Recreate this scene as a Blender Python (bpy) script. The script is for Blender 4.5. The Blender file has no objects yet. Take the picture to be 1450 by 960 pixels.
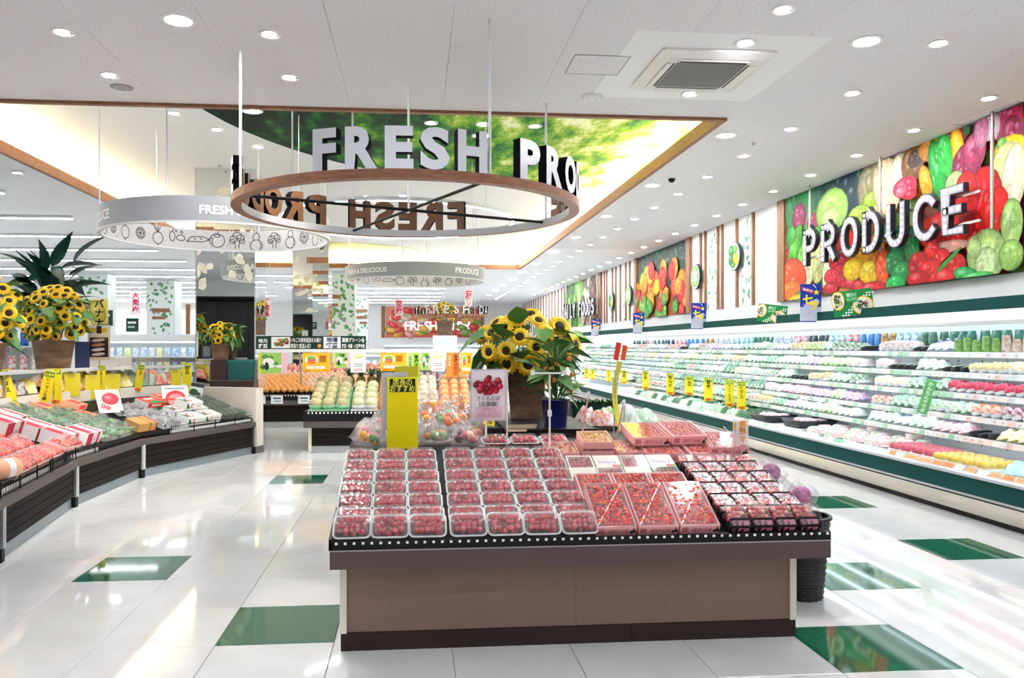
import bpy, math, random
from mathutils import Vector, Matrix, Euler
S = bpy.context.scene
COL = S.collection
R = math.radians
random.seed(7)
# ---------------------------------------------------------------- camera, world, exposure
cam_d = bpy.data.cameras.new('camera'); cam = bpy.data.objects.new('camera', cam_d); COL.objects.link(cam)
cam.location = (0, 0, 1.5187); cam.rotation_euler = (math.pi/2, 0, -0.0877)
cam_d.sensor_width = 36; cam_d.lens = 1118.88/1450*36
cam_d.shift_x = (725-683.42)/1450; cam_d.shift_y = (491.3-480)/1450
cam_d.clip_start = .05; cam_d.clip_end = 200
S.camera = cam
W = bpy.data.worlds.new('world'); S.world = W; W.use_nodes = True
W.node_tree.nodes['Background'].inputs[0].default_value = (.9, .95, 1, 1)
W.node_tree.nodes['Background'].inputs[1].default_value = .6
S.view_settings.view_transform = 'Standard'; S.view_settings.look = 'None'
S.view_settings.gamma = 1; S.view_settings.use_curve_mapping = False
S.view_settings.exposure = 1.5
E_DOWN, E_STRIP, E_COVE, E_CASE, E_SPOT = 92, 9, 36, 2.2, 85
S.cycles.max_bounces = 10; S.cycles.transparent_max_bounces = 24; S.cycles.glossy_bounces = 4
S.cycles.diffuse_bounces = 5; S.cycles.sample_clamp_indirect = 6

# ---------------------------------------------------------------- materials
def lin(c):
    if isinstance(c, str): c = [int(c[i:i+2], 16)/255 for i in (0, 2, 4)]
    return tuple((x/12.92 if x <= .04045 else ((x+.055)/1.055)**2.4) for x in c)
MC = {}
def mat(key, c='ffffff', rough=.5, metal=0, emit=0, c2=None, ns=20, spec=.5, bump=0, coat=0, stretch=None, ior=None):
    if key in MC: return MC[key]
    m = bpy.data.materials.new(key); m.use_nodes = True; nt = m.node_tree; b = nt.nodes['Principled BSDF']
    b.inputs['Base Color'].default_value = (*lin(c), 1); b.inputs['Roughness'].default_value = rough
    b.inputs['Metallic'].default_value = metal; b.inputs['Specular IOR Level'].default_value = spec
    if ior: b.inputs['IOR'].default_value = ior
    b.inputs['Coat Weight'].default_value = coat
    if emit:
        b.inputs['Emission Color'].default_value = (*lin(c), 1); b.inputs['Emission Strength'].default_value = emit
    if c2 or bump:
        tc = nt.nodes.new('ShaderNodeTexCoord'); mp = nt.nodes.new('ShaderNodeMapping'); n = nt.nodes.new('ShaderNodeTexNoise')
        if stretch: mp.inputs['Scale'].default_value = stretch
        n.inputs['Scale'].default_value = ns; n.inputs['Detail'].default_value = 4
        nt.links.new(tc.outputs['Object'], mp.inputs[0]); nt.links.new(mp.outputs[0], n.inputs['Vector'])
        if c2:
            r = nt.nodes.new('ShaderNodeValToRGB'); r.color_ramp.elements[0].position = .38; r.color_ramp.elements[1].position = .62
            r.color_ramp.elements[0].color = (*lin(c), 1); r.color_ramp.elements[1].color = (*lin(c2), 1)
            nt.links.new(n.outputs[0], r.inputs[0]); nt.links.new(r.outputs[0], b.inputs['Base Color'])
        if bump:
            bp = nt.nodes.new('ShaderNodeBump'); bp.inputs['Strength'].default_value = bump; bp.inputs['Distance'].default_value = .01
            nt.links.new(n.outputs[0], bp.inputs['Height']); nt.links.new(bp.outputs[0], b.inputs['Normal'])
    MC[key] = m; return m
def film(key, fac=.06, c='ffffff', rough=.12, bump=0, ns=30, glow=.0):
    """thin clear plastic: mostly see-through with a glossy and a faintly milky layer"""
    if key in MC: return MC[key]
    m = bpy.data.materials.new(key); m.use_nodes = True; nt = m.node_tree; nt.nodes.remove(nt.nodes['Principled BSDF'])
    o = nt.nodes['Material Output']; t = nt.nodes.new('ShaderNodeBsdfTransparent'); g = nt.nodes.new('ShaderNodeBsdfPrincipled')
    nt.nodes.remove(g); g = nt.nodes.new('ShaderNodeBsdfGlossy'); g.inputs['Roughness'].default_value = rough; d = nt.nodes.new('ShaderNodeBsdfDiffuse'); d.inputs[0].default_value = (*lin(c), 1)
    lw = nt.nodes.new('ShaderNodeLayerWeight'); lw.inputs[0].default_value = .25; m1 = nt.nodes.new('ShaderNodeMixShader'); m1.inputs[0].default_value = fac
    nt.links.new(t.outputs[0], m1.inputs[1]); nt.links.new(d.outputs[0], m1.inputs[2])
    mr = nt.nodes.new('ShaderNodeMapRange'); mr.inputs[3].default_value = .035; mr.inputs[4].default_value = .4
    mx = nt.nodes.new('ShaderNodeMixShader'); nt.links.new(lw.outputs['Facing'], mr.inputs[0]); nt.links.new(mr.outputs[0], mx.inputs[0])
    nt.links.new(m1.outputs[0], mx.inputs[1]); nt.links.new(g.outputs[0], mx.inputs[2]); nt.links.new(mx.outputs[0], o.inputs[0])
    if bump:
        tc = nt.nodes.new('ShaderNodeTexCoord'); n = nt.nodes.new('ShaderNodeTexNoise'); n.inputs['Scale'].default_value = ns
        bp = nt.nodes.new('ShaderNodeBump'); bp.inputs['Strength'].default_value = bump; bp.inputs['Distance'].default_value = .02
        nt.links.new(tc.outputs['Object'], n.inputs['Vector']); nt.links.new(n.outputs[0], bp.inputs['Height']); nt.links.new(bp.outputs[0], g.inputs['Normal'])
    MC[key] = m; return m
def vcol_mat():
    m = bpy.data.materials.new('print'); m.use_nodes = True; nt = m.node_tree; b = nt.nodes['Principled BSDF']
    a = nt.nodes.new('ShaderNodeVertexColor'); a.layer_name = 'Col'
    nt.links.new(a.outputs[0], b.inputs['Base Color']); b.inputs['Roughness'].default_value = .5; b.inputs['Specular IOR Level'].default_value = .25; return m
PRINT = vcol_mat()
def photo_mat():
    m = PRINT.copy(); m.name = 'photo print'; nt = m.node_tree; b = nt.nodes['Principled BSDF']; a = [n for n in nt.nodes if n.bl_idname == 'ShaderNodeVertexColor'][0]
    tc = nt.nodes.new('ShaderNodeTexCoord'); n = nt.nodes.new('ShaderNodeTexNoise'); n.inputs['Scale'].default_value = 9; n.inputs['Detail'].default_value = 7; n.inputs['Roughness'].default_value = .65; n.inputs['Distortion'].default_value = 1.2
    mr = nt.nodes.new('ShaderNodeMapRange'); mr.inputs[1].default_value = .3; mr.inputs[2].default_value = .7; mr.inputs[3].default_value = .55; mr.inputs[4].default_value = 1.4
    mx = nt.nodes.new('ShaderNodeMix'); mx.data_type = 'RGBA'; mx.blend_type = 'MULTIPLY'; mx.inputs[0].default_value = 1
    nt.links.new(tc.outputs['Object'], n.inputs['Vector']); nt.links.new(n.outputs[0], mr.inputs[0]); nt.links.new(a.outputs[0], mx.inputs[6]); nt.links.new(mr.outputs[0], mx.inputs[7]); nt.links.new(mx.outputs[2], b.inputs['Base Color']); return m
PHOTO = photo_mat()

# ---------------------------------------------------------------- mesh builder
def sphere_uv(nu, nv):
    v = [(0, 0, 1)]; f = []
    for j in range(1, nv):
        a = math.pi*j/nv
        for i in range(nu):
            b = 2*math.pi*i/nu; v.append((math.sin(a)*math.cos(b), math.sin(a)*math.sin(b), math.cos(a)))
    v.append((0, 0, -1))
    for i in range(nu):
        k = (i+1) % nu; f.append((0, 1+i, 1+k)); e = 1+(nv-2)*nu; f.append((e+k, e+i, len(v)-1))
        for j in range(nv-2):
            a = 1+j*nu; f.append((a+i, a+nu+i, a+nu+k, a+k))
    return v, f
SPH = {}
class MB:
    def __init__(s): s.v = []; s.f = []; s.mi = []; s.sm = []; s.mats = []; s.T = Matrix()
    def add(s, vs, fs, m, smooth=False):
        if m not in s.mats: s.mats.append(m)
        k = s.mats.index(m); o = len(s.v)
        s.v += [tuple(s.T @ Vector(p)) for p in vs]
        for f in fs: s.f.append(tuple(o+i for i in f)); s.mi.append(k); s.sm.append(smooth)
        return s
    def box(s, x0, y0, z0, x1, y1, z1, m):
        v = [(x, y, z) for z in (z0, z1) for y in (y0, y1) for x in (x0, x1)]
        return s.add(v, [(0, 2, 3, 1), (4, 5, 7, 6), (0, 1, 5, 4), (1, 3, 7, 5), (3, 2, 6, 7), (2, 0, 4, 6)], m)
    def cbox(s, c, d, m, rot=(0, 0, 0)):
        M = Matrix.Translation(c) @ Euler(rot).to_matrix().to_4x4(); T = s.T; s.T = T @ M
        s.box(-d[0]/2, -d[1]/2, -d[2]/2, d[0]/2, d[1]/2, d[2]/2, m); s.T = T; return s
    def lathe(s, pr, m, c=(0, 0, 0), n=20, smooth=True, caps=(True, True)):
        v = []; f = []
        for r, z in pr:
            for i in range(n): a = 2*math.pi*i/n; v.append((c[0]+r*math.cos(a), c[1]+r*math.sin(a), c[2]+z))
        for j in range(len(pr)-1):
            for i in range(n): k = (i+1) % n; f.append((j*n+i, j*n+k, (j+1)*n+k, (j+1)*n+i))
        s.add(v, f, m, smooth)
        if caps[0]: s.add(v[:n], [tuple(reversed(range(n)))], m)
        if caps[1]: s.add(v[-n:], [tuple(range(n))], m)
        return s
    def cyl(s, p0, p1, r, m, n=8, r1=None):
        p0 = Vector(p0); p1 = Vector(p1); d = p1-p0; q = d.to_track_quat('Z', 'Y').to_matrix().to_4x4()
        T = s.T; s.T = T @ Matrix.Translation(p0) @ q
        s.lathe([(r, 0), (r if r1 is None else r1, d.length)], m, n=n); s.T = T; return s
    def sph(s, c, r, m, u=8, w=6, sc=(1, 1, 1), rot=None):
        if (u, w) not in SPH: SPH[u, w] = sphere_uv(u, w)
        v, f = SPH[u, w]
        if rot: M = Euler(rot).to_matrix(); pts = [M @ Vector((p[0]*r*sc[0], p[1]*r*sc[1], p[2]*r*sc[2]))+Vector(c) for p in v]
        else: pts = [(c[0]+p[0]*r*sc[0], c[1]+p[1]*r*sc[1], c[2]+p[2]*r*sc[2]) for p in v]
        return s.add(pts, f, m, True)
    def tube(s, pts, r, m, n=6):
        for a, b in zip(pts, pts[1:]): s.cyl(a, b, r, m, n)
        return s
    def ring(s, r0, r1, z0, z1, mo, mi=None, mb=None, mt=None, c=(0, 0, 0), n=72):
        v = []
        for i in range(n):
            a = 2*math.pi*i/n; ca, sa = math.cos(a), math.sin(a)
            v += [(c[0]+r0*ca, c[1]+r0*sa, c[2]+z0), (c[0]+r1*ca, c[1]+r1*sa, c[2]+z0), (c[0]+r1*ca, c[1]+r1*sa, c[2]+z1), (c[0]+r0*ca, c[1]+r0*sa, c[2]+z1)]
        for (a, b), m in zip(((0, 1), (1, 2), (2, 3), (3, 0)), (mb or mo, mo, mt or mo, mi or mo)):
            s.add(v, [(4*i+a, 4*i+b, 4*((i+1) % n)+b, 4*((i+1) % n)+a) for i in range(n)], m, a in (1, 3))
        return s
    def prism(s, poly, z0, z1, m, smooth=False):
        n = len(poly); v = [(x, y, z0) for x, y in poly]+[(x, y, z1) for x, y in poly]
        s.add(v, [(i, (i+1) % n, n+(i+1) % n, n+i) for i in range(n)], m, smooth)
        return s.add(v, [tuple(reversed(range(n))), tuple(range(n, 2*n))], m)
    def loft(s, secs, m, smooth=True, caps=(True, True), k=3):
        """stack of rounded rectangles (w, d, z, corner radius, [cx, cy])"""
        v = []; f = []; n = 4*(k+1)
        for q in secs:
            w, d, z, r = q[:4]; cx, cy = (q[4], q[5]) if len(q) > 4 else (0, 0); r = min(r, w/2-.0001, d/2-.0001)
            for qi, (sx, sy) in enumerate(((1, 1), (-1, 1), (-1, -1), (1, -1))):
                for j in range(k+1):
                    a = math.pi/2*(qi+j/k); v.append((cx+sx*(w/2-r)+r*math.cos(a), cy+sy*(d/2-r)+r*math.sin(a), z))
        for j in range(len(secs)-1):
            for i in range(n): kk = (i+1) % n; f.append((j*n+i, j*n+kk, (j+1)*n+kk, (j+1)*n+i))
        s.add(v, f, m, smooth)
        if caps[0]: s.add(v[:n], [tuple(reversed(range(n)))], m)
        if caps[1]: s.add(v[-n:], [tuple(range(n))], m)
        return s
    def pillow(s, w, d, h, m, seed=0, n=6, crease=.12):
        """a filled bag lying flat: domed above, flat below, wrinkled"""
        rn = random.Random(seed); v = []; f = []
        for side in (1, 0):
            for j in range(n+1):
                for i in range(n+1):
                    x = i/n*2-1; y = j/n*2-1; e = max(0, (1-abs(x)**3)*(1-abs(y)**3))
                    edge = i in (0, n) or j in (0, n)
                    z = (h*e**.5*(1+rn.uniform(-crease, crease)*2) if side else 0) if not edge else h*.12
                    if side == 0 and not edge: z = 0
                    v.append((x*w/2, y*d/2, z))
        q = (n+1)**2
        for j in range(n):
            for i in range(n):
                a = j*(n+1)+i; f.append((a, a+1, a+n+2, a+n+1)); f.append((q+a, q+a+n+1, q+a+n+2, q+a+1))
        return s.add(v, f, m, True)
    def mesh(s, name):
        me = bpy.data.meshes.new(name); me.from_pydata(s.v, [], s.f)
        for m in s.mats: me.materials.append(m)
        me.polygons.foreach_set('material_index', s.mi); me.polygons.foreach_set('use_smooth', s.sm); me.update(); return me
    def obj(s, name, parent=None, loc=(0, 0, 0), rot=(0, 0, 0)): return link(name, s.mesh(name), parent, loc, rot)
def link(name, me, parent=None, loc=(0, 0, 0), rot=(0, 0, 0)):
    o = bpy.data.objects.new(name, me); COL.objects.link(o); o.location = loc; o.rotation_euler = rot
    if parent: o.parent = parent
    return o
def tag(o, label, cat, group=None, kind=None):
    o['label'] = label; o['category'] = cat
    if group: o['group'] = group
    if kind: o['kind'] = kind
    return o
def thing(name, label, cat, loc=(0, 0, 0), rz=0, group=None, rot=None):
    o = bpy.data.objects.new(name, None); COL.objects.link(o); o.location = loc; o.rotation_euler = rot or (0, 0, rz)
    o.empty_display_size = .1
    return tag(o, label, cat, group)
def struct(o): o['kind'] = 'structure'; return o
def stuff(o): o['kind'] = 'stuff'; return o
KIDS = {}
def dup(root, loc, rz=0, label=None, group=None, rot=None, sc=None):
    if root.name not in KIDS: KIDS[root.name] = [(c, list(c.children)) for c in root.children]
    r = root.copy(); COL.objects.link(r); r.location = loc; r.rotation_euler = rot or (0, 0, rz)
    if sc: r.scale = (sc, sc, sc)
    if label: r['label'] = label
    if group: r['group'] = group
    for c, gs in KIDS[root.name]:
        k = c.copy(); COL.objects.link(k); k.parent = r
        for g in gs: q = g.copy(); COL.objects.link(q); q.parent = k
    return r
class Proto:
    """first use moves the thing itself, later uses copy it"""
    def __init__(s, root): s.root = root; s.used = False; KIDS[root.name] = [(c, list(c.children)) for c in root.children]
    def put(s, loc, rz=0, label=None, group=None, rot=None, sc=None):
        if s.used: return dup(s.root, loc, rz, label, group, rot, sc)
        s.used = True; r = s.root; r.location = loc; r.rotation_euler = rot or (0, 0, rz)
        if sc: r.scale = (sc, sc, sc)
        if label: r['label'] = label
        if group: r['group'] = group
        return r
class RB(MB):
    """joins many small copies into one mesh"""
    def put(s, me, loc, rot=(0, 0, 0), sc=(1, 1, 1)):
        M = Matrix.LocRotScale(Vector(loc), Euler(rot), Vector(sc)); o = len(s.v); s.v += [tuple(M @ v.co) for v in me.vertices]
        for p in me.polygons:
            m = me.materials[p.material_index]
            if m not in s.mats: s.mats.append(m)
            s.f.append(tuple(o+i for i in p.vertices)); s.mi.append(s.mats.index(m)); s.sm.append(p.use_smooth)
O1 = 'first second third fourth fifth sixth seventh eighth ninth tenth eleventh twelfth thirteenth fourteenth fifteenth sixteenth seventeenth eighteenth nineteenth'.split()
T1 = {2: 'twent', 3: 'thirt', 4: 'fort', 5: 'fift', 6: 'sixt', 7: 'sevent', 8: 'eight', 9: 'ninet'}
def nth(i):
    if i < 19: return O1[i]
    i += 1
    if i >= 100: return 'hundred and '+nth(i-101) if i > 100 else 'hundredth'
    t, u = divmod(i, 10); return T1[t]+('ieth' if u == 0 else 'y-'+O1[u-1])

# ---------------------------------------------------------------- text and flat print
TX = {}
def text_mesh(s, bold=0, ext=0, res=2):
    key = (s, bold, ext, res)
    if key not in TX:
        c = bpy.data.curves.new('t', 'FONT'); c.body = s; c.size = 1; c.offset = bold; c.extrude = ext; c.resolution_u = res
        o = bpy.data.objects.new('t', c); me = bpy.data.meshes.new_from_object(o)
        v = [tuple(p.co) for p in me.vertices]; f = [tuple(p.vertices) for p in me.polygons]
        bpy.data.objects.remove(o); bpy.data.curves.remove(c); bpy.data.meshes.remove(me)
        TX[key] = (v, f)
    return TX[key]
class Pr:
    """flat print built of coloured shapes in its own plane; local x right, y up, face towards -Y"""
    def __init__(s, step=.0003): s.v = []; s.f = []; s.c = []; s.k = 1; s.st = step
    def add(s, pts, fs, cols):
        o = len(s.v); z = -s.k*s.st; s.k += 1
        s.v += [(p[0], z, p[1]) for p in pts]; s.f += [tuple(o+i for i in f) for f in fs]
        s.c += [lin(c) for c in cols] if isinstance(cols, list) else [lin(cols)]*len(pts); return s
    def rect(s, x0, y0, x1, y1, c): return s.add([(x0, y0), (x1, y0), (x1, y1), (x0, y1)], [(0, 1, 2, 3)], c)
    def grad(s, x0, y0, x1, y1, c0, c1): return s.add([(x0, y0), (x1, y0), (x1, y1), (x0, y1)], [(0, 1, 2, 3)], [c0, c0, c1, c1])
    def poly(s, pts, c): return s.add(pts, [tuple(range(len(pts)))], c)
    def ell(s, cx, cy, rx, ry, c, rot=0, n=16): 
        ca, sa = math.cos(R(rot)), math.sin(R(rot))
        return s.poly([(cx+rx*math.cos(a)*ca-ry*math.sin(a)*sa, cy+rx*math.cos(a)*sa+ry*math.sin(a)*ca) for a in (2*math.pi*i/n for i in range(n))], c)
    def blob(s, cx, cy, rx, ry, c, rot=0, n=14, rim=.62):
        """one fruit of a printed photograph: darker rim, own colour, pale glint"""
        rgb = [int(c[i:i+2], 16)/255 for i in (0, 2, 4)]; dk = [x*rim for x in rgb]; hi = [x+(1-x)*.42 for x in rgb]
        ca, sa = math.cos(R(rot)), math.sin(R(rot)); pts = []; cols = []
        m2 = [x*(.6+.4*rim) for x in rgb]
        for q, col in ((1, dk), (.9, m2), (.5, rgb)):
            for i in range(n):
                a = 2*math.pi*i/n; x = rx*q*math.cos(a); y = ry*q*math.sin(a); pts.append((cx+x*ca-y*sa, cy+x*sa+y*ca)); cols.append(tuple(col))
        pts = pts[:2*n]+[(p[0]-rx*.22*ca+ry*.0, p[1]+ry*.24) for p in pts[2*n:]]; pts.append((cx-rx*.28, cy+ry*.34)); cols.append(tuple(hi))
        fs = [(k*n+i, k*n+(i+1) % n, k*n+n+(i+1) % n, k*n+n+i) for k in (0, 1) for i in range(n)]+[(2*n+i, 2*n+(i+1) % n, 3*n) for i in range(n)]
        return s.add(pts, fs, cols)
    def line(s, pts, w, c, closed=False):
        if closed: pts = pts+[pts[0]]
        for (x0, y0), (x1, y1) in zip(pts, pts[1:]):
            d = math.hypot(x1-x0, y1-y0) or 1; nx, ny = -(y1-y0)/d*w/2, (x1-x0)/d*w/2
            s.add([(x0+nx, y0+ny), (x0-nx, y0-ny), (x1-nx, y1-ny), (x1+nx, y1+ny)], [(0, 1, 2, 3)], c); s.k -= 1
        s.k += 1; return s
    def text(s, t, x, y, size, c, bold=.02, al='C', vert=False, w=None, rot=0):
        if vert:
            for i, ch in enumerate(t): s.text(ch, x, y-i*size*1.02, size, c, bold, 'C', w=w)
            return s
        v, f = text_mesh(t, bold)
        if not v: return s
        xs = [p[0] for p in v]; k = size; kx = k
        if w and (max(xs)-min(xs))*k > w: kx = w/(max(xs)-min(xs))
        ox = x-(min(xs)+max(xs))/2*kx if al == 'C' else x-min(xs)*kx
        ca, sa = math.cos(R(rot)), math.sin(R(rot)); q = [(ox+p[0]*kx, y+p[1]*k) for p in v]
        if rot: q = [(x+(a-x)*ca-(b-y)*sa, y+(a-x)*sa+(b-y)*ca) for a, b in q]
        o = len(s.v); return s.add(q, f, c)
    def obj(s, name, parent, loc=(0, 0, 0), rot=(0, 0, 0)): return link(name, s.mesh(name), parent, loc, rot)
    def mesh(s, name):
        me = bpy.data.meshes.new(name); me.from_pydata(s.v, [], s.f); a = me.color_attributes.new('Col', 'FLOAT_COLOR', 'POINT')
        a.data.foreach_set('color', [x for c in s.c for x in (*c, 1)]); me.materials.append(PRINT); me.update(); return me
def board(name, label, cat, w, h, pr, loc, rz=0, m=None, t=.004, group=None, rot=None):
    """a thin card of real thickness with its print as a part; origin at the middle of the lower edge"""
    o = thing(name, label, cat, loc, rz, group, rot)
    MB().box(-w/2, 0, 0, w/2, t, h, m or M_WHITE).obj('card', o)
    if pr: pr.obj('printed_face', o)
    return o
# ---------------------------------------------------------------- palette
M_WHITE = mat('white paint', 'f2f1ee', .5)
M_CEIL = mat('ceiling board', 'f3f2f4', .8, c2='dfdcde', ns=75, bump=.25)
M_CEILS = mat('ceiling plaster', 'f3f4f6', .8)
M_WALL = mat('wall paint', 'f4f3f0', .6)
M_BEIGE = mat('beige wall', 'e9dfd3', .6)
M_WOOD = mat('walnut trim', 'a06a48', .45, c2='86553a', ns=12, stretch=(1, 1, 8))
M_WOODL = mat('oak batten', 'a87850', .5, c2='8a5f3e', ns=10, stretch=(4, 4, .5))
M_BLACK = mat('black plastic', '100e12', .55, spec=.25)
M_DARK = mat('dark brown laminate', '3a2b28', .4)
M_CHROME = mat('steel', 'c8c8c6', .28, metal=1)
M_ALU = mat('satin aluminium', 'c6cace', .35, metal=.7)
M_CREAM = mat('cream post', 'e8e0cc', .4)
M_LAMP = mat('lamp lens', 'eef4ff', .5, emit=E_DOWN)
M_LAMP2 = mat('tilted lamp lens', 'f2f4ff', .5, emit=E_DOWN*1.5)
M_LED = mat('led strip', 'f0f6ff', .5, emit=E_STRIP)
M_COVE = mat('cove led', 'ffe8b4', .5, emit=E_COVE)
M_CASELED = mat('case led', 'e6f2ff', .5, emit=E_CASE)
M_ROD = mat('white rod', 'e8eaec', .35)
M_GREEN = mat('case green', '064440', .6, spec=.15)
M_CLEAR = film('clear acrylic', .03)
M_FILM = film('cling film', .03, rough=.06, bump=.035, ns=12)
M_GREY = mat('light grey', 'cdd0d2', .4)
M_STEM = mat('stem green', '3f7a2a', .6)

# ---------------------------------------------------------------- floor: 60 cm polished tiles
GX, GY = -3.6755*.6, 6.8625*.6
floor = struct(MB().box(-16, -4, -.06, 6.5, 46, -.008, mat('grout', '8c8c88', .7)).obj('floor'))
M_TILE = mat('white porcelain tile', 'e6e5e3', .05, c2='e0dfdc', ns=3, spec=.8, ior=1.62)
M_TILEG = mat('green porcelain tile', '1a5c40', .05, c2='22684a', ns=26, spec=.8, ior=1.6)
def tile_mesh(m):
    b = MB(); h = .2985; e = .0015
    b.add([(-h, -h, -.0079), (h, -h, -.0079), (h, h, -.0079), (-h, h, -.0079), (-h, -h, -e), (h, -h, -e), (h, h, -e), (-h, h, -e),
           (-h+e, -h+e, 0), (h-e, -h+e, 0), (h-e, h-e, 0), (-h+e, h-e, 0)],
          [(0, 1, 5, 4), (1, 2, 6, 5), (2, 3, 7, 6), (3, 0, 4, 7), (4, 5, 9, 8), (5, 6, 10, 9), (6, 7, 11, 10), (7, 4, 8, 11), (8, 9, 10, 11)], m)
    return b.mesh('floor_tile')
tw, tg = tile_mesh(M_TILE), tile_mesh(M_TILEG)
GREEN = {(0, 2), (2, 0), (1, 8), (7, -1), (8, 1), (10, 2), (10, 5)}
for j in range(-3, 16):
    for i in range(-2, 13):
        o = link('floor_tile', tg if (i, j) in GREEN else tw, floor, (GX+(i+.5)*.6, GY+(j+.5)*.6, 0))
        if (i, j) in GREEN: o['label'] = 'dark green polished floor tile'
b = MB()
for j in range(-11, 68):
    for i in range(-20, 14):
        if -3 <= j < 16 and -2 <= i < 13: continue
        x, y = GX+i*.6, GY+j*.6
        b.add([(x+.0015, y+.0015, 0), (x+.5985, y+.0015, 0), (x+.5985, y+.5985, 0), (x+.0015, y+.5985, 0)], [(0, 1, 2, 3)], M_TILE)
stuff(b.obj('floor_tile_field', floor))

# ---------------------------------------------------------------- ceiling with recessed coffer
ZC = 3.9; CX0, CX1, CY0, CY1 = -4.95, 3.2, 8.0, 23.75; ZU = 4.3
b = MB(); zt = 4.0
for x0, y0, x1, y1 in ((-16, -4, 6.5, CY0), (-16, CY1, 6.5, 46), (-16, CY0, CX0, CY1), (CX1, CY0, 6.5, CY1)):
    b.box(x0, y0, ZC+.012, x1, y1, zt, M_CEILS)
ceiling = struct(b.obj('ceiling'))
bd = MB().box(-.4535, -.9085, 0, .4535, .9085, .012, M_CEIL).mesh('ceiling_board')
for i in range(-6, 7):
    for j in range(3):
        x = .29+(i-.5)*.91
        if x > 5.6: continue
        link('ceiling_board', bd, ceiling, (x, 7.09-1.82*j-.001, ZC))
for i in range(3):
    for j in range(6):
        link('ceiling_board', bd, ceiling, (CX1+.5+.91*i, 8.91+1.82*j, ZC))
b = MB(); b.box(CX0-.5, CY0-.5, ZU, CX1+.5, CY1+.5, ZU+.1, M_CEILS)
for x0, y0, x1, y1 in ((CX0-.6, CY0-.5, CX0-.5, CY1+.5), (CX1+.5, CY0-.5, CX1+.6, CY1+.5), (CX0-.6, CY0-.6, CX1+.6, CY0-.5), (CX0-.6, CY1+.5, CX1+.6, CY1+.6)):
    b.box(x0, y0, zt, x1, y1, ZU+.1, M_CEILS)
struct(b.obj('ceiling_recess'))
for n, (x0, y0, x1, y1) in enumerate(((CX0-.03, CY0-.05, CX1+.03, CY0+.012), (CX0-.03, CY1-.012, CX1+.03, CY1+.05), (CX0-.05, CY0-.049, CX0+.012, CY1+.049), (CX1-.012, CY0-.049, CX1+.05, CY1+.049))):
    struct(MB().box(x0, y0, ZC-.03-.001*(n > 1), x1, y1, zt+.012+.001*n, M_WOOD).obj('trim_%d' % (n+1)))
def cove(label, x0, y0, x1, y1):
    o = thing('cove_light', label, 'light', ((x0+x1)/2, (y0+y1)/2, zt)); a, c = (x1-x0)/2, (y1-y0)/2
    MB().box(-a, -c, 0, a, c, .02, M_ALU).obj('channel', o); MB().box(-a+.02, -c+.02, .02, a-.02, c-.02, .035, M_COVE).obj('led_tape', o)
cove('warm cove light strip hidden along right edge of ceiling recess', CX1+.16, CY0+.1, CX1+.26, CY1-.1)
cove('warm cove light strip hidden along left edge of ceiling recess', CX0-.26, CY0+.1, CX0-.16, CY1-.1)
cove('warm cove light strip hidden along far edge of ceiling recess', CX0+.1, CY1+.16, CX1-.1, CY1+.26)
# printed leaf canopy panels on the recess ceiling
def leafmat():
    m = mat('printed foliage', '1c5a28', .6, spec=.15); nt = m.node_tree; bs = nt.nodes['Principled BSDF']
    tc = nt.nodes.new('ShaderNodeTexCoord'); n1 = nt.nodes.new('ShaderNodeTexNoise'); n1.inputs['Scale'].default_value = 1.5; n1.inputs['Detail'].default_value = 10; n1.inputs['Roughness'].default_value = .66
    mp = nt.nodes.new('ShaderNodeMapping'); mp.inputs['Scale'].default_value = (1.4, .6, 1)
    sx = nt.nodes.new('ShaderNodeSeparateXYZ'); ad = nt.nodes.new('ShaderNodeMath'); ad.operation = 'MULTIPLY_ADD'; ad.inputs[1].default_value = .055; r = nt.nodes.new('ShaderNodeValToRGB')
    nt.links.new(tc.outputs['Object'], mp.inputs[0]); nt.links.new(mp.outputs[0], n1.inputs['Vector']); nt.links.new(tc.outputs['Object'], sx.inputs[0])
    nt.links.new(sx.outputs[0], ad.inputs[0]); nt.links.new(n1.outputs[0], ad.inputs[2]); nt.links.new(ad.outputs[0], r.inputs[0])
    e = r.color_ramp.elements; e[0].position = .37; e[0].color = (*lin('0a2418'), 1); e[1].position = .69; e[1].color = (*lin('f2f6c8'), 1)
    for p, c in ((.42, '123f26'), (.47, '256a28'), (.52, '478f24'), (.57, '7fb030'), (.62, 'b8d058')): q = e.new(p); q.color = (*lin(c), 1)
    nt.links.new(r.outputs[0], bs.inputs['Base Color']); return m
M_LEAFP = leafmat()
pts = [(CX1+.45, CY0-.45)]+[(x, y) for x, y in ((2.4+5*math.cos(a), 8.1+5.5*math.sin(a)) for a in (R(5+5*k) for k in range(36))) if x < CX1+.45 and y > CY0-.45]
pts = [(CX1+.45, CY0-.45), (CX1+.45, 13.55)]+pts[1:]+[(-2.6, CY0-.45)]
tag(MB().prism([(x-.5, y-10) for x, y in pts], 0, .01, M_LEAFP).obj('ceiling_mural', loc=(.5, 10, ZU-.011)), 'large curved ceiling mural printed with sunlit green tree leaves', 'mural')
pts = [(-3+4*math.cos(a), 25-4*math.sin(a)) for a in (R(14+8*k) for k in range(20))]; pts = [p for p in pts if p[0] > CX0-.4]
pts = pts+[(pts[-1][0], 24.1)] if pts[-1][1] < 24 else pts
tag(MB().prism([(x+2, y-23) for x, y in reversed(pts)], 0, .01, mat('pale foliage print', 'a8b860', .4, c2='7f9a3c', ns=2)).obj('ceiling_mural', loc=(-2, 23, ZU-.011)), 'pale green curved ceiling mural far back in the ceiling recess', 'mural')

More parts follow.
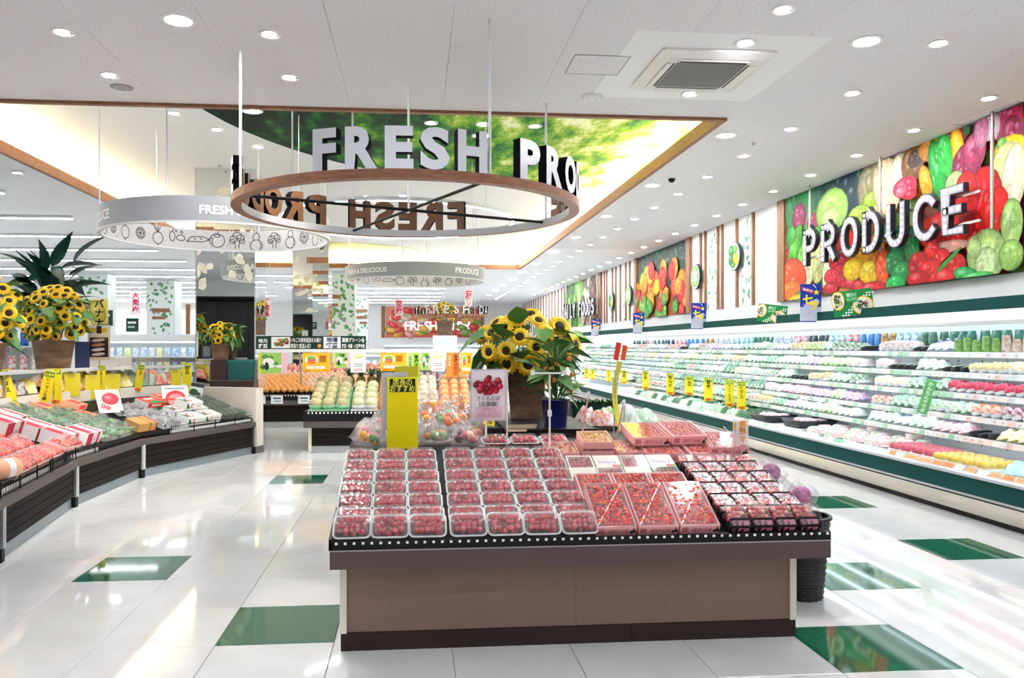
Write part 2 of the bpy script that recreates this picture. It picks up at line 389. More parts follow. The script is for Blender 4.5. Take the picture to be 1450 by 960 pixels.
# ---------------------------------------------------------------- walls
WX = 6.01
struct(MB().box(WX, -4, -.06, WX+.2, 46, 4.0, M_WALL).obj('wall_right'))
struct(MB().box(-16, 44, -.06, 6.5, 44.2, 4.0, M_WALL).obj('wall_far'))
struct(MB().box(-16.2, -4, -.06, -16, 46, 4.0, M_WALL).obj('wall_left'))
b = MB(); b.box(-16, -4.2, 3.35, 6.5, -4, 4.0, mat('pale soffit', 'dfe3dd', .6)); b.box(3.5, -4.2, -.06, 6.5, -4, 3.35, M_WALL); b.box(-16, -4.2, -.06, -10.2, -4, 3.35, M_WALL)
struct(b.obj('wall_near'))
b = MB(); md = mat('dark wood wall', '201a18', .35, c2='2a211d', ns=6)
for k in range(23): b.box(-10.2+k*.6, -7.3, 0, -9.61+k*.6, -7.25, 3.35, md)
b.box(-10.3, -7.3, -.06, -10.2, -4.2, 3.4, md); b.box(3.5, -7.3, -.06, 3.6, -4.2, 3.4, md); b.box(-10.3, -7.4, -.06, 3.6, -7.3, 3.4, md); b.box(-10.3, -7.4, 3.36, 3.6, -4.2, 3.45, md); b.box(-10.3, -7.4, -.1, 3.6, -4, -.06, md)
struct(b.obj('wall_alcove'))

# ---------------------------------------------------------------- ceiling lamps
def downlight_proto(r, name, label, tilt=0):
    o = thing(name, label, 'light'); m = mat('lamp trim', 'f4f2ee', .4)
    MB().ring(r*.82, r*1.12, -.006, .004, m, n=24).obj('trim_ring', o)
    if tilt: MB().lathe([(r*.83, 0), (r*.83, .003)], mat('lamp recess', '9a938c', .5), n=20).obj('recess', o, (0, 0, -.003))
    MB().lathe([(r*(.64 if tilt else .8), 0), (r*(.64 if tilt else .8), .004)], M_LAMP2 if tilt else M_LAMP, n=20).obj('lens', o, (-r*.13*tilt, -r*.1*tilt, -.005))
    return Proto(o)
big = downlight_proto(.115, 'downlight', ''); small = downlight_proto(.08, 'downlight', '', 1); n_l = 0
def lamp(p, x, y, z, label, group=None): p.put((x, y, z-.0045), label=label, group=group)
for x, y, w in ((-1.7, 5.92, 'above the left aisle near the front'), (3.51, 5.86, 'between the ceiling cassette and right wall'), (3.5, 8.6, 'beside the corner of the ceiling recess'), (3.5, 11.35, 'second beside the right edge of ceiling recess')):
    lamp(big, x, y, ZC, 'large round recessed downlight '+w)
for k in range(9): lamp(big, 3.5, 14.1+2.75*k, ZC, 'large round downlight along right edge of the recess, %s beyond the second' % nth(k), 'far large downlights')
for x, y, w in ((-2.63, 6.22, 'at far left front of the ceiling'), (-2.64, 7.17, 'beside the grey ceiling speaker'), (-1.08, 6.13, 'front of the pair left of the white hanging rods'), (-1.08, 7.09, 'just ahead of the ceiling recess edge'),
                (2.6, 5.36, 'ahead of the ceiling cassette'), (2.59, 5.97, 'on the far edge of cassette patch towards us'), (2.59, 7.22, 'behind the ceiling cassette'), (-5.37, 11.3, 'alone left of the ceiling recess')):
    lamp(small, x, y, ZC, 'small round downlight '+w)
for k in range(28): lamp(small, 4.1, 5.85+1.22*k, ZC, 'small downlight, %s in the row running down right aisle' % nth(k))
for k in range(26): lamp(small, 5.48, 7.1+1.13*k, ZC, 'small wall washer downlight, %s in the row beside right wall' % nth(k))
for i, (x, y) in enumerate(((-2.82, 9.68), (-2.49, 10.35), (-2.14, 11.18), (.22, 9.77), (.86, 9.77), (1.52, 9.8), (-.87, 14.72), (-.18, 14.59), (.56, 14.6), (-1.55, 22.5), (-.51, 22.5), (.83, 22.5), (2.69, 20), (2.71, 20.8), (2.78, 23.4))):
    lamp(small, x, y, ZU-(.011 if y < 12.5 and x > -1 else 0), 'small downlight in the ceiling recess, %s counted from the front left' % nth(i))
for i, (x, y) in enumerate(((.89, 10.3), (-1.88, 9.45), (-.82, 15.2))):
    lamp(big, x, y, ZU-(.011 if x > 0 or y < 10 else 0), 'large round downlight inside the recess '+('over the green leaf mural', 'at dark left tip of the leaf mural', 'over the middle ring signs')[i])
# linear led lamps of the left hall, and rows added for fill
def linear(label, x0, x1, y, group=None):
    o = thing('linear_lamp', label, 'light', ((x0+x1)/2, y, ZC-.0005)); w = (x1-x0)/2
    MB().box(-w, -.045, -.04, w, .045, 0, M_WHITE).obj('housing', o); MB().box(-w+.01, -.035, -.047, w-.01, .035, -.04, M_LED).obj('diffuser', o)
for k in range(12): linear('long white linear lamp over the left hall, %s row from the front' % nth(k), -14, -6.2, 10.2+2.42*k)
for k in range(7): linear('long white linear lamp behind the ceiling recess, %s row' % nth(k), -5, 1.3, 26.5+2.6*k)  # the farthest rows are added to brighten the far mural
for k in range(4): linear('added linear fill lamp, out of view over the nearest aisle, %s row' % nth(k), -5, 5, -3.2+1.7*k)  # unseen rows added as fill for surfaces facing the camera
for k in range(3): linear('long white linear lamp at the near end of left hall, %s row' % nth(k), -14, -6.2, 2.9+2.42*k)
# spot lamps aimed at the displays, sitting in the downlights
for x, y, tx, ty, e, a in ((2.6, 5.36, .7, 4.3, 1.1, 50), (-1.08, 6.13, .3, 4.4, 1.1, 50), (2.59, 5.97, 1.8, 4.4, .8, 50), (-2.63, 6.22, -3.4, 7.4, .9, 60), (-2.64, 7.17, -3.5, 8.6, .9, 60), (-1.08, 7.09, -3, 10.4, 1, 60), (.22, 9.77, -.4, 11.9, 1, 60), (.86, 9.77, .4, 12, 1, 60), (2.59, 7.22, .9, 5.9, .6, 45)):
    d = bpy.data.lights.new('spot', 'SPOT'); d.energy = E_SPOT*e; d.spot_size = R(a); d.spot_blend = .5; d.shadow_soft_size = .06; d.color = (1, .93, .86)
    z = ZC if y < 8 else ZU; o = bpy.data.objects.new('spot_beam', d); COL.objects.link(o); o.location = (x, y, z-.03)
    o.rotation_euler = (Vector((tx, ty, .7))-Vector(o.location)).to_track_quat('-Z', 'Y').to_euler()

# ---------------------------------------------------------------- ceiling fittings
tag(MB().box(-.775, -.79, 0, .775, .79, .003, mat('smooth white board', 'f5f5f5', .5)).obj('ceiling_patch', loc=(2.45, 6.6, ZC-.003)), 'smooth white ceiling patch around the air conditioner', 'panel')
ac = thing('air_conditioner', 'square white ceiling cassette air conditioner with grey grille', 'air conditioner', (2.45, 6.6, ZC-.003))
b = MB(); ma = mat('ac plastic', 'ece8e2', .4); b.loft([(.78, .8, -.05, .02), (.95, .98, -.022, .03), (.95, .98, 0, .03)], ma, smooth=False, caps=(False, True))
for x0, y0, x1, y1 in ((-.39, -.4, .39, -.3), (-.39, .3, .39, .4), (-.39, -.3, -.3, .3), (.3, -.3, .39, .3)): b.box(x0, y0, -.05, x1, y1, -.03, ma)
b.obj('panel', ac); g = MB().box(-.3, -.3, -.044, .3, .3, -.04, mat('ac grille', '8f918c', .6)); 
for k in range(24): g.box(-.3, -.29+.025*k, -.05, .3, -.285+.025*k, -.044, mat('ac grille rib', 'a8aaa4', .6))
g.obj('grille', ac)
for rz in range(4):
    l = MB().cbox((0, -.35, -.053), (.56, .07, .006), ma, (R(14), 0, 0)); l.cbox((0, -.315, -.0515), (.56, .012, .004), M_BLACK); l.obj('louver', ac, rot=(0, 0, math.pi/2*rz))
h = thing('access_hatch', 'square ceiling access hatch left of the air conditioner', 'hatch', (1.545, 6.56, ZC-.0012))
b = MB(); mh = mat('hatch edge', 'b8b6b4', .5)
for x0, y0, x1, y1 in ((-.235, -.225, .235, -.215), (-.235, .215, .235, .225), (-.235, -.215, -.225, .215), (.225, -.215, .235, .215)): b.box(x0, y0, -.005, x1, y1, 0, mh)
b.obj('frame', h); MB().box(-.225, -.215, -.003, .225, .215, 0, M_CEIL).obj('door_panel', h)
def disc(name, label, cat, x, y, z, r, t, m): 
    o = thing(name, label, cat, (x, y, z)); MB().lathe([(r*.85, -t), (r, -t*.6), (r, 0)], m, n=24).obj('cover', o); MB().ring(r*.5, r*.56, -t-.002, -t, M_GREY, n=20).obj('grille_ring', o)
disc('smoke_detector', 'flat white round smoke detector near the ceiling recess', 'detector', 1.69, 7.38, ZC, .1, .03, M_WHITE)
disc('ceiling_speaker', 'round grey ceiling speaker near left front', 'speaker', -2.66, 7.5, ZC, .1, .008, mat('speaker grey', 'a8a8a6', .6))
o = thing('security_camera', 'white dome security camera with black lens on right ceiling', 'camera', (3.6, 10.77, ZC))
MB().lathe([(.05, -.03), (.075, -.02), (.075, 0)], M_WHITE).obj('base', o); MB().sph((0, 0, -.035), .05, M_BLACK, 12, 8).obj('dome', o)
for x, y in ((3.95, 8.9), (-3.6, 9.2), (-2.95, 12.4)): 
    o = thing('sprinkler', 'tiny ceiling sprinkler head '+('right of the recess' if x > 0 else 'in the recess at far left' if x < -3.2 else 'in the recess above grey ring sign'), 'sprinkler', (x, y, ZC if x > 0 else ZU)); MB().lathe([(.02, -.03), (.012, -.015), (.03, 0)], M_CHROME, n=10).obj('head', o)

# ---------------------------------------------------------------- ring sign with standing letters
M_LSIL = mat('letter silver', 'd6d6da', .3, metal=.35); M_LBLK = mat('letter side', '08080a', .85, spec=.1); M_LBRN = mat('letter back', '6f4526', .5)
def letter3d(ch, h, depth, mf, ms, mb, bold=.012, w=None):
    v, f = text_mesh(ch, bold, .5, 3); xs = [p[0] for p in v]; ys = [p[1] for p in v]
    k = h/(max(ys)-min(ys)); cx = (min(xs)+max(xs))/2; kx = k if not w else w/(max(xs)-min(xs)); y0 = min(ys)
    pts = [((p[0]-cx)*kx, -p[2]*depth, (p[1]-y0)*k) for p in v]; b = MB(); fr, bk, sd = [], [], []
    for q in f:
        zs = [v[i][2] for i in q]; (fr if min(zs) > .49 else bk if max(zs) < -.49 else sd).append(q)
    for fs, m in ((fr, mf), (sd, ms), (bk, mb)): b.add(pts, fs, m)
    return b
RC = (-.04, 7.05); RR = 1.5; RZ = 2.70
ring = thing('ring_sign', 'round wooden hoop sign with standing silver letters FRESH PRODUCE', 'sign', (RC[0], RC[1], RZ))
MB().ring(1.42, 1.51, 0, .065, M_WOOD, mi=mat('hoop lining', 'b9b9ba', .4)).obj('hoop', ring)
for a in (-66, 24):
    ca, sa = math.cos(R(a)), math.sin(R(a)); MB().cyl((-1.43*ca, -1.43*sa, .035), (1.43*ca, 1.43*sa, .035), .014, M_BLACK).obj('cross_bar', ring)
for a in (-66, 24, 114, 204): 
    x, y = 1.46*math.cos(R(a)), 1.46*math.sin(R(a)); yy = RC[1]+y
    MB().cyl((x, y, .065), (x, y, (ZC if yy < 8 else ZU)-RZ), .011, M_ROD).obj('rod', ring)
MB().cyl((0, 0, .03), (0, 0, ZC-RZ), .01, M_ROD).obj('rod', ring)
LM = {}; LW = dict(F=.185, R=.235, E=.2, S=.212, H=.228, P=.215, O=.28, D=.25, U=.235, C=.245)
def ring_letters(parent, txt, a0, offs, rad, z, h):
    for ch, da in zip(txt, offs):
        if ch not in LM: LM[ch] = letter3d(ch, h, .075, M_LSIL, M_LBLK, M_LBRN, .045, w=LW.get(ch)).mesh('letter')
        a = R(a0+da); link('letter', LM[ch], parent, (rad*math.sin(a), -rad*math.cos(a), z), (0, 0, a))
OFF = [0, 10.6, 20.8, 30.4, 41, 60.5, 72, 84, 95.5, 107, 118, 127.5]
for a0 in (-23, 160): ring_letters(ring, 'FRESHPRODUCE', a0, OFF, 1.465, .065, .3)
# led hoop
hoop = thing('ring_lamp', 'thin white glowing led hoop hanging behind the wooden ring sign', 'light', (-.24, 10.74, 3.2))
MB().ring(1.57, 1.61, .004, .05, mat('hoop grey', 'd8dadc', .4)).obj('hoop', hoop); MB().ring(1.575, 1.605, 0, .004, M_LED).obj('led_strip', hoop)
for k in range(4): a = R(45+90*k); MB().cyl((1.59*math.cos(a), 1.59*math.sin(a), .05), (1.59*math.cos(a), 1.59*math.sin(a), ZU-.011-3.2), .006, M_ROD, 6).obj('rod', hoop)

# sketches of vegetables as dark line print
M_INK = mat('ink', '3c3842', .6)
def circ(cx, cy, rx, ry, a0=0, a1=360, n=14): return [(cx+rx*math.cos(R(a0+(a1-a0)*i/n)), cy+ry*math.sin(R(a0+(a1-a0)*i/n))) for i in range(n+1)]
SK = [[circ(0, 0, .075, .07), circ(0, .05, .03, .015), [(0, .06), (.015, .1)], circ(-.02, -.01, .03, .04, 120, 240)],
      [circ(0, -.03, .06, .055), circ(0, .05, .03, .04, -40, 220), [(0, .09), (.01, .12)], circ(.02, -.03, .025, .035, -60, 60)],
      [circ(0, -.02, .055, .06), [(0, .03), (-.03, .12)], [(0, .03), (0, .13)], [(0, .03), (.03, .12)], [(0, -.08), (0, -.13)], [(-.02, .05), (-.05, .11)]],
      [[(-.1, -.02), (-.05, .03), (.06, .035), (.12, .005), (.06, -.015), (-.1, -.02)], [(.1, .01), (.15, .03)], [(-.03, .02), (-.01, 0)], [(.03, .025), (.05, .005)]],
      [circ(-.03, .02, .035, .03), circ(.03, .03, .035, .03), circ(0, .05, .04, .03), [(-.02, 0), (-.015, -.07)], [(.02, 0), (.015, -.07)], circ(.045, 0, .025, .02), circ(-.045, -.005, .025, .02)],
      [circ(0, 0, .06, .06), circ(0, 0, .045, .045)]+[[(0, 0), (.042*math.cos(R(60*k)), .042*math.sin(R(60*k)))] for k in range(6)],
      [circ(-.05, 0, .03, .05), circ(.04, -.01, .045, .03), [(-.05, .05), (-.03, .09)], circ(.05, .05, .012, .012), circ(-.01, .06, .008, .008)]]
def ring_sketch(rad, z0, z1, n=31):
    b = MB(); rn = random.Random(3)
    def bend(x, y, a): t = a-x/rad; return ((rad)*math.cos(t), (rad)*math.sin(t), y)
    for k in range(n):
        a = 2*math.pi*k/n; sk = SK[(k*3+k//7) % len(SK)]; s = rn.uniform(1.15, 1.5); dz = (z0+z1)/2+rn.uniform(-.02, .02)
        for pl in sk:
            for (x0, y0), (x1, y1) in zip(pl, pl[1:]):
                d = math.hypot(x1-x0, y1-y0) or 1; w = .006; nx, ny = -(y1-y0)/d*w, (x1-x0)/d*w
                q = [(x0*s+nx, y0*s+ny), (x0*s-nx, y0*s-ny), (x1*s-nx, y1*s-ny), (x1*s+nx, y1*s+ny)]
                b.add([bend(x, max(z0+.005, min(z1-.005, y+dz)), a) for x, y in q], [(0, 1, 2, 3)], M_INK)
        for q in range(9):
            x, y = rn.uniform(-.16, .16), rn.uniform(z0+.02, z1-.02); e = .006
            b.add([bend(x+dx*e, y+dy*e, a) for dx, dy in ((-1, 0), (0, -1), (1, 0), (0, 1))], [(0, 1, 2, 3)], M_INK)
    return b
def grey_ring(label, x, y, z, r, a0, ztop):
    o = thing('ring_sign', label, 'sign', (x, y, z)); mg = mat('grey lacquer', '94989c', .35); mw = mat('white lip', 'd2d3d4', .4)
    MB().ring(r-.03, r, .03, .29, mg, mi=mat('sketch paper', 'c4c0bc', .6), mt=mg).obj('band', o)
    MB().ring(r-.035, r+.008, .012, .03, mw).obj('lip', o)
    stuff(ring_sketch(r-.0315, .03, .29).obj('sketch_print', o))
    mt = mat('sign letter white', 'fbfbf9', .4)
    for rep in (0, 180):
        for txt, st in (('FRESH & DELICIOUS', 0), ('PRODUCE', 100)):
            hh = .15 if txt[0] == 'P' else .125; vs, fs = text_mesh(txt, .02, 0, 2); x0 = min(p[0] for p in vs)
            pts = []; b = MB()
            for p in vs: a = R(a0+rep+st)+(p[0]-x0)*hh/r; pts.append(((r+.002)*math.sin(a), -(r+.002)*math.cos(a), .105+p[1]*hh))
            b.add(pts, fs, mt); b.obj('lettering', o)
    for k in range(6): a = R(20+60*k); MB().cyl((r*.985*math.cos(a), r*.985*math.sin(a), .29), (r*.985*math.cos(a), r*.985*math.sin(a), ztop-z), .009, M_ROD, 6).obj('rod', o)
grey_ring('grey band ring sign reading FRESH & DELICIOUS PRODUCE hanging at left', -2.32, 9.72, 2.8, 1.31, 5.0, ZU)
grey_ring('grey band ring sign reading PRODUCE hanging farther back over melon island', .05, 15.9, 2.8, 1.39, -68, ZU)
# far hoop sign
far = thing('ring_sign', 'far hoop sign with small letters FRESH DAILY before the fish wall', 'sign', (1.3, 27, 2.55))
MB().ring(1.2, 1.27, 0, .06, M_WOOD).obj('hoop', far)
for k in range(4): a = R(45+90*k); MB().cyl((1.23*math.cos(a), 1.23*math.sin(a), .06), (1.23*math.cos(a), 1.23*math.sin(a), ZC-2.55), .008, M_ROD, 6).obj('rod', far)
for i, ch in enumerate('FRESH DAILY FRESH DAILY '):
    if ch != ' ': a = R(-40+15*i); link('letter', letter3d(ch, .28, .05, M_LSIL, M_LBLK, M_LBRN, .02).mesh('letter'), far, (1.235*math.sin(a), -1.235*math.cos(a), .06), (0, 0, a))
# ---------------------------------------------------------------- right wall: murals, battens, plaques
def wallpos(y, z, d=0): return (WX-.003-d, y, z)
FACE_L = -math.pi/2                                   # faces the aisle (towards -x)
def mural(label, y0, y1, z0, items, bg, name='wall_mural'):
    w = y0-y1; h = 3.895-z0; o = thing(name, label, 'mural', (WX-.021, (y0+y1)/2, z0), FACE_L)
    MB().box(-w/2, 0, 0, w/2, .02, h, M_WHITE).obj('panel', o)
    p = Pr(.00012); p.grad(-w/2, 0, w/2, h, bg[0], bg[1])
    for x, y, rx, ry, rot, c, *rim in items:
        x -= w/2; c_ = [int(c[i:i+2], 16) for i in (0, 2, 4)]; mid = sum(c_)/3; c = '%02x%02x%02x' % tuple(max(0, min(255, int(mid+(v_-mid)*1.18))) for v_ in c_)
        if x-rx*.8 > w/2 or x+rx*.8 < -w/2 or y-ry > h: continue
        q = len(p.v); p.blob(x, y, rx, ry, c, rot, rim=rim[0] if rim else .62)
        for i in range(q, len(p.v)): a = p.v[i]; p.v[i] = (max(-w/2, min(w/2, a[0])), a[1], max(0, min(h, a[2])))
    p.obj('printed_face', o).data.materials[0] = PHOTO; return o
def rich(items, seed):
    r = random.Random(seed); out = []
    for it_ in items:
        out.append(it_); x, y, rx, ry, rot, c = it_[:6]
        if rx > .1 and ry > .1:
            for k in range(5):
                j = r.uniform(.84, 1.12); rgb = [min(255, int(int(c[i:i+2], 16)*j*r.uniform(.93, 1.07))) for i in (0, 2, 4)]
                out.append((x+r.uniform(-.45, .45)*rx, y+r.uniform(-.45, .45)*ry, rx*r.uniform(.2, .5), ry*r.uniform(.2, .5), rot+r.uniform(-25, 25), '%02x%02x%02x' % tuple(rgb), .9))
    return out
MUR = """1.07 1.64 0.85 0.44 0 0c5a34;0.44 1.46 0.52 0.46 20 1e7a3c;0.76 0.98 0.78 0.34 0 3f9a3e;1.65 1.44 0.57 0.41 -15 0b3f3c;1.95 1.4 0.4 0.42 -10 0a3038;2.18 1.41 0.17 0.43 -8 123f44;0.46 1.26 0.23 0.23 0 7a2448;0.89 1.14 0.2 0.13 0 8c3055;1.41 1.21 0.44 0.32 0 a8d96a;1.37 1.09 0.28 0.17 0 c6ec90;2.46 1.36 0.39 0.42 0 a39a72;2.41 1.16 0.22 0.14 0 a9c840;2.12 1.02 0.28 0.14 0 b4d458;2.53 1.0 0.23 0.11 0 cfe07a;2.74 1.3 0.31 0.43 20 f2d9b0;3.06 1.38 0.2 0.27 20 f6ead0;3.28 1.44 0.22 0.23 0 8a5a28;3.33 1.49 0.14 0.11 0 4a3018;3.66 1.57 0.28 0.19 0 d09020;4.01 1.6 0.24 0.16 0 b01838;3.14 1.19 0.24 0.13 0 e0405a;3.06 1.15 0.12 0.07 0 f07080;3.24 1.08 0.13 0.06 0 c82040;3.53 1.17 0.11 0.22 20 f0b010;3.73 1.27 0.13 0.38 14 1f9a3c;3.86 1.44 0.12 0.32 14 35b04a;4.08 1.41 0.1 0.36 12 f2b818;4.21 1.61 0.06 0.08 10 1a6a30;4.21 1.21 0.23 0.24 10 8c2a50;4.33 1.33 0.18 0.2 0 a83c62;4.03 1.04 0.16 0.15 0 b6d68a;4.75 1.56 0.26 0.22 0 9a2048;4.56 1.56 0.14 0.2 20 e8d0d8;4.44 1.52 0.11 0.2 0 c77a98;4.88 1.37 0.15 0.19 20 7c1a3c;4.84 1.18 0.25 0.19 0 f6c410;4.73 1.3 0.07 0.07 0 5fae34;4.71 0.95 0.2 0.39 -20 e6e89a;4.88 0.91 0.17 0.37 -10 f4f0c0;4.47 0.78 0.28 0.36 -6 d81e20;4.21 0.86 0.2 0.29 0 e23030;4.64 0.64 0.18 0.26 -20 e82a22;4.33 0.47 0.18 0.25 10 c81418;3.89 0.57 0.49 0.22 0 d22020;3.78 0.64 0.22 0.13 0 e84038;4.05 0.47 0.19 0.13 0 d81a1c;3.92 0.37 0.36 0.07 0 e8b0a0;4.87 0.49 0.15 0.25 0 a8cc78;4.52 0.21 0.29 0.28 0 b4d488;4.52 0.13 0.17 0.17 0 cfe6a8;4.86 0.17 0.17 0.16 0 9cc46c;4.35 0.31 0.11 0.13 20 c4de96;0.32 0.8 0.17 0.42 -30 4f9a30;0.55 0.62 0.14 0.39 -32 6cb43c;0.76 0.47 0.22 0.38 -28 f0eec0;1.09 0.5 0.19 0.33 -24 e8e8a0;1.33 0.34 0.16 0.3 -10 f4f2d4;0.28 0.36 0.43 0.3 -10 e8582c;0.19 0.15 0.39 0.16 0 f08030;0.72 0.04 0.4 0.1 0 4fae3a;0.44 -0.01 0.33 0.09 0 f4c020;1.56 0.45 0.21 0.11 0 dc1a34;1.77 0.48 0.19 0.1 0 e0283c;1.66 0.32 0.23 0.11 0 c81230;1.44 0.26 0.22 0.12 0 e43048;1.74 0.19 0.21 0.11 0 d01c38;1.95 0.14 0.18 0.09 0 e03850;1.41 0.1 0.2 0.09 0 d82840;1.83 0.68 0.26 0.2 0 e23a30;2.22 0.58 0.24 0.22 0 f4a818;2.53 0.52 0.19 0.21 10 f08a20;1.98 0.31 0.25 0.16 0 f6c428;2.36 0.23 0.23 0.17 0 f8c830;2.69 0.27 0.19 0.24 10 ee6a38;2.41 0.03 0.36 0.08 0 d22838;2.12 0.08 0.14 0.08 0 e84848;3.07 0.52 0.23 0.22 0 0f5a34;2.95 0.3 0.21 0.16 0 127a3c;3.14 0.17 0.26 0.13 0 1a8a44;2.98 0.04 0.21 0.11 0 22a050;3.3 0.45 0.14 0.26 10 1d7a3a;3.67 0.35 0.14 0.15 0 cf1c20;3.43 0.22 0.2 0.16 0 b81420;3.84 0.22 0.16 0.15 0 d82424;3.66 0.12 0.2 0.15 10 e02a2c;3.43 0.06 0.22 0.1 0 c01820;4.08 0.15 0.16 0.13 0 c41c1c;3.89 0.04 0.17 0.1 0 dc3030;3.96 0.22 0.24 0.03 30 4a9a40;4.23 0.04 0.2 0.08 -10 3fb060;4.39 -0.0 0.26 0.05 0 5cc46c"""
it = [tuple(float(q) if k < 5 else q for k, q in enumerate(r.split())) for r in MUR.split(';')]
rn = random.Random(11); more = []
for k in range(70):
    more.append((rn.uniform(4.9, 7.3), rn.uniform(0, 1.6), rn.uniform(.12, .3), rn.uniform(.12, .26), rn.uniform(-40, 40), rn.choice(['d82024', 'f2b81c', '5faa3a', 'b4d080', '8c2a50', 'e8682c'])))
cut = 2.79
fill = [(rn.uniform(0, 4.9), rn.uniform(0, 1.6), rn.uniform(.15, .32), rn.uniform(.12, .25), rn.uniform(-40, 40), rn.choice(['1f6a38', '2f8a40', 'b02028', '6a8a30', 'c87a20', '145034'])) for k in range(70)]
mural('left panel of the big vegetable photo mural behind the PRODUCE letters', 12.21, 12.21-cut, 2.26, [q for q in rich(fill, 1)+rich(it, 2) if q[0] < cut+.1], ('c84a20', '1a5a34'))
mural('right panel of the big vegetable photo mural with peppers and artichokes', 12.21-cut-.006, 4.8, 2.26, [(q[0]-cut, *q[1:]) for q in rich(fill, 1)+rich(more, 4)+rich(it, 2) if q[0] > cut-.1], ('7a2418', '7a4a30'))
a = [(rn.uniform(0, 4), rn.uniform(.9, 1.62), .3, .22, rn.uniform(-40, 40), rn.choice(['12402c', '1d5a34', '0c3326'])) for k in range(30)]
a += [(rn.uniform(0, 4), rn.uniform(.35, 1.2), rn.uniform(.2, .3), rn.uniform(.18, .3), rn.uniform(-30, 30), rn.choice(['f08a1c', 'f4c020', 'd8262a', 'e8541c', 'f2a01c'])) for k in range(34)]
a += [(rn.uniform(0, 4), rn.uniform(0, .5), .2, .16, 0, rn.choice(['4f9a3a', 'd82028', '7ab84a', 'f09a20'])) for k in range(18)]
mural('second vegetable photo mural of orange and yellow peppers on right wall', 20.7, 16.85, 2.26, rich(a, 5), ('a84a1c', '123a28'))
b_ = [(rn.uniform(0, 3), rn.uniform(0, 1.6), .3, .4, rn.uniform(-20, 20), rn.choice(['5fa83a', '8cc450', '3f7a34', 'c8dc90'])) for k in range(22)]
b_ += [(rn.uniform(3, 5.7), rn.uniform(0, 1.6), .35, .3, rn.uniform(-40, 40), rn.choice(['d8ccb8', 'b89878', '6a4a3a', 'e8e0d0', '8a6a50'])) for k in range(26)]
mural('third photo mural of green stalks and brown roots far along the right wall', 30.7, 25, 2.26, rich(b_, 6), ('6a9a44', '7a6a58'))
for y, w in ((12.36, .24), (16.73, .22), (20.82, .22), (24.88, .2), (30.82, .2)):
    tag(MB().box(-.035, -w/2, 0, .035, w/2, 1.64, M_WOODL).obj('wall_post', loc=(WX-.036, y, 2.258)), 'broad wooden wall post '+{12.36: 'at the left edge of the big PRODUCE mural', 16.73: 'at the near edge of second pepper mural', 20.82: 'at the far edge of second pepper mural', 24.88: 'at the near edge of the third mural', 30.82: 'at the far edge of third mural'}[y], 'post')
BT = [13.5, 14.2, 14.91, 15.12, 15.8, 16.06, 21.5, 21.9, 22.5, 23.0, 23.4, 24.1, 24.4]+[31.6+.75*k for k in range(16)]
for i, y in enumerate(BT):
    tag(MB().box(-.02, -.03, 0, .02, .03, 1.64, M_WOODL).obj('wall_batten', loc=(WX-.021, y, 2.258)), 'slim vertical wooden wall batten, %s beyond the big mural counted from its post' % nth(i), 'batten')
M_LEAFD = [mat('decal green', '6cb86a', .5), mat('decal dark green', '3f9a58', .5), mat('decal grey', '9aa6a0', .5), mat('decal mint', '9fd8b0', .5)]
def leafpoly(L, w): return [(0, 0), (w*.8, L*.3), (w, L*.55), (w*.5, L*.85), (0, L), (-w*.5, L*.85), (-w, L*.55), (-w*.8, L*.3)]
def leaf_decal(n, w, h, seed, mats=None, s=.12):
    b = MB(); r = random.Random(seed)
    for k in range(n):
        a = r.uniform(0, 6.3); x, y = r.uniform(-w/2, w/2), r.uniform(0, h); q = leafpoly(s*r.uniform(.6, 1.2), s*.3)
        z = -.0006*(1+k % 5)
        pts = [(max(-w/2, min(w/2, x+p[0]*math.cos(a)-p[1]*math.sin(a))), z, max(0, min(h, y+p[0]*math.sin(a)+p[1]*math.cos(a)))) for p in q]
        b.add(pts, [tuple(range(8))], r.choice(mats or M_LEAFD))
    return b
for i, (y, w) in enumerate(((13.78, .4), (15.45, .5), (22.1, .3), (23.7, .3))):
    o = thing('leaf_panel', 'narrow white wall strip with scattered green leaf print, %s along right wall' % nth(i), 'panel', (WX-.009, y, 2.28), FACE_L)
    MB().box(-w/2, 0, 0, w/2, .008, 1.6, mat('white strip', 'fafaf8', .5)).obj('strip', o); stuff(leaf_decal(34, w, 1.6, i).obj('leaf_print', o))
for i, (y, z, c1, c2) in enumerate(((14.16, 3.2, 'f2d430', 'round plaque with green leaves and yellow pepper picture on right wall'), (16.17, 3.0, 'dfeccf', 'light green round plaque with a pale flower, farther of the near pair'), (21.37, 2.95, 'dfeccf', 'round green plaque between the second and third murals, nearer one'), (23.3, 2.9, 'f2d430', 'round green plaque between the second and third murals, farther one'))):
    o = thing('wall_plaque', c2, 'plaque', (WX-.042, y, z), FACE_L)
    b = MB(); b.T = Matrix.Rotation(math.pi/2, 4, 'X'); b.lathe([(.26, -.06), (.27, -.045), (.27, 0)], mat('plaque edge', '22382e', .4), n=32); b.T = Matrix(); b.obj('rim', o, (0, -.06, 0))
    p = Pr(.0004); p.ell(0, 0, .255, .255, 'f4f6ee', n=32)
    if i in (0, 3):
        p.blob(-.1, .1, .13, .11, '3f9a4a'); p.blob(-.12, -.05, .11, .12, '2f8a3e'); p.blob(.09, -.06, .12, .13, 'f2cc20'); p.blob(.08, .12, .1, .08, '6cb84a'); p.blob(-.02, -.17, .1, .06, '4fa83a')
    else:
        p.ell(0, 0, .235, .235, '8cc06a', n=28)
        for k in range(6): p.ell(.09*math.cos(R(60*k+30)), .09*math.sin(R(60*k+30)), .085, .04, 'e8f2d8', 60*k+30)
    p.obj('printed_face', o, (0, -.0605, 0))
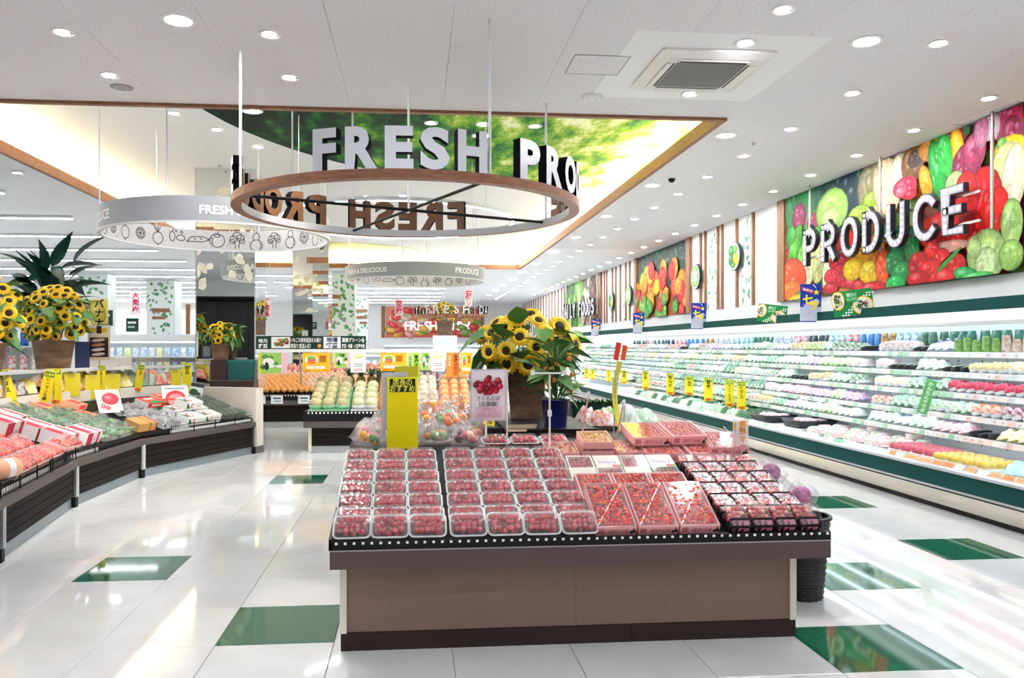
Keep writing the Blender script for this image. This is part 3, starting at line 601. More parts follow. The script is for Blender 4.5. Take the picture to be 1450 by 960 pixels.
# PRODUCE marquee letters
def arc(cx, cy, rx, ry, a0, a1, n=8): return [(cx+rx*math.cos(R(a0+(a1-a0)*i/n)), cy+ry*math.sin(R(a0+(a1-a0)*i/n))) for i in range(n+1)]
STK = {'P': [[(0, 0), (0, 1)], [(0, 1), (.3, 1)]+arc(.3, .72, .32, .28, 90, -90)+[(0, .44)]],
       'R': [[(0, 0), (0, 1)], [(0, 1), (.3, 1)]+arc(.3, .72, .32, .28, 90, -90)+[(0, .44)], [(.3, .44), (.62, 0)]],
       'O': [arc(.36, .5, .36, .5, 0, 360, 22)], 'D': [[(0, 0), (0, 1)], [(0, 1), (.2, 1)]+arc(.2, .5, .44, .5, 90, -90, 12)+[(0, 0)]],
       'U': [[(0, 1), (0, .32)]+arc(.31, .32, .31, .32, 180, 360, 10)+[(.62, 1)]], 'C': [arc(.4, .5, .4, .5, 45, 315, 18)],
       'E': [[(.55, 1), (0, 1), (0, 0), (.55, 0)], [(0, .52), (.48, .52)]], 'L': [[(0, 1), (0, 0), (.5, 0)]], 'I': [[(0, 1), (0, 0)]], 'A': [[(0, 0), (.33, 1), (.66, 0)], [(.13, .36), (.53, .36)]],
       'Y': [[(0, 1), (.32, .48), (.64, 1)], [(.32, .48), (.32, 0)]], 'F': [[(.55, 1), (0, 1), (0, 0)], [(0, .52), (.48, .52)]], 'S': [arc(.3, .74, .28, .25, 30, 270, 10)+arc(.3, .25, .28, .25, 90, -150, 10)]}
M_MARQ = mat('marquee frame', '2a2630', .4); M_MARF = mat('marquee face', 'b4b0be', .45); M_BULB = mat('marquee bulb', 'fffaf0', .4, emit=.35)
def ribbon(b, pts, w, y0, y1, m):
    n = len(pts); L = []; Rr = []
    for i in range(n):
        a = Vector(pts[max(0, i-1)]); c = Vector(pts[min(n-1, i+1)]); d = (c-a).normalized()
        if i == 0: d0 = d; e = Vector(pts[0])-(d*w/2 if Vector(pts[0]) != Vector(pts[-1]) else Vector((0, 0)))
        elif i == n-1: e = Vector(pts[-1])+(d*w/2 if Vector(pts[0]) != Vector(pts[-1]) else Vector((0, 0)))
        else: e = Vector(pts[i])
        k = 1
        if 0 < i < n-1:
            d1 = (Vector(pts[i])-a).normalized(); cs = max(.5, d.dot(d1)); k = 1/cs
        nv = Vector((-d.y, d.x))*w/2*k; L.append(e+nv); Rr.append(e-nv)
    v = [(p.x, y, p.y) for y in (y0, y1) for p in L+Rr]; f = []
    for i in range(n-1):
        f += [(i, i+1, n+i+1, n+i), (2*n+i, 3*n+i, 3*n+i+1, 2*n+i+1), (i, 2*n+i, 2*n+i+1, i+1), (n+i, n+i+1, 3*n+i+1, 3*n+i)]
    f += [(0, n, 3*n, 2*n), (n-1, 3*n-1, 4*n-1, 2*n-1)]
    b.add(v, f, m)
def marquee(name, label, txt, y0, y1, z, h, rods):
    o = thing(name, label, 'sign', (5.78, y0, z), FACE_L); n = len(txt); pit = (y0-y1)/n; sw = h*.19; i0 = 0
    for i, ch in enumerate(txt):
        if ch == ' ': continue
        k = min(h-sw, pit*1.05); fr, fc, bl = MB(), MB(), MB()
        for st in STK[ch]:
            p = [(q[0]*k*1.0+sw/2, q[1]*(h-sw)+sw/2) for q in st]
            ribbon(fr, p, sw, -.06, 0, M_MARQ); ribbon(fc, p, sw*.8, -.064, -.055, M_MARF)
            ln = [0]
            for a_, c_ in zip(p, p[1:]): ln.append(ln[-1]+math.hypot(c_[0]-a_[0], c_[1]-a_[1]))
            cnt = max(2, int(ln[-1]/(h*.135)))
            for q in range(cnt+1):
                t = ln[-1]*q/cnt; s_ = max(j for j in range(len(p)-1) if ln[j] <= t+1e-9); u = (t-ln[s_])/max(1e-6, ln[s_+1]-ln[s_])
                bl.sph((p[s_][0]+(p[s_+1][0]-p[s_][0])*u, -.066, p[s_][1]+(p[s_+1][1]-p[s_][1])*u), sw*.24, M_BULB, 6, 4, (1, .4, 1))
        l = fr.obj('letter', o, (i*pit+.02, 0, 0)); fc.obj('letter_face', l); stuff(bl.obj('bulbs', l))
    for zz in (.12, h-.12): MB().box(0, .005, zz-.012, y0-y1, .03, zz+.012, M_CHROME).obj('rail', o)
    for y in rods: MB().cyl((y0-y, .045, .02), (y0-y, .045, ZC-z), .017, M_CHROME).obj('rod', o)
marquee('marquee_sign', 'bulb lettered PRODUCE sign hanging before the big vegetable mural', 'PRODUCE', 11.2, 7.62, 2.7, .54, (11.18, 9.42, 7.5))
marquee('marquee_sign', 'distant bulb lettered DAILY FOODS sign before the third mural', 'DAILY FOODS', 30, 24.6, 2.55, .55, (29.9, 27.3, 24.7))

# ---------------------------------------------------------------- refrigerated multi-deck cases along right wall
M_CASEW = mat('case white', 'eef2f2', .35); M_CASEK = mat('case kick steel', 'cfc8bc', .22, metal=.75); M_PANE = mat('price rail', 'e6ecec', .25)
SH = [(1.45, 5.40), (1.25, 5.37), (1.05, 5.34), (.84, 5.31), (.645, 5.28)]
rn = random.Random(5)
def extrude_y(prof, y0, y1, m, closed=True):
    b = MB(); n = len(prof); v = [(x, y, z) for y in (y0, y1) for x, z in prof]; b.add(v, [(i, n+i, n+(i+1) % n, (i+1) % n) for i in range(n if closed else n-1)], m)
    if closed: b.add(v, [tuple(range(n)), tuple(reversed(range(n, 2*n)))], m)
    return b
def case(label, y0, y1, fruit_to=None):
    o = thing('refrigerated_case', label, 'refrigerator', (0, y0, 0)); L = y1-y0-.004
    MB().box(4.93, 0, 0, 5.1, L, .05, M_BLACK).obj('toe_recess', o)  # black block puts the shade of the toe gap into its colour
    extrude_y([(4.99, 0.0), (4.99, .05), (4.9, .052), (4.86, .12), (4.845, .2), (5.9, .2), (5.9, 0)], 0, L, M_CASEK).obj('kick_panel', o)
    MB().box(4.835, 0, .2, 5.9, L, .215, M_BLACK).obj('seam_strip', o)
    extrude_y([(4.83, .215), (4.83, .235), (4.84, .238), (5.0, .238), (5.0, .215)], 0, L, M_ALU).obj('lower_bumper', o)
    MB().box(4.82, 0, .238, 4.95, L, .388, M_GREEN).obj('green_band', o)
    extrude_y([(4.80, .388), (4.80, .412), (4.82, .425), (4.9, .425), (4.9, .388)], 0, L, M_ALU).obj('upper_bumper', o)
    extrude_y([(4.84, .425), (4.875, .47), (4.885, .47), (4.86, .425)], 0, L, film('rail clear', .15)).obj('front_glass', o)
    extrude_y([(4.87, .36), (4.87, .42), (5.8, .44), (5.8, .36)], 0, L, M_CASEW).obj('deck', o)
    b = MB(); b.box(5.8, 0, .2, 5.9, L, 1.84, M_CASEW)
    b.obj('back_panel', o); b = MB(); ms = mat('slot', '4a4c50', .6)
    for k in range(int(L/.35)):
        for q in range(26): b.box(5.797, .2+.35*k, .5+q*.045, 5.8, .212+.35*k, .525+q*.045, ms)
    stuff(b.obj('bracket_slots', o))
    MB().box(5.28, 0, 1.86, 6.0, L, 1.975, M_GREEN).obj('canopy_band', o)
    extrude_y([(5.28, 1.73), (5.26, 1.76), (5.27, 1.86), (6.0, 1.86), (6.0, 1.84), (5.5, 1.84), (5.42, 1.73)], 0, L, M_CASEW).obj('canopy', o)
    MB().box(5.43, .05, 1.775, 5.52, L-.05, 1.8, M_CASELED).obj('lamp_tube', o)
    b = MB(); b.box(4.87, 0, .42, 5.9, .03, 1.84, M_CASEW) if y0 > 20 else None
    for k, (z, xf) in enumerate(SH):
        sh = extrude_y([(xf, z-.02), (xf, z), (5.8, z), (5.8, z-.02)], 0, L, M_CASEW).obj('shelf', o)
        extrude_y([(xf-.02, z-.035), (xf-.005, z+.02), (xf, z+.02), (xf-.012, z-.035)], 0, L, M_PANE).obj('price_rail', sh)
        MB().box(xf+.02, .02, z-.03, xf+.045, L-.02, z-.021, M_CASELED).obj('shelf_light', sh)
        p = Pr(.0002); y = y1-.03 
        while y > max(y0+.05, y1-24):
            fr = fruit_to and y < fruit_to; w = .1 if y < 14 else .2
            c = rn.choice(['f4d8d4', 'f6e6dc', 'd8d8d8', 'f2c8c0', 'ece6e4']) if fr else rn.choice(['8ccaa0', 'f0f2ee', 'dfe6e0', '9fd4ae', 'f2e6dc', 'e6e6e2'])
            p.rect((y1-y), 0, (y1-y)+w*.85, .045, c)
            p.k = 1
            if y < 12 and rn.random() < .6: p.k = 2; p.rect((y1-y)+w*.15, .012, (y1-y)+w*.5, .034, 'b8bcbc' if fr else 'c8d8cc'); p.k = 1
            y -= w*rn.choice([1, 1, 1.5])
        q = stuff(p.obj('price_labels', sh, (xf-.0215, L-.0, z-.031), (R(-15.5), 0, 0))); q.rotation_euler = Euler((R(-15), 0, FACE_L), 'XYZ')
    p = Pr(.0002); y = y1-.05
    while y > max(y0+.05, y1-16):
        w = rn.choice([.1, .14, .2]); near = y < 7.9
        c = rn.choice(['f59a54', 'f2b27a', 'f0f0ec', 'f4a060', 'e8e6e2']) if near else rn.choice(['8ccaa0', 'eef0ec', 'e0e4e0', 'f2d0c0', 'f0f0ea'])
        p.rect(y1-y, 0, y1-y+w*.9, .048, c); p.k = 1
        if near and c[0] == 'f' and w > .12: p.k = 2; p.text('カットフルーツ', y1-y+w*.45, .012, .03, 'e8501c', .01, w=w*.8); p.k = 1
        y -= w*1.05
    q = stuff(p.obj('deck_labels', o, (4.838, L, .426))); q.rotation_euler = Euler((R(-38), 0, FACE_L), 'XYZ')
    return o
case('near refrigerated case full of wrapped fruit and vegetables at right', 3.2, 8.95, 7.25)
case('long refrigerated case continuing into the distance beyond the PRODUCE letters', 8.95, 25.2)
p = None
# wrapped goods on the shelves
def pm(c, c2, ns=28): return mat('wrap %s %s' % (c, c2), c, .25, c2=c2, ns=ns, spec=.6)
def good(kind, c, c2, lab=None):
    b = MB(); m = pm(c, c2)
    if kind == 'bag': b.pillow(.12, .21, .1, m, seed=hash(c) % 99, n=5)
    elif kind == 'pack':
        b.loft([(.1, .17, 0, .015), (.115, .185, .03, .02)], M_CASEW, k=1); b.loft([(.115, .185, .03, .03), (.11, .18, .075, .03), (.07, .13, .095, .03)], m, k=1, caps=(False, True))
    elif kind == 'fruit':
        b.loft([(.1, .15, 0, .015), (.115, .165, .025, .02)], M_CASEW, k=1)
        for x in (-.029, .029):
            for y in (-.05, .002, .052): b.sph((x, y, .05), .034, m, 7, 5, (1, 1, 1.25))
    elif kind == 'pouch': b.loft([(.09, .05, 0, .012), (.1, .055, .04, .02), (.1, .04, .11, .015), (.095, .008, .15, .003)], m, k=1)
    elif kind == 'tray': b.loft([(.1, .16, 0, .015), (.125, .185, .035, .02)], mat('dark tray', '24242a', .35), k=1); b.loft([(.11, .17, .034, .02), (.1, .16, .042, .02)], m, k=1, caps=(False, True))
    if lab: b.add([(-.03, -.05, .1), (.03, -.05, .1), (.03, .02, .104), (-.03, .02, .104)], [(0, 1, 2, 3)], mat('sticker '+lab, lab, .4))
    return b.mesh({'bag': 'vegetable_bag', 'pack': 'vegetable_pack', 'fruit': 'fruit_pack', 'pouch': 'food_pouch', 'tray': 'food_tray'}[kind])
VEG = [('bag', '4f9a5c', 'dcecd8', 'f2f2ee'), ('bag', '7ab86a', 'f0f6ec', None), ('pack', '3f7a44', 'd8e8d4', 'e8503c'), ('bag', 'e8a0a8', 'f6eef0', None), ('pack', 'e8b04a', 'f4ecd8', '3f9a54'), ('bag', '2f6a44', 'a8ccac', None), ('bag', 'b88ac0', 'f2ecf4', None), ('pack', 'd86a4a', 'f4e4dc', None), ('bag', 'a8c850', 'eef4dc', 'f4f4f4'), ('bag', '6a9ab8', 'e8f0f4', None), ('bag', 'f2f6f0', 'a8d0a4', 'ffffff'), ('bag', 'eef4ec', '7cb884', None), ('pack', 'e8f2e4', '8cc48c', 'f4f4f0'), ('bag', 'f6f8f6', 'd8e8d8', 'd8ecdc'), ('pack', 'f4f0f0', 'e8b8b8', None), ('bag', 'dfeee0', '5a9a6c', None), ('bag', 'f2f4f8', 'c8d4e4', '5a78b0'), ('pack', 'f4f2e4', 'e4d890', None), ('bag', 'f4f6f4', 'b4dcb0', 'e87a9a'), ('tray', 'e8f0e4', '9ccc94', None), ('bag', 'e4f4dc', 'a4dc70', None)]
FRU = {0: [('pouch', 'f2a030', 'd85a1c'), ('pouch', 'eef4f2', 'a8d4d0'), ('pouch', 'e8eef4', 'b8c8e0'), ('pouch', '9cc870', '4f9a3c'), ('pouch', 'f2f0ee', 'b0aeb4'), ('pouch', 'f4e8dc', 'c89a80')],
       1: [('fruit', 'f6c81c', 'f2b80c'), ('fruit', 'f6d848', 'f2c020'), ('fruit', 'f4ecc0', 'f0e090'), ('pack', 'f6f4ec', 'f0c060'), ('pack', 'f4f0e6', '6a9a70')],
       2: [('fruit', 'c83a50', 'a82840'), ('fruit', 'e8607a', 'd03a58'), ('fruit', 'f4e680', 'f0d850'), ('pack', 'f2dce0', 'd87890'), ('pack', '8a3a50', 'f0d8dc')],
       3: [('pack', '7a2444', 'e8d4dc'), ('fruit', 'd8b838', 'f0d84a'), ('pack', 'e8784a', 'f6d8c8'), ('tray', '34343c', '4a4a54'), ('pack', 'd04a5a', 'f4e4e8')],
       4: [('pack', '9a3058', 'd888a8'), ('fruit', 'f0dc50', 'e8cc30'), ('tray', '3a3a42', '6a6a74'), ('pack', 'b85a84', 'e8c0d0'), ('bag', 'f4f0dc', 'e8d878')]}
VP = [(good(*v), v[0]) for v in VEG]; FP = {k: [(good(v[0], v[1], v[2]), v[0], v[1]) for v in vs] for k, vs in FRU.items()}
NK = {'bag': 'bag of vegetables', 'pack': 'film wrapped vegetable pack', 'fruit': 'clear pack of fruit', 'pouch': 'upright food pouch', 'tray': 'dark tray of food'}
CN = {'f6c81c': 'yellow', 'f6d848': 'pale yellow', 'f4ecc0': 'cream', 'c83a50': 'dark red', 'e8607a': 'pink', 'f4e680': 'pale yellow', 'd8b838': 'golden', 'f0dc50': 'yellow', 'f2a030': 'orange', 'eef4f2': 'pale blue', 'e8eef4': 'silvery', '9cc870': 'green', 'f2f0ee': 'white and grey', 'f4e8dc': 'brownish'}
SN = ['top', 'second', 'third', 'fourth', 'lowest']
for k, (z, xf) in enumerate(SH):
    y = 5.3; i = 0; run = 0; cur = None
    far = RB()
    while y < 24.6:
        pit = .128 if y < 12 else .17 if y < 17 else .24; fr = y < 7.2-.05*k; near = 'near' if y < 8.9 else 'far'
        if run <= 0: cur = rn.choice(FP[k] if fr else VP); run = rn.randint(2, 5)
        run -= 1
        if abs(y-8.95) < .08: y += pit; continue
        d = xf+.105+rn.uniform(0, .015); kind = cur[1]; sc = pit/.128
        if y > 16.5:
            far.put(cur[0], (d if kind != 'pouch' else xf+.05, y, z+.0005+(.027 if kind != 'pouch' else 0)), (0, R(14) if kind != 'pouch' else 0, math.pi/2), (sc, 1, 1)); y += pit; continue
        o = link('salad_bag' if kind == 'bag' else cur[0].name.split('.')[0], cur[0], None, (d if kind != 'pouch' else xf+.05, y, z+.0005), (0, R(14) if kind != 'pouch' else 0, math.pi/2+rn.uniform(-.08, .08)))
        if kind != 'pouch': o.location.z += .027
        o.scale = (sc, 1, rn.uniform(.9, 1.2))
        c = CN.get(cur[2], '')+' ' if fr else ''
        tag(o, '%s%s, %s from near end, %s shelf of right case' % (c, NK[kind], nth(i), SN[k]), NK[kind].split()[-1] if kind in ('pouch',) else 'bag' if kind == 'bag' else 'tray' if kind == 'tray' else 'pack', 'wrapped goods on the %s shelf of the refrigerated cases' % SN[k])
        i += 1
        y += pit
    tag(far.obj('distant_goods'), 'far run of wrapped goods on the %s shelf, beyond the yellow cards' % SN[k], 'goods', None, 'stuff')
# a second, taller rank at the back of the top shelf
PK = [good('pouch', *c) for c in (('2a6ab0', '3f8ac8'), ('24303a', '3a4a54'), ('3f7a5a', '20503a'), ('e8e4e0', '8a9aa8'), ('d8a840', '5a3a28'), ('b03a4a', 'e8d0d0'), ('5a8a9a', 'cfe0e0'), ('1f5a48', '2f7a60'))]
y = 5.6; i = 0; run = 0
while y < 20:
    if run <= 0: cur = rn.choice(PK); run = rn.randint(2, 4)
    run -= 1
    o = link('food_pouch', cur, None, (5.66+rn.uniform(-.02, .02), y, 1.4505), (0, 0, math.pi/2)); o.scale = (1.25, 1.2, 1.55)
    tag(o, 'tall food pouch standing at back of the top shelf, %s from the near end' % nth(i), 'pouch', 'tall pouches at back of the top shelf'); i += 1; y += .15 if y < 13 else .25
# bottom deck goods
def deckput(me, label, cat, x, y, rz, sc=1, group=None): 
    o = link(me.name.split('.')[0], me, None, (x, y, .4275+(x-5.335)*.0215+.004), (0, 0, rz)); o.scale = (sc, sc, sc); return tag(o, label, cat, group)
M_PL = mat('white foam tray', 'f4f4f2', .5)
def punnet(c, c2, w=.14, d=.36, rows=2, cols=5, r=.037):
    o = thing('fruit_pack', '', 'pack'); m = pm(c, c2)
    MB().loft([(w, d, 0, .02), (w+.02, d+.02, .03, .025)], M_PL, k=2).obj('tray', o); b = MB()
    for i in range(rows):
        for j in range(cols): b.sph((-w/2+w*(i+.5)/rows, -d/2+d*(j+.5)/cols, .03+r*.8), r, m, 10, 7)
    stuff(b.obj('fruit', o)); MB().loft([(w+.012, d+.012, .031, .02), (w, d, .03+r*1.75, .03)], M_FILM, k=2, caps=(False, True)).obj('lid', o)
    return Proto(o)
py_, pp_ = punnet('f2cf2c', 'f4dc60'), punnet('e85a74', 'd83a58')
for i in range(4): py_.put((5.1, 6.5+.185*i, .43), rz=math.pi/2, label='clear pack of round yellow fruit on the bottom deck, %s from the near end' % nth(i), group='yellow fruit packs on the bottom deck')
for i in range(4): pp_.put((5.14, 7.26+.185*i, .43), rz=math.pi/2, label='clear pack of round pink fruit on the bottom deck, %s from the near end' % nth(i), group='pink fruit packs on the bottom deck')
deckput(good('bag', 'a8d8d4', 'c8e8e4'), 'pale teal bag lying on the bottom deck at right edge', 'bag', 5.1, 6.25, .3, 1.1)
y = 8.0; i = 0; sal = [good('tray', 'f0e4e0', 'c8a090'), good('pack', 'f4ecec', 'e0a0a0'), good('pack', 'eef2e8', 'b0cc98')]
while y < 9.8:
    for r_ in range(3): deckput(sal[(i+r_) % 3], 'flat salad pack, %s from yellow fruit, %s from front, on bottom deck' % (nth(i), nth(r_)), 'pack', 5.04+.2*r_, y, math.pi/2, group='flat salad packs on the bottom deck')
    i += 1; y += .14
eg = mat('pale sandwich box', 'f4e8dc', .4)
for i, (x, y) in enumerate(((5.5, 9.0), (5.5, 8.25))):
    o = thing('food_box', 'small pale box stacked on the flat salad packs, '+('farther one' if i == 0 else 'nearer one'), 'box', (x, y, .505)); MB().loft([(.15, .1, 0, .01), (.16, .11, .06, .01)], eg, k=1).obj('tub', o); MB().box(-.07, -.045, .06, .07, .045, .064, mat('pink label', 'e8889a', .4)).obj('label_top', o)
for i, (x, y, w) in enumerate(((5.38, 10.35, .55), (5.28, 11.2, .5))):
    o = thing('display_basket', 'dark shallow basket standing on the bottom deck, '+('nearer' if i == 0 else 'farther')+' one', 'basket', (x, y, .435)); md = mat('basket dark', '22242c', .4)
    b = MB(); b.loft([(w-.06, .5, 0, .06), (w, .62, .1, .08), (w-.02, .6, .1, .08), (w-.07, .5, .015, .06)], md, caps=(True, True), k=3); b.obj('bowl', o)
    for k in range(5): 
        q = link('meat_pack', sal[1], None, (x-.12+.11*(k % 3), y-.14+.17*(k//3), .46), (0, 0, .2*k)); q.scale = (.9, .9, 1); tag(q, 'pink wrapped pack inside the %s dark deck basket, %s of five' % ('nearer' if i == 0 else 'farther', nth(k)), 'pack', 'pink packs in the dark deck baskets')
gb = [good('bag', 'dcead8', '5a9a60'), good('bag', 'e8f0e4', '9cc498'), good('bag', '3f7a48', '2a5a38'), good('bag', 'f4f2f0', 'b89ac8'), good('bag', 'f0dcd0', 'e08a50')]
y = 11.7; i = 0
while y < 19:
    for r_ in range(3):
        deckput(gb[rn.randint(0, 4 if y > 16 else 2)], 'leafy bag on bottom deck, %s beyond the dark baskets, %s from front' % (nth(i), nth(r_)), 'bag', 5.03+.23*r_, y, rn.uniform(-.4, .4)+math.pi/2, 1.15, 'leafy bags on the bottom deck')
    i += 1; y += .2 if y < 15 else .3
b = MB(); 
for k, (x, y) in enumerate(((5.2, 15.5), (5.25, 15.75), (5.3, 16.0))):
    o = thing('rhubarb_bundle', 'bundle of long white stalks with a red base leaning on bottom deck, %s of three' % nth(k), 'vegetable', (x, y, .46), rot=(R(-24), R(20), .4)); b = MB(); c = MB()
    for q in range(4): b.cyl((-.04+.027*q, 0, .02), (-.04+.027*q, .42, .02), .013, mat('white stalk', 'e4ecd4', .4), 6); c.cyl((-.04+.027*q, -.16, .02), (-.04+.027*q, 0, .02), .015, mat('red stalk', 'b01838', .4), 6)
    b.obj('stalks', o); c.obj('red_ends', o)
o = thing('cucumber', 'long dark green cucumber lying on the bottom deck', 'vegetable', (5.05, 14.3, .455), rz=.25); MB().sph((0, 0, .0), .034, mat('cucumber', '2c5a44', .4), 8, 8, (1, 6, 1)).obj('body', o)
# yellow hanging price cards and promotion cards
def strip_card(name, label, loc, w, h, txt, rz=0, tail=True, rot=None, group=None, head='お買得', rod=0):
    p = Pr(.0004); p.rect(-w/2, 0, w/2, h, 'f6e02c'); p.rect(-w*.42, h*.84, w*.42, h*.975, '3f8a2c'); p.text(head, 0, h*.87, w*.3, 'f6ee60', .02, w=w*.75)
    p.text(txt, 0, h*.74, min(w*.5, h*.62/len(txt)), '2a2a1c', .02, vert=True)
    if tail: p.rect(-w*.36, h*.02, w*.36, h*.12, 'f08a2c'); p.text('128', 0, h*.04, w*.26, 'd8321c', .03, w=w*.6)
    o = board(name, label, 'sign', w, h, p, loc, rz, mat('yellow card', 'f2dc28', .5), .002, group, rot)
    if rod: MB().cyl((0, .004, h*.9), (0, .004, h+rod), .004, M_ROD, 6).obj('hanger', o)
    return o
for i, (y, zt, zb, txt, w) in enumerate(((12.04, .98, .53, 'レタス', .15), (12.51, .98, .54, 'サニーレタス', .15), (13.44, .98, .57, '春菊', .16), (14.4, .97, .62, '小葱', .16), (15.5, .99, .56, '長ねぎ', .16), (17.2, .99, .58, '水菜', .15), (19.0, .95, .62, '白菜', .15), (20.5, .9, .6, 'ごぼう', .14), (22.4, .88, .58, '大根', .14), (23.2, .88, .58, '人参', .14))):
    strip_card('hanging_price_card', 'yellow hanging price card over the bottom deck, %s from the near end of the row' % nth(i), (5.15, y, zb), w, zt-zb, txt, 0, rod=.035)
for y0, y1 in ((11.7, 14.0), (14.0, 17.6), (17.6, 23.6)):
    o = thing('card_rail', 'thin white rail carrying yellow hanging price cards, %s stretch' % {11.7: 'nearest', 14.0: 'middle', 17.6: 'farthest'}[y0], 'rail', (5.15, y0, 1.01)); MB().cyl((0, 0, 0), (0, y1-y0-.02, 0 if y0 < 17 else -.1), .006, M_ROD, 6).obj('bar', o)
    for q in (.3, y1-y0-.3): MB().cyl((0, q, 0), (.17, q, .04), .005, M_ROD, 6).obj('bracket', o)
def star_card(label, y, z0, h, w):
    p = Pr(.0005); p.grad(-w/2, 0, w/2, h*.4, 'c4c8d4', 'b4bccc'); p.rect(-w/2, h*.4, w/2, h, '1c3a9a'); p.rect(-w/2, 0, w/2, h*.03, '1c3a9a')
    p.poly([(-w/2, h*.3), (w*.1, h*.36), (w*.42, h*.55), (w*.3, h*.62), (-w*.2, h*.5)], 'b8c0d4')
    p.poly([(-w*.42, h*.93), (w*.12, h*.83), (w*.1, h*.74), (-w*.42, h*.84)], 'e0285a'); p.text('星に願いを', -w*.15, h*.82, w*.12, 'ffffff', .02, w=w*.45, rot=-12)
    st = [(.16*w*(1 if k % 2 == 0 else .42)*math.sin(R(36*k)), .16*w*(1 if k % 2 == 0 else .42)*math.cos(R(36*k))) for k in range(10)]
    p.poly([(w*.27+x, h*.78+y_) for x, y_ in st], 'f6e02c')
    p.text('七', -w*.14, h*.5, w*.46, 'f6e028', .05); p.text('夕', w*.2, h*.36, w*.44, 'f6e028', .05); p.line([(w*.1, h*1.0), (w*.25, h*.9)], .008, 'e8e8e8'); p.text('たなばた', -w*.2, h*.42, w*.12, 'f4b8d0', .02, rot=-14, w=w*.4)
    for k in range(6): p.rect(-w*.4+k*w*.15, h*(.1+.05*(k % 3)), -w*.37+k*w*.15, h*(.15+.05*(k % 3)), ['e8d060', '7a8ad8', 'e87a8a'][k % 3])
    o = board('star_festival_card', label, 'sign', w, h, p, (5.2, y, z0), R(-9), mat('card back', 'd8dae0', .5), .004)
    MB().box(-.01, .004, h*.2, .01, .1, h*.22, M_WHITE).obj('clip', o)
for y, z0, h, w, l in ((9.96, 1.845, .5, .27, 'nearest the big PRODUCE mural'), (14.05, 1.845, .48, .27, 'below the slim wall battens'), (17.9, 1.83, .48, .26, 'below the second mural'), (22.2, 1.84, .48, .26, 'farthest along the canopy')):
    star_card('blue star festival card reading 七夕 on the case canopy, '+l, y, z0, h, w)
def salad_card(label, y, z, w, h, tilt, rz):
    p = Pr(.0005); p.rect(-w/2, 0, w/2, h, '1f8a44')
    for k in range(9):
        for q in range(3): x = -w*.3+k*w*.08; p.poly([(x+q*.03, h*.02+k*h*.1), (x+q*.03+.014, h*.02+k*h*.1+.012), (x+q*.03+.028, h*.02+k*h*.1), (x+q*.03+.014, h*.02+k*h*.1-.012)], 'e8f2e4')
    r = random.Random(int(y*10))
    for cx, cy, rx, ry in ((-w*.36, h*.62, w*.17, h*.38), (w*.25, h*.34, w*.26, h*.36)):
        p.ell(cx, cy, rx, ry, 'f0c030', n=24); p.ell(cx, cy, rx*.88, ry*.88, 'e8e4d0', n=24)
        for k in range(26): a = r.uniform(0, 6.3); d = r.uniform(0, .68); p.blob(cx+rx*d*math.cos(a), cy+ry*d*math.sin(a), rx*.2, ry*.16, r.choice(['3f7a2c', '8cb84a', 'e8a0a8', 'f4eee0', '7a2838', 'c8dc8c', '2a5a24']), r.uniform(0, 180), 8)
    p.rect(-w*.14, h*.52, w*.14, h*.9, '2a9a50'); p.text('簡単に作って', 0, h*.74, .05, 'f4f8f0', .01, w=w*.24); p.text('おいしいサラダ', 0, h*.58, .04, 'e4f0dc', .01, w=w*.24)
    o = board('salad_card', label, 'sign', w, h, p, (5.24, y, z), rz, mat('card back', 'd8dae0', .5), .004, rot=(0, R(tilt), rz)); MB().box(-.02, .0, -.02, .02, .03, .02, M_CLEAR).obj('clip', o)
salad_card('green salad picture card leaning on canopy right of the nearest star card', 9.0, 1.9, .44, .3, -6, R(-38))
salad_card('green salad picture card on canopy left of the nearest star card', 11.2, 1.88, .42, .26, 8, R(-42))
pcm = Pr(.0005); pcm.rect(-.045, 0, .045, .36, '6cc070'); pcm.text('かんたんサラダ', 0, .3, .046, 'f4fff0', .03, vert=True)
board('vertical_shelf_sign', 'slanted green vertical shelf sign with white lettering in the near case', 'sign', .1, .36, pcm, (5.24, 7.75, .83), R(-35), mat('shelf sign green', '6cc070', .5), .003, rot=(0, R(16), R(-35)))
# ---------------------------------------------------------------- left produce island (follows a bent front line)
PL = [Vector((-2.62, 4.0)), Vector((-2.905, 5.85)), Vector((-3.2, 7.8)), Vector((-3.14, 9.48)), Vector((-2.26, 11.5))]
def seg(i): a, c = PL[i], PL[i+1]; d = (c-a).normalized(); return a, d, Vector((-d.y, d.x)), (c-a).length
def offp(i, o):
    if i == 0: a, d, n, L = seg(0); return a+n*o
    if i == 4: a, d, n, L = seg(3); return a+d*L+n*o
    n = (seg(i-1)[2]+seg(i)[2]).normalized(); return PL[i]+n*(o/n.dot(seg(i)[2]))
M_PLANK = mat('dark plank', '2a2220', .7, c2='191413', ns=16, stretch=(1, 1, 10), spec=.15); M_GROOVE = mat('plank gap', '0e0c0c', .7)
island = thing('produce_island', 'long dark plank fronted produce island bending along the left aisle', 'display', (0, 0, 0))
def band(o0, z0, o1, z1, th, m, i0=0, i1=4):
    """a strip following the bent front from offset o0 to o1"""
    b = MB()
    for i in range(i0, i1):
        p, q, r, s_ = offp(i, o0), offp(i+1, o0), offp(i+1, o1), offp(i, o1)
        v = [(p.x, p.y, z0), (q.x, q.y, z0), (r.x, r.y, z1), (s_.x, s_.y, z1)]; v += [(x, y, z-th) for x, y, z in v]
        b.add(v, [(0, 1, 2, 3), (7, 6, 5, 4), (0, 4, 5, 1), (1, 5, 6, 2), (2, 6, 7, 3), (3, 7, 4, 0)], m)
    return b
band(.02, .1, .05, .1, .1, mat('kick grey', '8f9aa2', .35, metal=.3)).obj('kick_strip', island)
band(.03, .43, .06, .43, .43, M_GROOVE).obj('front_backing', island)
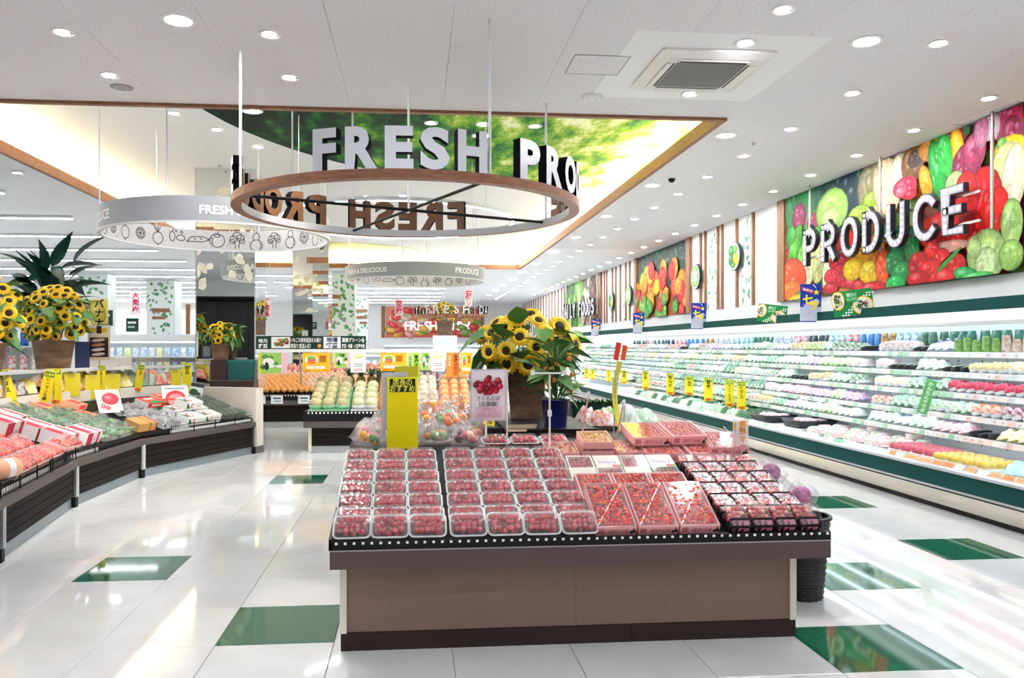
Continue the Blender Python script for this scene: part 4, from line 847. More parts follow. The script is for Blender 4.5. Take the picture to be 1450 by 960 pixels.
for i in range(4):
    a, d, n, L = seg(i); ang = math.atan2(d.y, d.x)
    for k in range(4):
        b = MB(); b.box(.04, -.005, 0, L-.04, .03, .064, M_PLANK); b.obj('plank', island, (a.x, a.y, .105+.07*k), (0, 0, ang))
for i in range(5):
    p = offp(i, -.012); b = MB(); b.box(-.03, -.02, .1, .03, .03, .39, M_ALU); b.box(-.008, -.025, .1, .008, -.02, .39, M_GREY); b.box(-.03, -.01, 0, .03, .03, .1, M_BLACK); b.obj('post', island, (p.x, p.y, 0), (0, 0, math.atan2(seg(min(i, 3))[1].y, seg(min(i, 3))[1].x)))
M_RAILG = mat('rail grey brown', '5a5250', .5, spec=.3)
band(-.035, .45, .06, .45, .07, M_RAILG).obj('front_rail', island)
band(.02, .5, 1.1, .85, .03, M_BLACK).obj('deck', island)
band(1.1, .98, 1.14, .98, .98, M_BEIGE).obj('back_wall', island)
band(1.14, .95, 1.7, 1.05, .03, M_BLACK).obj('upper_deck', island)
M_SHELF = mat('upper shelf', 'e9e6e2', .3)
for i in range(1, 4):
    bb = band(1.12, 1.25, 1.55, 1.25, .025, M_SHELF, i, i+1) if i < 3 else None
    if bb: bb.obj('upper_shelf', island)
a, d, n, L = seg(3); e = a+d*L
b = MB(); b.T = Matrix.Translation((a.x, a.y, 0)) @ Matrix.Rotation(math.atan2(d.y, d.x), 4, 'Z'); b.box(.0, 1.12, 1.225, 1.5, 1.55, 1.25, M_SHELF); b.obj('upper_shelf', island)
band(1.1, 1.262, 1.125, 1.262, .04, mat('shelf edge rail', 'dcdcda', .25, metal=.3), 1, 4).obj('shelf_edge', island)
for t in ((1, 0), (2, 0), (2, .9), (3, .2), (3, 1.4), (3, 2.1)):
    a, d, n, L = seg(t[0]); q = a+d*t[1]+n*1.13 if t[1] else offp(t[0], 1.13); MB().cyl((q.x, q.y, .97), (q.x, q.y, 1.23), .014, M_CHROME).obj('shelf_post', island)
# beige end panel
a, d, n, L = seg(3); ang = math.atan2(d.y, d.x)
b = MB(); b.box(L+.02, -.02, .1, L+.2, 1.12, .93, M_BEIGE); b.box(L+.015, -.025, 0, L+.205, 1.12, .1, mat('grey plinth', '6a6462', .5)); b.obj('end_panel', island, (a.x, a.y, 0), (0, 0, ang))
# wire fence of the deck
M_WIRE = mat('black wire', '1a1a1c', .4)
def fence(i, t0, t1, label):
    a, d, n, L = seg(i+1); o = thing('wire_fence', label, 'fence', (a.x, a.y, .45), math.atan2(d.y, d.x)); b = MB()
    for z in (.015, .1): b.cyl((t0, .0, z), (t1, .0, z), .005, M_WIRE, 6)
    k = t0
    while k <= t1: b.cyl((k, .0, 0), (k, .0, .1), .0024, M_WIRE, 4); k += .036
    b.obj('grid', o); MB().box(t0, .012, .002, t1, .015, .05, M_WHITE).obj('price_strip', o)
    for k in range(int((t1-t0)/.42)+1): MB().cyl((t0+.42*k, -.004, 0), (t0+.42*k, -.004, .115), .006, M_BLACK, 6).obj('upright', o)
fence(0, 0, 1.85, 'black wire fence at the very front of the left island'); fence(1, 0.02, .55, 'black wire fence before the red and white cartons'); fence(0, 1.2, 1.95, 'black wire fence before the net bags of small red tomatoes')
fence(2, .5, 2.15, 'long black wire fence before the white cartons and cucumbers')
def on(i, t, o, dz=0, tilt=True):
    a, d, n, L = seg(i+1); q = a+d*t+n*o; return (q.x, q.y, .502+.324*max(0, o-.02)+dz), math.atan2(d.y, d.x)
TILT = math.atan(.324)
def rotz(ang, tilt=TILT, extra=0): return (Matrix.Rotation(ang+extra, 4, 'Z') @ Matrix.Rotation(tilt, 4, 'X')).to_euler()
# long trays of small red tomatoes under net
M_TOM = [mat('tomato a', 'e8584e', .35), mat('tomato b', 'f08a78', .35), mat('tomato c', 'd8403c', .35)]
def tomato_tray(seed):
    o = thing('tomato_tray', '', 'tray'); r = random.Random(seed); b = MB()
    MB().loft([(.3, .2, 0, .02), (.32, .22, .05, .025), (.3, .2, .05, .02), (.29, .19, .012, .02)], mat('tomato tray', 'd8a49c', .4), k=2).obj('tray', o)
    for x in range(9):
        for y in range(6): b.sph((-.13+.0325*x+r.uniform(-.006, .006), -.08+.032*y+r.uniform(-.006, .006), .05+.035*(1-abs(x-4)/6)*(1-abs(y-2.5)/4)+r.uniform(-.006, .006)), .019, r.choice(M_TOM), 7, 5)
    stuff(b.obj('tomatoes', o)); q = MB(); q.pillow(.31, .21, .105, film('pink net', .14, 'f4b8b0', .4, .6, 220), seed, 6, .04); q.obj('net_film', o, (0, 0, .03)); return Proto(o)
tp = tomato_tray(1)
spots = [(0, .55+.34*k, .13+.235*j) for j in range(3) for k in range(4)]+[(1, .13, .16)]
for k, (i, t, o_) in enumerate(spots):
    p_, an = on(i, t-.06*(o_ > .3), o_, .004); tp.put(p_, rot=rotz(an), label='tray of small red tomatoes under pink net, %s from the front and %s along' % (nth(min(2, int((o_-.1)/.235))), nth(k % 4 if i == 0 else 4)), group='net covered tomato trays at lower left')
o = thing('wrapped_melon_half', 'pale orange wrapped roll lying on the front tomatoes at far left', 'vegetable', (-3.0, 6.1, .62), rot=(0, R(90), R(75)))
MB().lathe([(.02, -.13), (.06, -.125), (.075, -.1), (.075, .1), (.06, .125), (.02, .13)], mat('peach wrap', 'f4b088', .35), n=18).obj('body', o); MB().lathe([(.0765, -.02), (.0765, .04)], M_WHITE, n=18, caps=(False, False)).obj('paper_band', o)
# red and white cartons
def carton(name, label, w, d, h, loc, ang, deco, m=None, rot=None, group=None):
    o = thing(name, label, 'box', loc, ang, group, rot); b = MB(); b.box(-w/2, -d/2, 0, w/2, d/2, h, m or M_WHITE); b.obj('carton', o)
    p = Pr(.0004); deco(p, w, h); p.obj('front_print', o, (0, -d/2, 0)); p = Pr(.0004); deco(p, w, d); p.obj('top_print', o, (0, -d/2, h), (R(-90), 0, 0)); return o
def rw(p, w, h): p.rect(-w*.5, h*.02, -w*.12, h*.98, 'e0304c'); p.rect(w*.2, h*.02, w*.38, h*.98, 'e0304c'); p.text('トマト', 0, h*.3, h*.32, 'e0304c', .02, w=w*.3)
def cart(i, t, o_, dz, w, d, h, label, deco, m=None, name='carton_box', group=None, ex=0, tilt=TILT):
    p_, an = on(i, t, o_, dz); return carton(name, label, w, d, h, p_, 0, deco, m, rotz(an, tilt, ex), group)
for k, (t, o_, l) in enumerate(((.2, .5, 'behind the net tomato trays, second row'), (.24, .78, 'farthest back beside the leafy bags'), (.58, .2, 'at the fence corner nearest the leafy bags'), (.22, .26, 'between net tomatoes and the corner box'), (-.12, .62, 'at left edge behind the tomato trays'))):
    cart(1, t, o_, .004, .32, .24, .13 if k != 4 else .17, 'red and white tomato carton '+l, rw)
# bags of leafy greens
M_LF = mat('leafy green', '4f8a4a', .5, c2='8cb888', ns=30); M_LF2 = mat('leafy dark', '2f6a36', .5, c2='4f8a50', ns=26)
def leafy(seed):
    o = thing('leafy_bag', '', 'bag'); r = random.Random(seed); b = MB()
    for k in range(44):
        x, y = r.uniform(-.12, .12), r.uniform(-.13, .08); q = leafpoly(.09, .028); a = r.uniform(0, 6.3); e = r.uniform(-.5, .9)
        z = .02+r.uniform(0, .065)*(1-abs(x)/.2); b.add([(x+p[0]*math.cos(a)-p[1]*math.sin(a), y+p[0]*math.sin(a)+p[1]*math.cos(a), z+p[1]*e*.6+abs(p[0])*.4) for p in q], [tuple(range(8))], r.choice((M_LF, M_LF2)))
    stuff(b.obj('leaves', o)); q = MB(); q.pillow(.28, .36, .12, film('leaf bag', .05, 'f2f6f0', .2, .8, 26), seed, 7, .16); q.obj('film_bag', o); return Proto(o)
lp = [leafy(s_) for s_ in (1, 2, 3)]
k = 0
for j, o_ in enumerate((.2, .46, .72, .95)):
    for t in [.95, 1.18, 1.42] if j == 0 else [.72, .98, 1.24, 1.5] if j == 1 else [.5, .78, 1.05, 1.3] if j == 2 else [.3, .6, .9]:
        p_, an = on(1, t, o_, .006); lp[k % 3].put(p_, rot=rotz(an, TILT, rn.uniform(-.2, .2)), label='clear bag of green leaf vegetables, %s row from the front and %s from the left' % (nth(j), nth(int(t*4))), group='bags of leafy greens on the left island'); k += 1
# pink and orange gift boxes, peach card, brown boxes
def pinkbox(p, w, h): p.rect(-w*.5, 0, w*.5, h, 'f2b08a'); p.rect(-w*.3, h*.15, w*.3, h*.85, 'e85058')
for k, (t, o_) in enumerate(((1.62, .62), (1.66, .86), (1.86, .72), (1.4, .98))): cart(1, t if t < 1.7 else 1.7, o_+(.06 if t > 1.7 else 0), .006+(.07 if t > 1.7 else 0), .24, .2, .06, 'orange edged box with red lid square, %s of the pile behind leafy bags' % nth(k), pinkbox, mat('box peach', 'f2b894', .5))
p = Pr(.0005); p.rect(-.14, 0, .14, .34, 'fbf3ec'); p.blob(.02, .2, .1, .09, 'e8505a'); p.blob(-.08, .1, .03, .04, 'f08a8a'); p.blob(-.03, .07, .03, .035, 'e86a70'); p.rect(-.1, .29, .1, .3, 'c8a89a')
p_, an = on(2, .2, .62, .03); board('peach_card', 'white picture card with a red peach leaning behind brown boxes', 'sign', .28, .34, p, p_, 0, None, .004, rot=(Matrix.Rotation(R(38), 4, 'Z') @ Matrix.Rotation(R(-38), 4, 'X')).to_euler())
def gold(p, w, h): p.rect(-w*.5, 0, w*.5, h, 'c89a5a'); p.rect(w*.1, 0, w*.16, h, 'a8302c'); p.rect(w*.42, 0, w*.5, h, 'a8302c')
cart(2, .16, .17, .006, .3, .22, .1, 'brown carton with thin red bands at the island bend', gold, mat('kraft', 'c79a5e', .6))
# silvery bags of dark vegetables
M_EGG = mat('aubergine', '2a2230', .25)
def dark_bag(seed):
    o = thing('vegetable_bag', '', 'bag'); r = random.Random(seed); b = MB()
    for k in range(5): b.sph((r.uniform(-.08, .08), r.uniform(-.09, .09), .032), .03, M_EGG, 8, 6, (1, 1.9, .9), (0, 0, r.uniform(-.7, .7)))
    stuff(b.obj('aubergines', o)); q = MB(); q.pillow(.26, .3, .09, film('silver bag', .2, 'f0f2f4', .1, .9, 22), seed, 7, .2); q.obj('film_bag', o); return Proto(o)
dp = [dark_bag(4), dark_bag(5)]; k = 0
for t, o_ in ((.5, .18), (.7, .12), (.42, .42), (.66, .4), (.38, .66), (.62, .64), (.86, .36)):
    p_, an = on(2, t, o_, .006); dp[k % 2].put(p_, rot=rotz(an, TILT, rn.uniform(-.3, .3)), label='glossy clear bag of dark aubergines, %s in the heap right of the brown carton' % nth(k), group='bags of dark aubergines on the left island'); k += 1
# white cartons with red round mark
def wc(p, w, h): p.poly([(-w*.5, h), (-w*.5, h*.2), (-w*.24, h*.2)], '2a7a4a'); p.ell(-w*.14, h*.5, h*.3, h*.3, 'e0404a'); p.ell(-w*.11, h*.5, h*.19, h*.2, 'f4f4f2'); p.rect(w*.08, h*.55, w*.42, h*.62, 'b8d0c0'); p.rect(w*.08, h*.36, w*.36, h*.43, 'b8d0c0')
for k, (t, o_, dz) in enumerate(((1.02, .15, .004), (1.36, .15, .004), (1.06, .4, .004), (1.4, .4, .004), (1.22, .34, .12))):
    cart(2, t, o_, dz, .31, .2, .105, 'white carton with a red ring mark, %s of the stack by the cucumbers' % nth(k), wc)
def redc(p, w, h): p.rect(-w*.5, 0, w*.5, h, 'ea4a3a'); p.poly([(-w*.5, 0), (w*.5, 0), (w*.1, h*.5)], '2a8a54'); p.rect(-w*.3, h*.6, w*.2, h*.8, 'f4e8e0')
cart(2, .95, .72, .004, .34, .22, .1, 'bright red and green carton behind the white cartons', redc); cart(2, 1.3, .82, .004, .3, .2, .1, 'red and green carton farthest back on the bend', redc)
p = Pr(.0005); p.rect(-.17, 0, .17, .2, 'fbf6f2'); p.ell(0, 0.02, .13, .11, 'f04a54', n=20); p.ell(0, .0, .1, .085, 'f4a0a0', n=20); p.rect(-.17, -.001, .17, .02, 'ea4a3a'); p.rect(-.13, .15, .12, .165, '8aa8b0')
p_, an = on(2, 1.28, .58, .13); board('watermelon_card', 'white card with a red half round fruit picture above white cartons', 'sign', .34, .2, p, p_, R(35), None, .004, rot=(R(-20), 0, R(30)))
# cucumbers in bags
M_CUC = mat('cucumber skin', '34583a', .35, c2='1f3c28', ns=30)
def cuc(seed):
    o = thing('cucumber_bag', '', 'bag'); r = random.Random(seed); b = MB()
    for k in range(3): b.sph((-.035+.035*k, r.uniform(-.02, .02), .022), .019, M_CUC, 7, 7, (1, 6.2, 1), (0, 0, r.uniform(-.05, .05)))
    b.obj('cucumbers', o); MB().loft([(.11, .25, .003, .02), (.125, .28, .022, .03), (.1, .26, .045, .03)], film('cuc bag', .06, 'eef4ee', .12, .5, 30), k=2).obj('film_bag', o); return Proto(o)
cp = cuc(1); k = 0
for o_ in (.16, .42, .66):
    for q in range(4):
        for lay in range(2):
            p_, an = on(2, 1.66+.135*q, o_, .004+lay*.05); cp.put(p_, rot=rotz(an, TILT, rn.uniform(-.12, .12)), label='clear bag of dark green cucumbers, %s from the left in the %s row, %s layer' % (nth(q), nth(int(o_*4)), ('lower', 'upper')[lay]), group='bagged cucumbers at the end of the left island')
# goods on the upper deck behind the rail
UP = [good('bag', 'f6dc4a', 'f4ecc0', None), good('bag', 'f0b8a8', 'd8605a', None), good('bag', 'e8ece4', 'a8c8a0', None), good('bag', 'f4d8b8', 'f0a050', None), good('bag', 'e4e0dc', '6a5a60', None)]
for i, L0, L1 in ((1, .1, 1.6), (2, 0, 2.1)):
    t = L0; k = 0
    while t < L1:
        for r_ in range(2):
            a, d, n, L = seg(i+1); q = a+d*t+n*(1.27+.26*r_); z = .955+.18*(1.27+.26*r_-1.14)
            me = UP[(int(t*3.3)+r_) % 5 if i == 1 else (3, 0, 0, 2, 1)[int(t*2.4) % 5]]
            o = link('vegetable_bag', me, None, (q.x, q.y, z+.012), rotz(math.atan2(d.y, d.x), .12, rn.uniform(-.3, .3))); o.scale = (1.7, 1.25, 1.5)
            tag(o, 'vegetable bag on upper deck %s, %s from left, %s rank' % ('left of the bend' if i == 1 else 'right of the bend', nth(k), ('front', 'back')[r_]), 'bag', 'bags on the upper deck of the left island')
        k += 1; t += .21
# yellow cards hanging from the shelf edge
def edge_pt(u): # u = 0..1 first stretch, 1..2 second
    a, b_ = (offp(2, 1.085), offp(3, 1.085)) if u < 1 else (offp(3, 1.085), offp(4, 1.085)); return a+(b_-a)*(u % 1 if u < 2 else .999)
def edge_card(u, w, h, txt, lean, l, wide=False, dz=0):
    q = edge_pt(u); 
    if wide:
        o = thing('yellow_card', l, 'sign', (q.x, q.y, 1.2-h+dz), R(25)); MB().box(-w/2, 0, 0, w/2, .003, h, mat('yellow card', 'f2dc28', .5)).obj('card', o); MB().box(-.05, -.004, h-.05, .03, 0, h+.02, M_CLEAR).obj('clip', o)
    else: strip_card('hanging_price_card', l, (q.x, q.y-.012, 1.285-h+dz), w, h, txt, 0, rot=(R(lean*.4), R(lean), R(22)))
edge_card(.55, .13, .42, 'レタス', -14, 'yellow price card leaning left of the leftmost sunflower pot base'); edge_card(.86, .12, .44, 'ピーマン各種', 12, 'narrow yellow price card slanting below left sunflower pot', dz=-.03)
edge_card(1.0, .17, .42, '三島の甘みとうもろこし', 0, 'broader yellow price card with curling foot under left sunflower pot', dz=-.02)
edge_card(1.11, .17, .28, '', 0, 'plain yellow card right of the curling price card', True); edge_card(1.24, .17, .3, '', 0, 'plain yellow card left of the middle price card', True, -.03); edge_card(1.3, .1, .34, '甘長とうがらし', 0, 'yellow price card between the pair of plain yellow cards'); edge_card(1.38, .17, .3, '', 0, 'plain yellow card right of the middle price card', True, -.03)
edge_card(1.56, .09, .36, 'なす', 8, 'slim yellow card above the aubergine bags'); edge_card(1.87, .14, .38, '', 0, 'plain yellow card above the red carton', True); edge_card(1.97, .13, .36, '胡瓜', 0, 'yellow price card above the cucumbers')
for u, w, h, l in ((.3, .16, .36, 'folded yellow card at left edge of the shelf'),): edge_card(u, w, h, '', 0, l, True)
p = Pr(.0005); p.rect(-.1, 0, .1, .2, 'e8e8ea'); p.rect(-.1, .15, .1, .2, '3a3a48'); p.ell(-.02, .07, .06, .05, '2f5a34'); p.ell(.05, .05, .03, .03, '4a4a52'); p.rect(-.1, 0, -.075, .2, 'e8d830')
p_, an = on(2, 1.92, .8, .05); board('recipe_card', 'small dark and white picture card above cucumbers', 'sign', .2, .2, p, p_, 0, None, .004, rot=(R(-10), R(12), R(15)))

# ---------------------------------------------------------------- flowers and plants
M_PET = mat('sunflower petal', 'ffd81e', .5, c2='ffc808', ns=8); M_SEED = mat('seed disc', '2a180c', .7, bump=.5, ns=90); M_PLF = mat('sunflower leaf', '5f9448', .45, c2='3f7a38', ns=8); M_POT = mat('brown fabric pot', '8a6a50', .6, c2='664c3a', ns=5, stretch=(1, 1, 3)); M_SOIL = mat('soil', '2a2018', .9)
M_DRAC = mat('dracaena leaf', '1f5040', .35, c2='12382e', ns=6); M_PEPL = mat('pepper plant leaf', '6f9a5a', .4, c2='4f7a44', ns=7)
def petals_mesh(r=.05, n=16):
    b = MB()
    for q, (ra, dz) in enumerate(((1, .0), (.86, .006))):
        for k in range(n):
            a = 2*math.pi*(k+q*.5)/n; c_, s_ = math.cos(a), math.sin(a); L = r*ra; w = r*.17
            pts = [(r*.3, -w*.5, dz), (r*.3, w*.5, dz), (L*.68, w, dz+.006), (L*.68, -w, dz+.006), (L, 0, dz-.002)]
            b.add([(x*c_-y*s_, x*s_+y*c_, z) for x, y, z in pts], [(0, 3, 2, 1), (3, 4, 2)], M_PET)
    return b.mesh('petals')
PETM = petals_mesh(); SEEDM = MB().lathe([(.023, -.004), (.023, .006), (.014, .011), (.002, .012)], M_SEED, n=12).mesh('seed_disc')
def leaf_mesh(L, w, m, bend=.3, n=5):
    v = []; f = []
    for i in range(n+1):
        t = i/n; ww = w*math.sin(math.pi*min(1, t**.7*.97+.03)); z = -bend*L*t*t; v += [(-ww, L*t, z+ww*.3), (0, L*t, z), (ww, L*t, z+ww*.3)]
    for i in range(n): a = 3*i; f += [(a, a+1, a+4, a+3), (a+1, a+2, a+5, a+4)]
    return MB().add(v, f, m, True).mesh('leaf')
SLF = [leaf_mesh(.13, .042, M_PLF, .35), leaf_mesh(.1, .036, M_PLF, .1)]
def pot(o, r0, r1, h, m, rim=True):
    b = MB(); b.lathe([(r0, 0), (r1, h), (r1*1.04, h), (r1*1.04, h+.012) , (r1*.93, h+.012), (r1*.9, h-.03)] if rim else [(r0, 0), (r1, h), (r1*.94, h), (r1*.9, h-.03)], m, n=28, caps=(True, False)); b.obj('pot', o)
    MB().lathe([(.001, h-.028), (r1*.9, h-.03)], M_SOIL, n=20, caps=(False, False)).obj('soil', o)
def sunflowers(label, loc, r0, r1, h, cr, ch, nh, nl, seed, fsc=1.0, face=(-.1, -1, .35), simple=False, cz=.5):
    o = thing('potted_sunflowers', label, 'plant', loc); pot(o, r0, r1, h, M_POT); r = random.Random(seed); fv = Vector(face).normalized(); st = MB()
    cc = Vector((0, 0, h+ch*cz)); pts = []
    tries = 0
    while len(pts) < nh and tries < 4000:
        tries += 1; th = r.uniform(0, 6.3); z = r.uniform(-.75, 1); rr = math.sqrt(max(0, 1-z*z)); d = Vector((rr*math.cos(th), rr*math.sin(th), z))
        if d.dot(Vector((0, -1, .2))) < -.35: continue
        q = cc+Vector((d.x*cr, d.y*cr*.8, d.z*ch*.5))*r.uniform(.88, 1.03)
        if q.z < h+.02 or any((q-e).length < .07*fsc for e, _ in pts): continue
        pts.append((q, d))
    for q, d in pts:
        nrm = (d*.75+fv*.7+Vector((r.uniform(-.25, .25), r.uniform(-.25, .25), r.uniform(-.1, .25)))).normalized(); s_ = fsc*r.uniform(.85, 1.15)
        hd = link('sunflower_head', PETM, o, q, nrm.to_track_quat('Z', 'Y').to_euler()); hd.scale = (s_,)*3; link('seed_disc', SEEDM, hd)
        st.tube([tuple(q-nrm*.006), tuple(cc*.6+q*.4-Vector((0, 0, .05))), (q.x*.2, q.y*.2, h-.02)], .004, M_STEM, 5)
    st.obj('stems', o)
    for k in range(nl):
        th = r.uniform(0, 6.3); z = r.uniform(-.9, .8); rr = math.sqrt(1-z*z); d = Vector((rr*math.cos(th), rr*math.sin(th), z)); q = cc+Vector((d.x*cr, d.y*cr*.8, d.z*ch*.5))*r.uniform(.6, .97)
        if q.z < h: q.z = h+.02
        lf = link('leaf', r.choice(SLF), o, q, (R(r.uniform(-50, 40)), R(r.uniform(-30, 30)), math.atan2(d.y, d.x)-math.pi/2+r.uniform(-.6, .6))); lf.scale = (fsc*r.uniform(.9, 1.4),)*3
    return o
def plant(name, label, loc, r0, r1, h, mpot, lm, n, cr, z0, z1, seed, up=.5, sc=(1, 1.6), cane=True, rim=True):
    o = thing(name, label, 'plant', loc); pot(o, r0, r1, h, mpot, rim); r = random.Random(seed); st = MB()
    for k in range(n):
        th = r.uniform(0, 6.3); q = Vector((r.uniform(.05, .5)*cr*math.cos(th), r.uniform(.05, .5)*cr*math.sin(th), r.uniform(z0, z1)))
        lf = link('leaf', r.choice(lm), o, q, (R(r.uniform(-10, 60)*up*2-10), R(r.uniform(-25, 25)), th-math.pi/2)); lf.scale = (r.uniform(*sc),)*3
        st.tube([tuple(q), (q.x*.25, q.y*.25, max(h-.03, q.z-.12))], .005, M_STEM, 5)
    st.cyl((0, 0, h-.04), (0, 0, z1-.03), .014 if cane else .007, mat('cane', '5a4a34', .7), 7); st.obj('stems', o); return o
# plants standing on and behind the left island
def on_shelf(i, t, o=1.34): a, d, n, L = seg(i+1); q = a+d*t+n*o; return (q.x, q.y, 1.2505)
sunflowers('sunflowers in a brown pot on the left island shelf below the big dark plant', on_shelf(2, .04, 1.36), .185, .235, .34, .36, .72, 52, 80, 3, 1.55, cz=.42)
sunflowers('sunflowers in a pot cut off by the left picture edge', on_shelf(1, .95, 1.34), .15, .19, .3, .32, .75, 30, 30, 4, 1.65, cz=.45)
sunflowers('smaller sunflower pot standing in front of the mirrored column', (-2.92, 12.335, 1.3305), .11, .145, .22, .16, .34, 26, 26, 5, 1.3, cz=.5)
o = thing('dark_cabinet', 'dark low cabinet between the left island end and mirrored column', 'cabinet', (-2.72, 12.2, 0)); MB().box(-.33, 0, .06, .32, .36, 1.0, M_DARK).obj('body', o); MB().box(-.31, .02, 0, .3, .35, .06, M_BLACK).obj('plinth', o); MB().box(-.33, -.01, 1.0, .32, .37, 1.02, M_RAILG).obj('top', o)
tag(MB().box(-.12, -.13, 0, .12, .13, .309, M_DARK).obj('riser', loc=(-2.92, 12.345, 1.0205)), 'dark riser block under the small sunflower pot', 'riser')
DL = [leaf_mesh(.55, .1, M_DRAC, .4, 7), leaf_mesh(.5, .115, M_DRAC, .12, 6), leaf_mesh(.6, .09, M_DRAC, .7, 8)]
plant('potted_dracaena', 'tall potted plant with big dark strap leaves behind the left sunflowers', (-4.86, 11.2, 0), .17, .22, .4, M_POT, DL, 46, .55, 2.0, 2.62, 6, .8, (.75, 1.1))
plant('potted_dracaena', 'dark strap leaved potted plant at the left picture edge', (-5.75, 11.0, 0), .17, .22, .4, M_POT, DL, 30, .45, 1.6, 2.3, 9, .6, (.7, 1))
# goods and signs on the island shelf
q = on_shelf(2, .42, 1.3); o = thing('storage_box', 'dark navy box on the shelf right of the left sunflower pot', 'box', q, R(24)); MB().box(-.08, -.1, 0, .08, .1, .32, mat('navy', '1c2a5a', .5)).obj('body', o); MB().box(-.085, -.105, .32, .085, .105, .335, mat('navy lid', '24346a', .5)).obj('lid', o)
q = on_shelf(2, .62, 1.22); o = thing('sign_stand', 'stand with yellow banana sign above a snack picture board on the left island', 'sign', q)
MB().cyl((0, 0, 0), (0, 0, .85), .008, M_CHROME).obj('pole', o); MB().lathe([(.06, 0), (.06, .012)], M_CHROME).obj('base', o)
p = Pr(.0005); p.rect(-.11, .56, .11, .88, 'f0e078'); p.blob(-.02, .72, .1, .15, 'e8d460', 20); p.text('バナナ', 0, .78, .12, '22222a', .03, vert=True); p.rect(-.14, .42, .14, .55, 'f4ecd8'); p.rect(-.13, .45, .1, .51, 'e8b83a'); p.rect(-.03, .44, .03, .54, '3a2a2a')
p.rect(-.14, .1, .14, .42, 'f2dcb0'); p.rect(-.115, .14, .115, .39, '3a2430')
for k in range(4): p.ell(-.01, .175+.06*k, .085, .02, ['e8d4b8', 'f0e4d0', 'c88a5a', 'e0c8a8'][k], 6)
p.obj('sign_face', o, (0, -.012, 0)); MB().box(-.11, -.01, .56, .11, -.005, .88, M_WHITE).box(-.14, -.01, .1, .14, -.005, .55, M_WHITE).obj('sign_board', o)
q = on_shelf(2, 2.03, 1.36); a, d, n, L = seg(3)
q = a+d*1.72+n*1.42; o = thing('storage_crate', 'dark teal crate standing before the mirrored column', 'crate', (-2.6, 12.38, 1.0205), 0); MB().loft([(.4, .26, 0, .02), (.44, .3, .3, .03), (.42, .28, .3, .02), (.38, .24, .02, .02)], mat('teal crate', '0f5a58', .4), smooth=False).obj('body', o); MB().ring(.0, .01, 0, .01, M_GREEN).obj('button', o, (0, -.152, .2)) if 0 else None
MB().box(-.225, -.155, .27, .225, .155, .3, mat('teal rim', '17706a', .4)).obj('rim', o)
for k in range(4): 
    q_ = a+d*(1.2+.22*k)+n*1.3; me = UP[2]; o = link('vegetable_bag', me, None, (q_.x, q_.y, 1.0), (0, 0, .3*k)); o.scale = (1.8, 1.3, 1.3); tag(o, 'pale green bag on the upper deck near the teal crate, %s from the left' % nth(k), 'bag', 'pale bags near the teal crate')
# clear glass guard standing at the bend
tag(MB().box(-.3, -.004, 0, .3, .004, .28, M_CLEAR).obj('glass_guard', loc=(-3.55, 11.2, 1.2505), rot=(0, 0, R(64))), 'clear glass guard on the shelf edge before the mirrored column', 'guard')

# ---------------------------------------------------------------- columns
M_MIR = mat('mirror', 'e4e8e6', .015, metal=1)
M_DEC = [mat('cream leaf', 'f3efdc', .5), mat('cream leaf b', 'e6e2cc', .5)]
def mcol(label, x0, x1, y0, y1, z1, planks, seed, mirror=True, dens=26):
    o = thing('mirrored_column' if mirror else 'leaf_column', label, 'column', ((x0+x1)/2, y0, 0)); w = (x1-x0)/2; m = M_MIR if mirror else mat('column white', 'eef2ee', .4)
    MB().box(-w, 0, 0, w, y1-y0, z1-.001, m).obj('shaft', o)
    for sx in (-w, w): MB().box(sx-.008, -.008, 0, sx+.008, .008, z1-.001, M_ALU).obj('corner_strip', o)
    h0, h1 = (2.4, z1) if mirror else (1.6, z1)
    b = leaf_decal(dens, w*1.9, h1-h0-.1, seed, M_DEC if mirror else M_LEAFD[:3], .2 if mirror else .17)
    stuff(b.obj('leaf_decals', o, (0, -.002, h0)))
    for px, pz, pw, ph in planks: MB().box(-w+px, -.03, pz, -w+px+pw, -.001, pz+ph, M_WOODL).obj('plank', o)
mcol('mirrored column at the far end of the left island, one wooden plank on it', -3.36, -2.46, 12.6, 13.5, ZU, [(0.0, 3.27, .27, .11)], 1, dens=34)
mcol('second mirrored column with three wooden planks behind the first', -3.02, -2.13, 20.2, 21.1, ZU, [(.35, 3.63, .54, .15), (.5, 3.35, .39, .09), (.65, 3.1, .24, .08)], 2)
mcol('white column with green leaf print right of the second mirrored column', -2.56, -1.85, 25.3, 26, ZC, [(0, 3.05, .28, .12), (0, 2.8, .2, .09)], 3, False, 60)
mcol('white leaf print column farther back beside three short planks', -3.1, -2.1, 37.4, 38.3, ZC, [(.3, 3.15, .65, .14), (.45, 2.85, .5, .12), (.6, 2.6, .35, .1)], 4, False, 40)
mcol('leaf print column far left behind the sunflowers', -10.8, -9.9, 26.6, 27.4, ZC, [(.1, 2.75, .4, .16), (.3, 2.5, .2, .1)], 5, False, 50)
mcol('leaf print column in the left hall beside red banner', -9.4, -8.45, 28.9, 29.8, ZC, [(.2, 2.75, .6, .14), (.2, 2.5, .45, .1)], 6, False, 50)

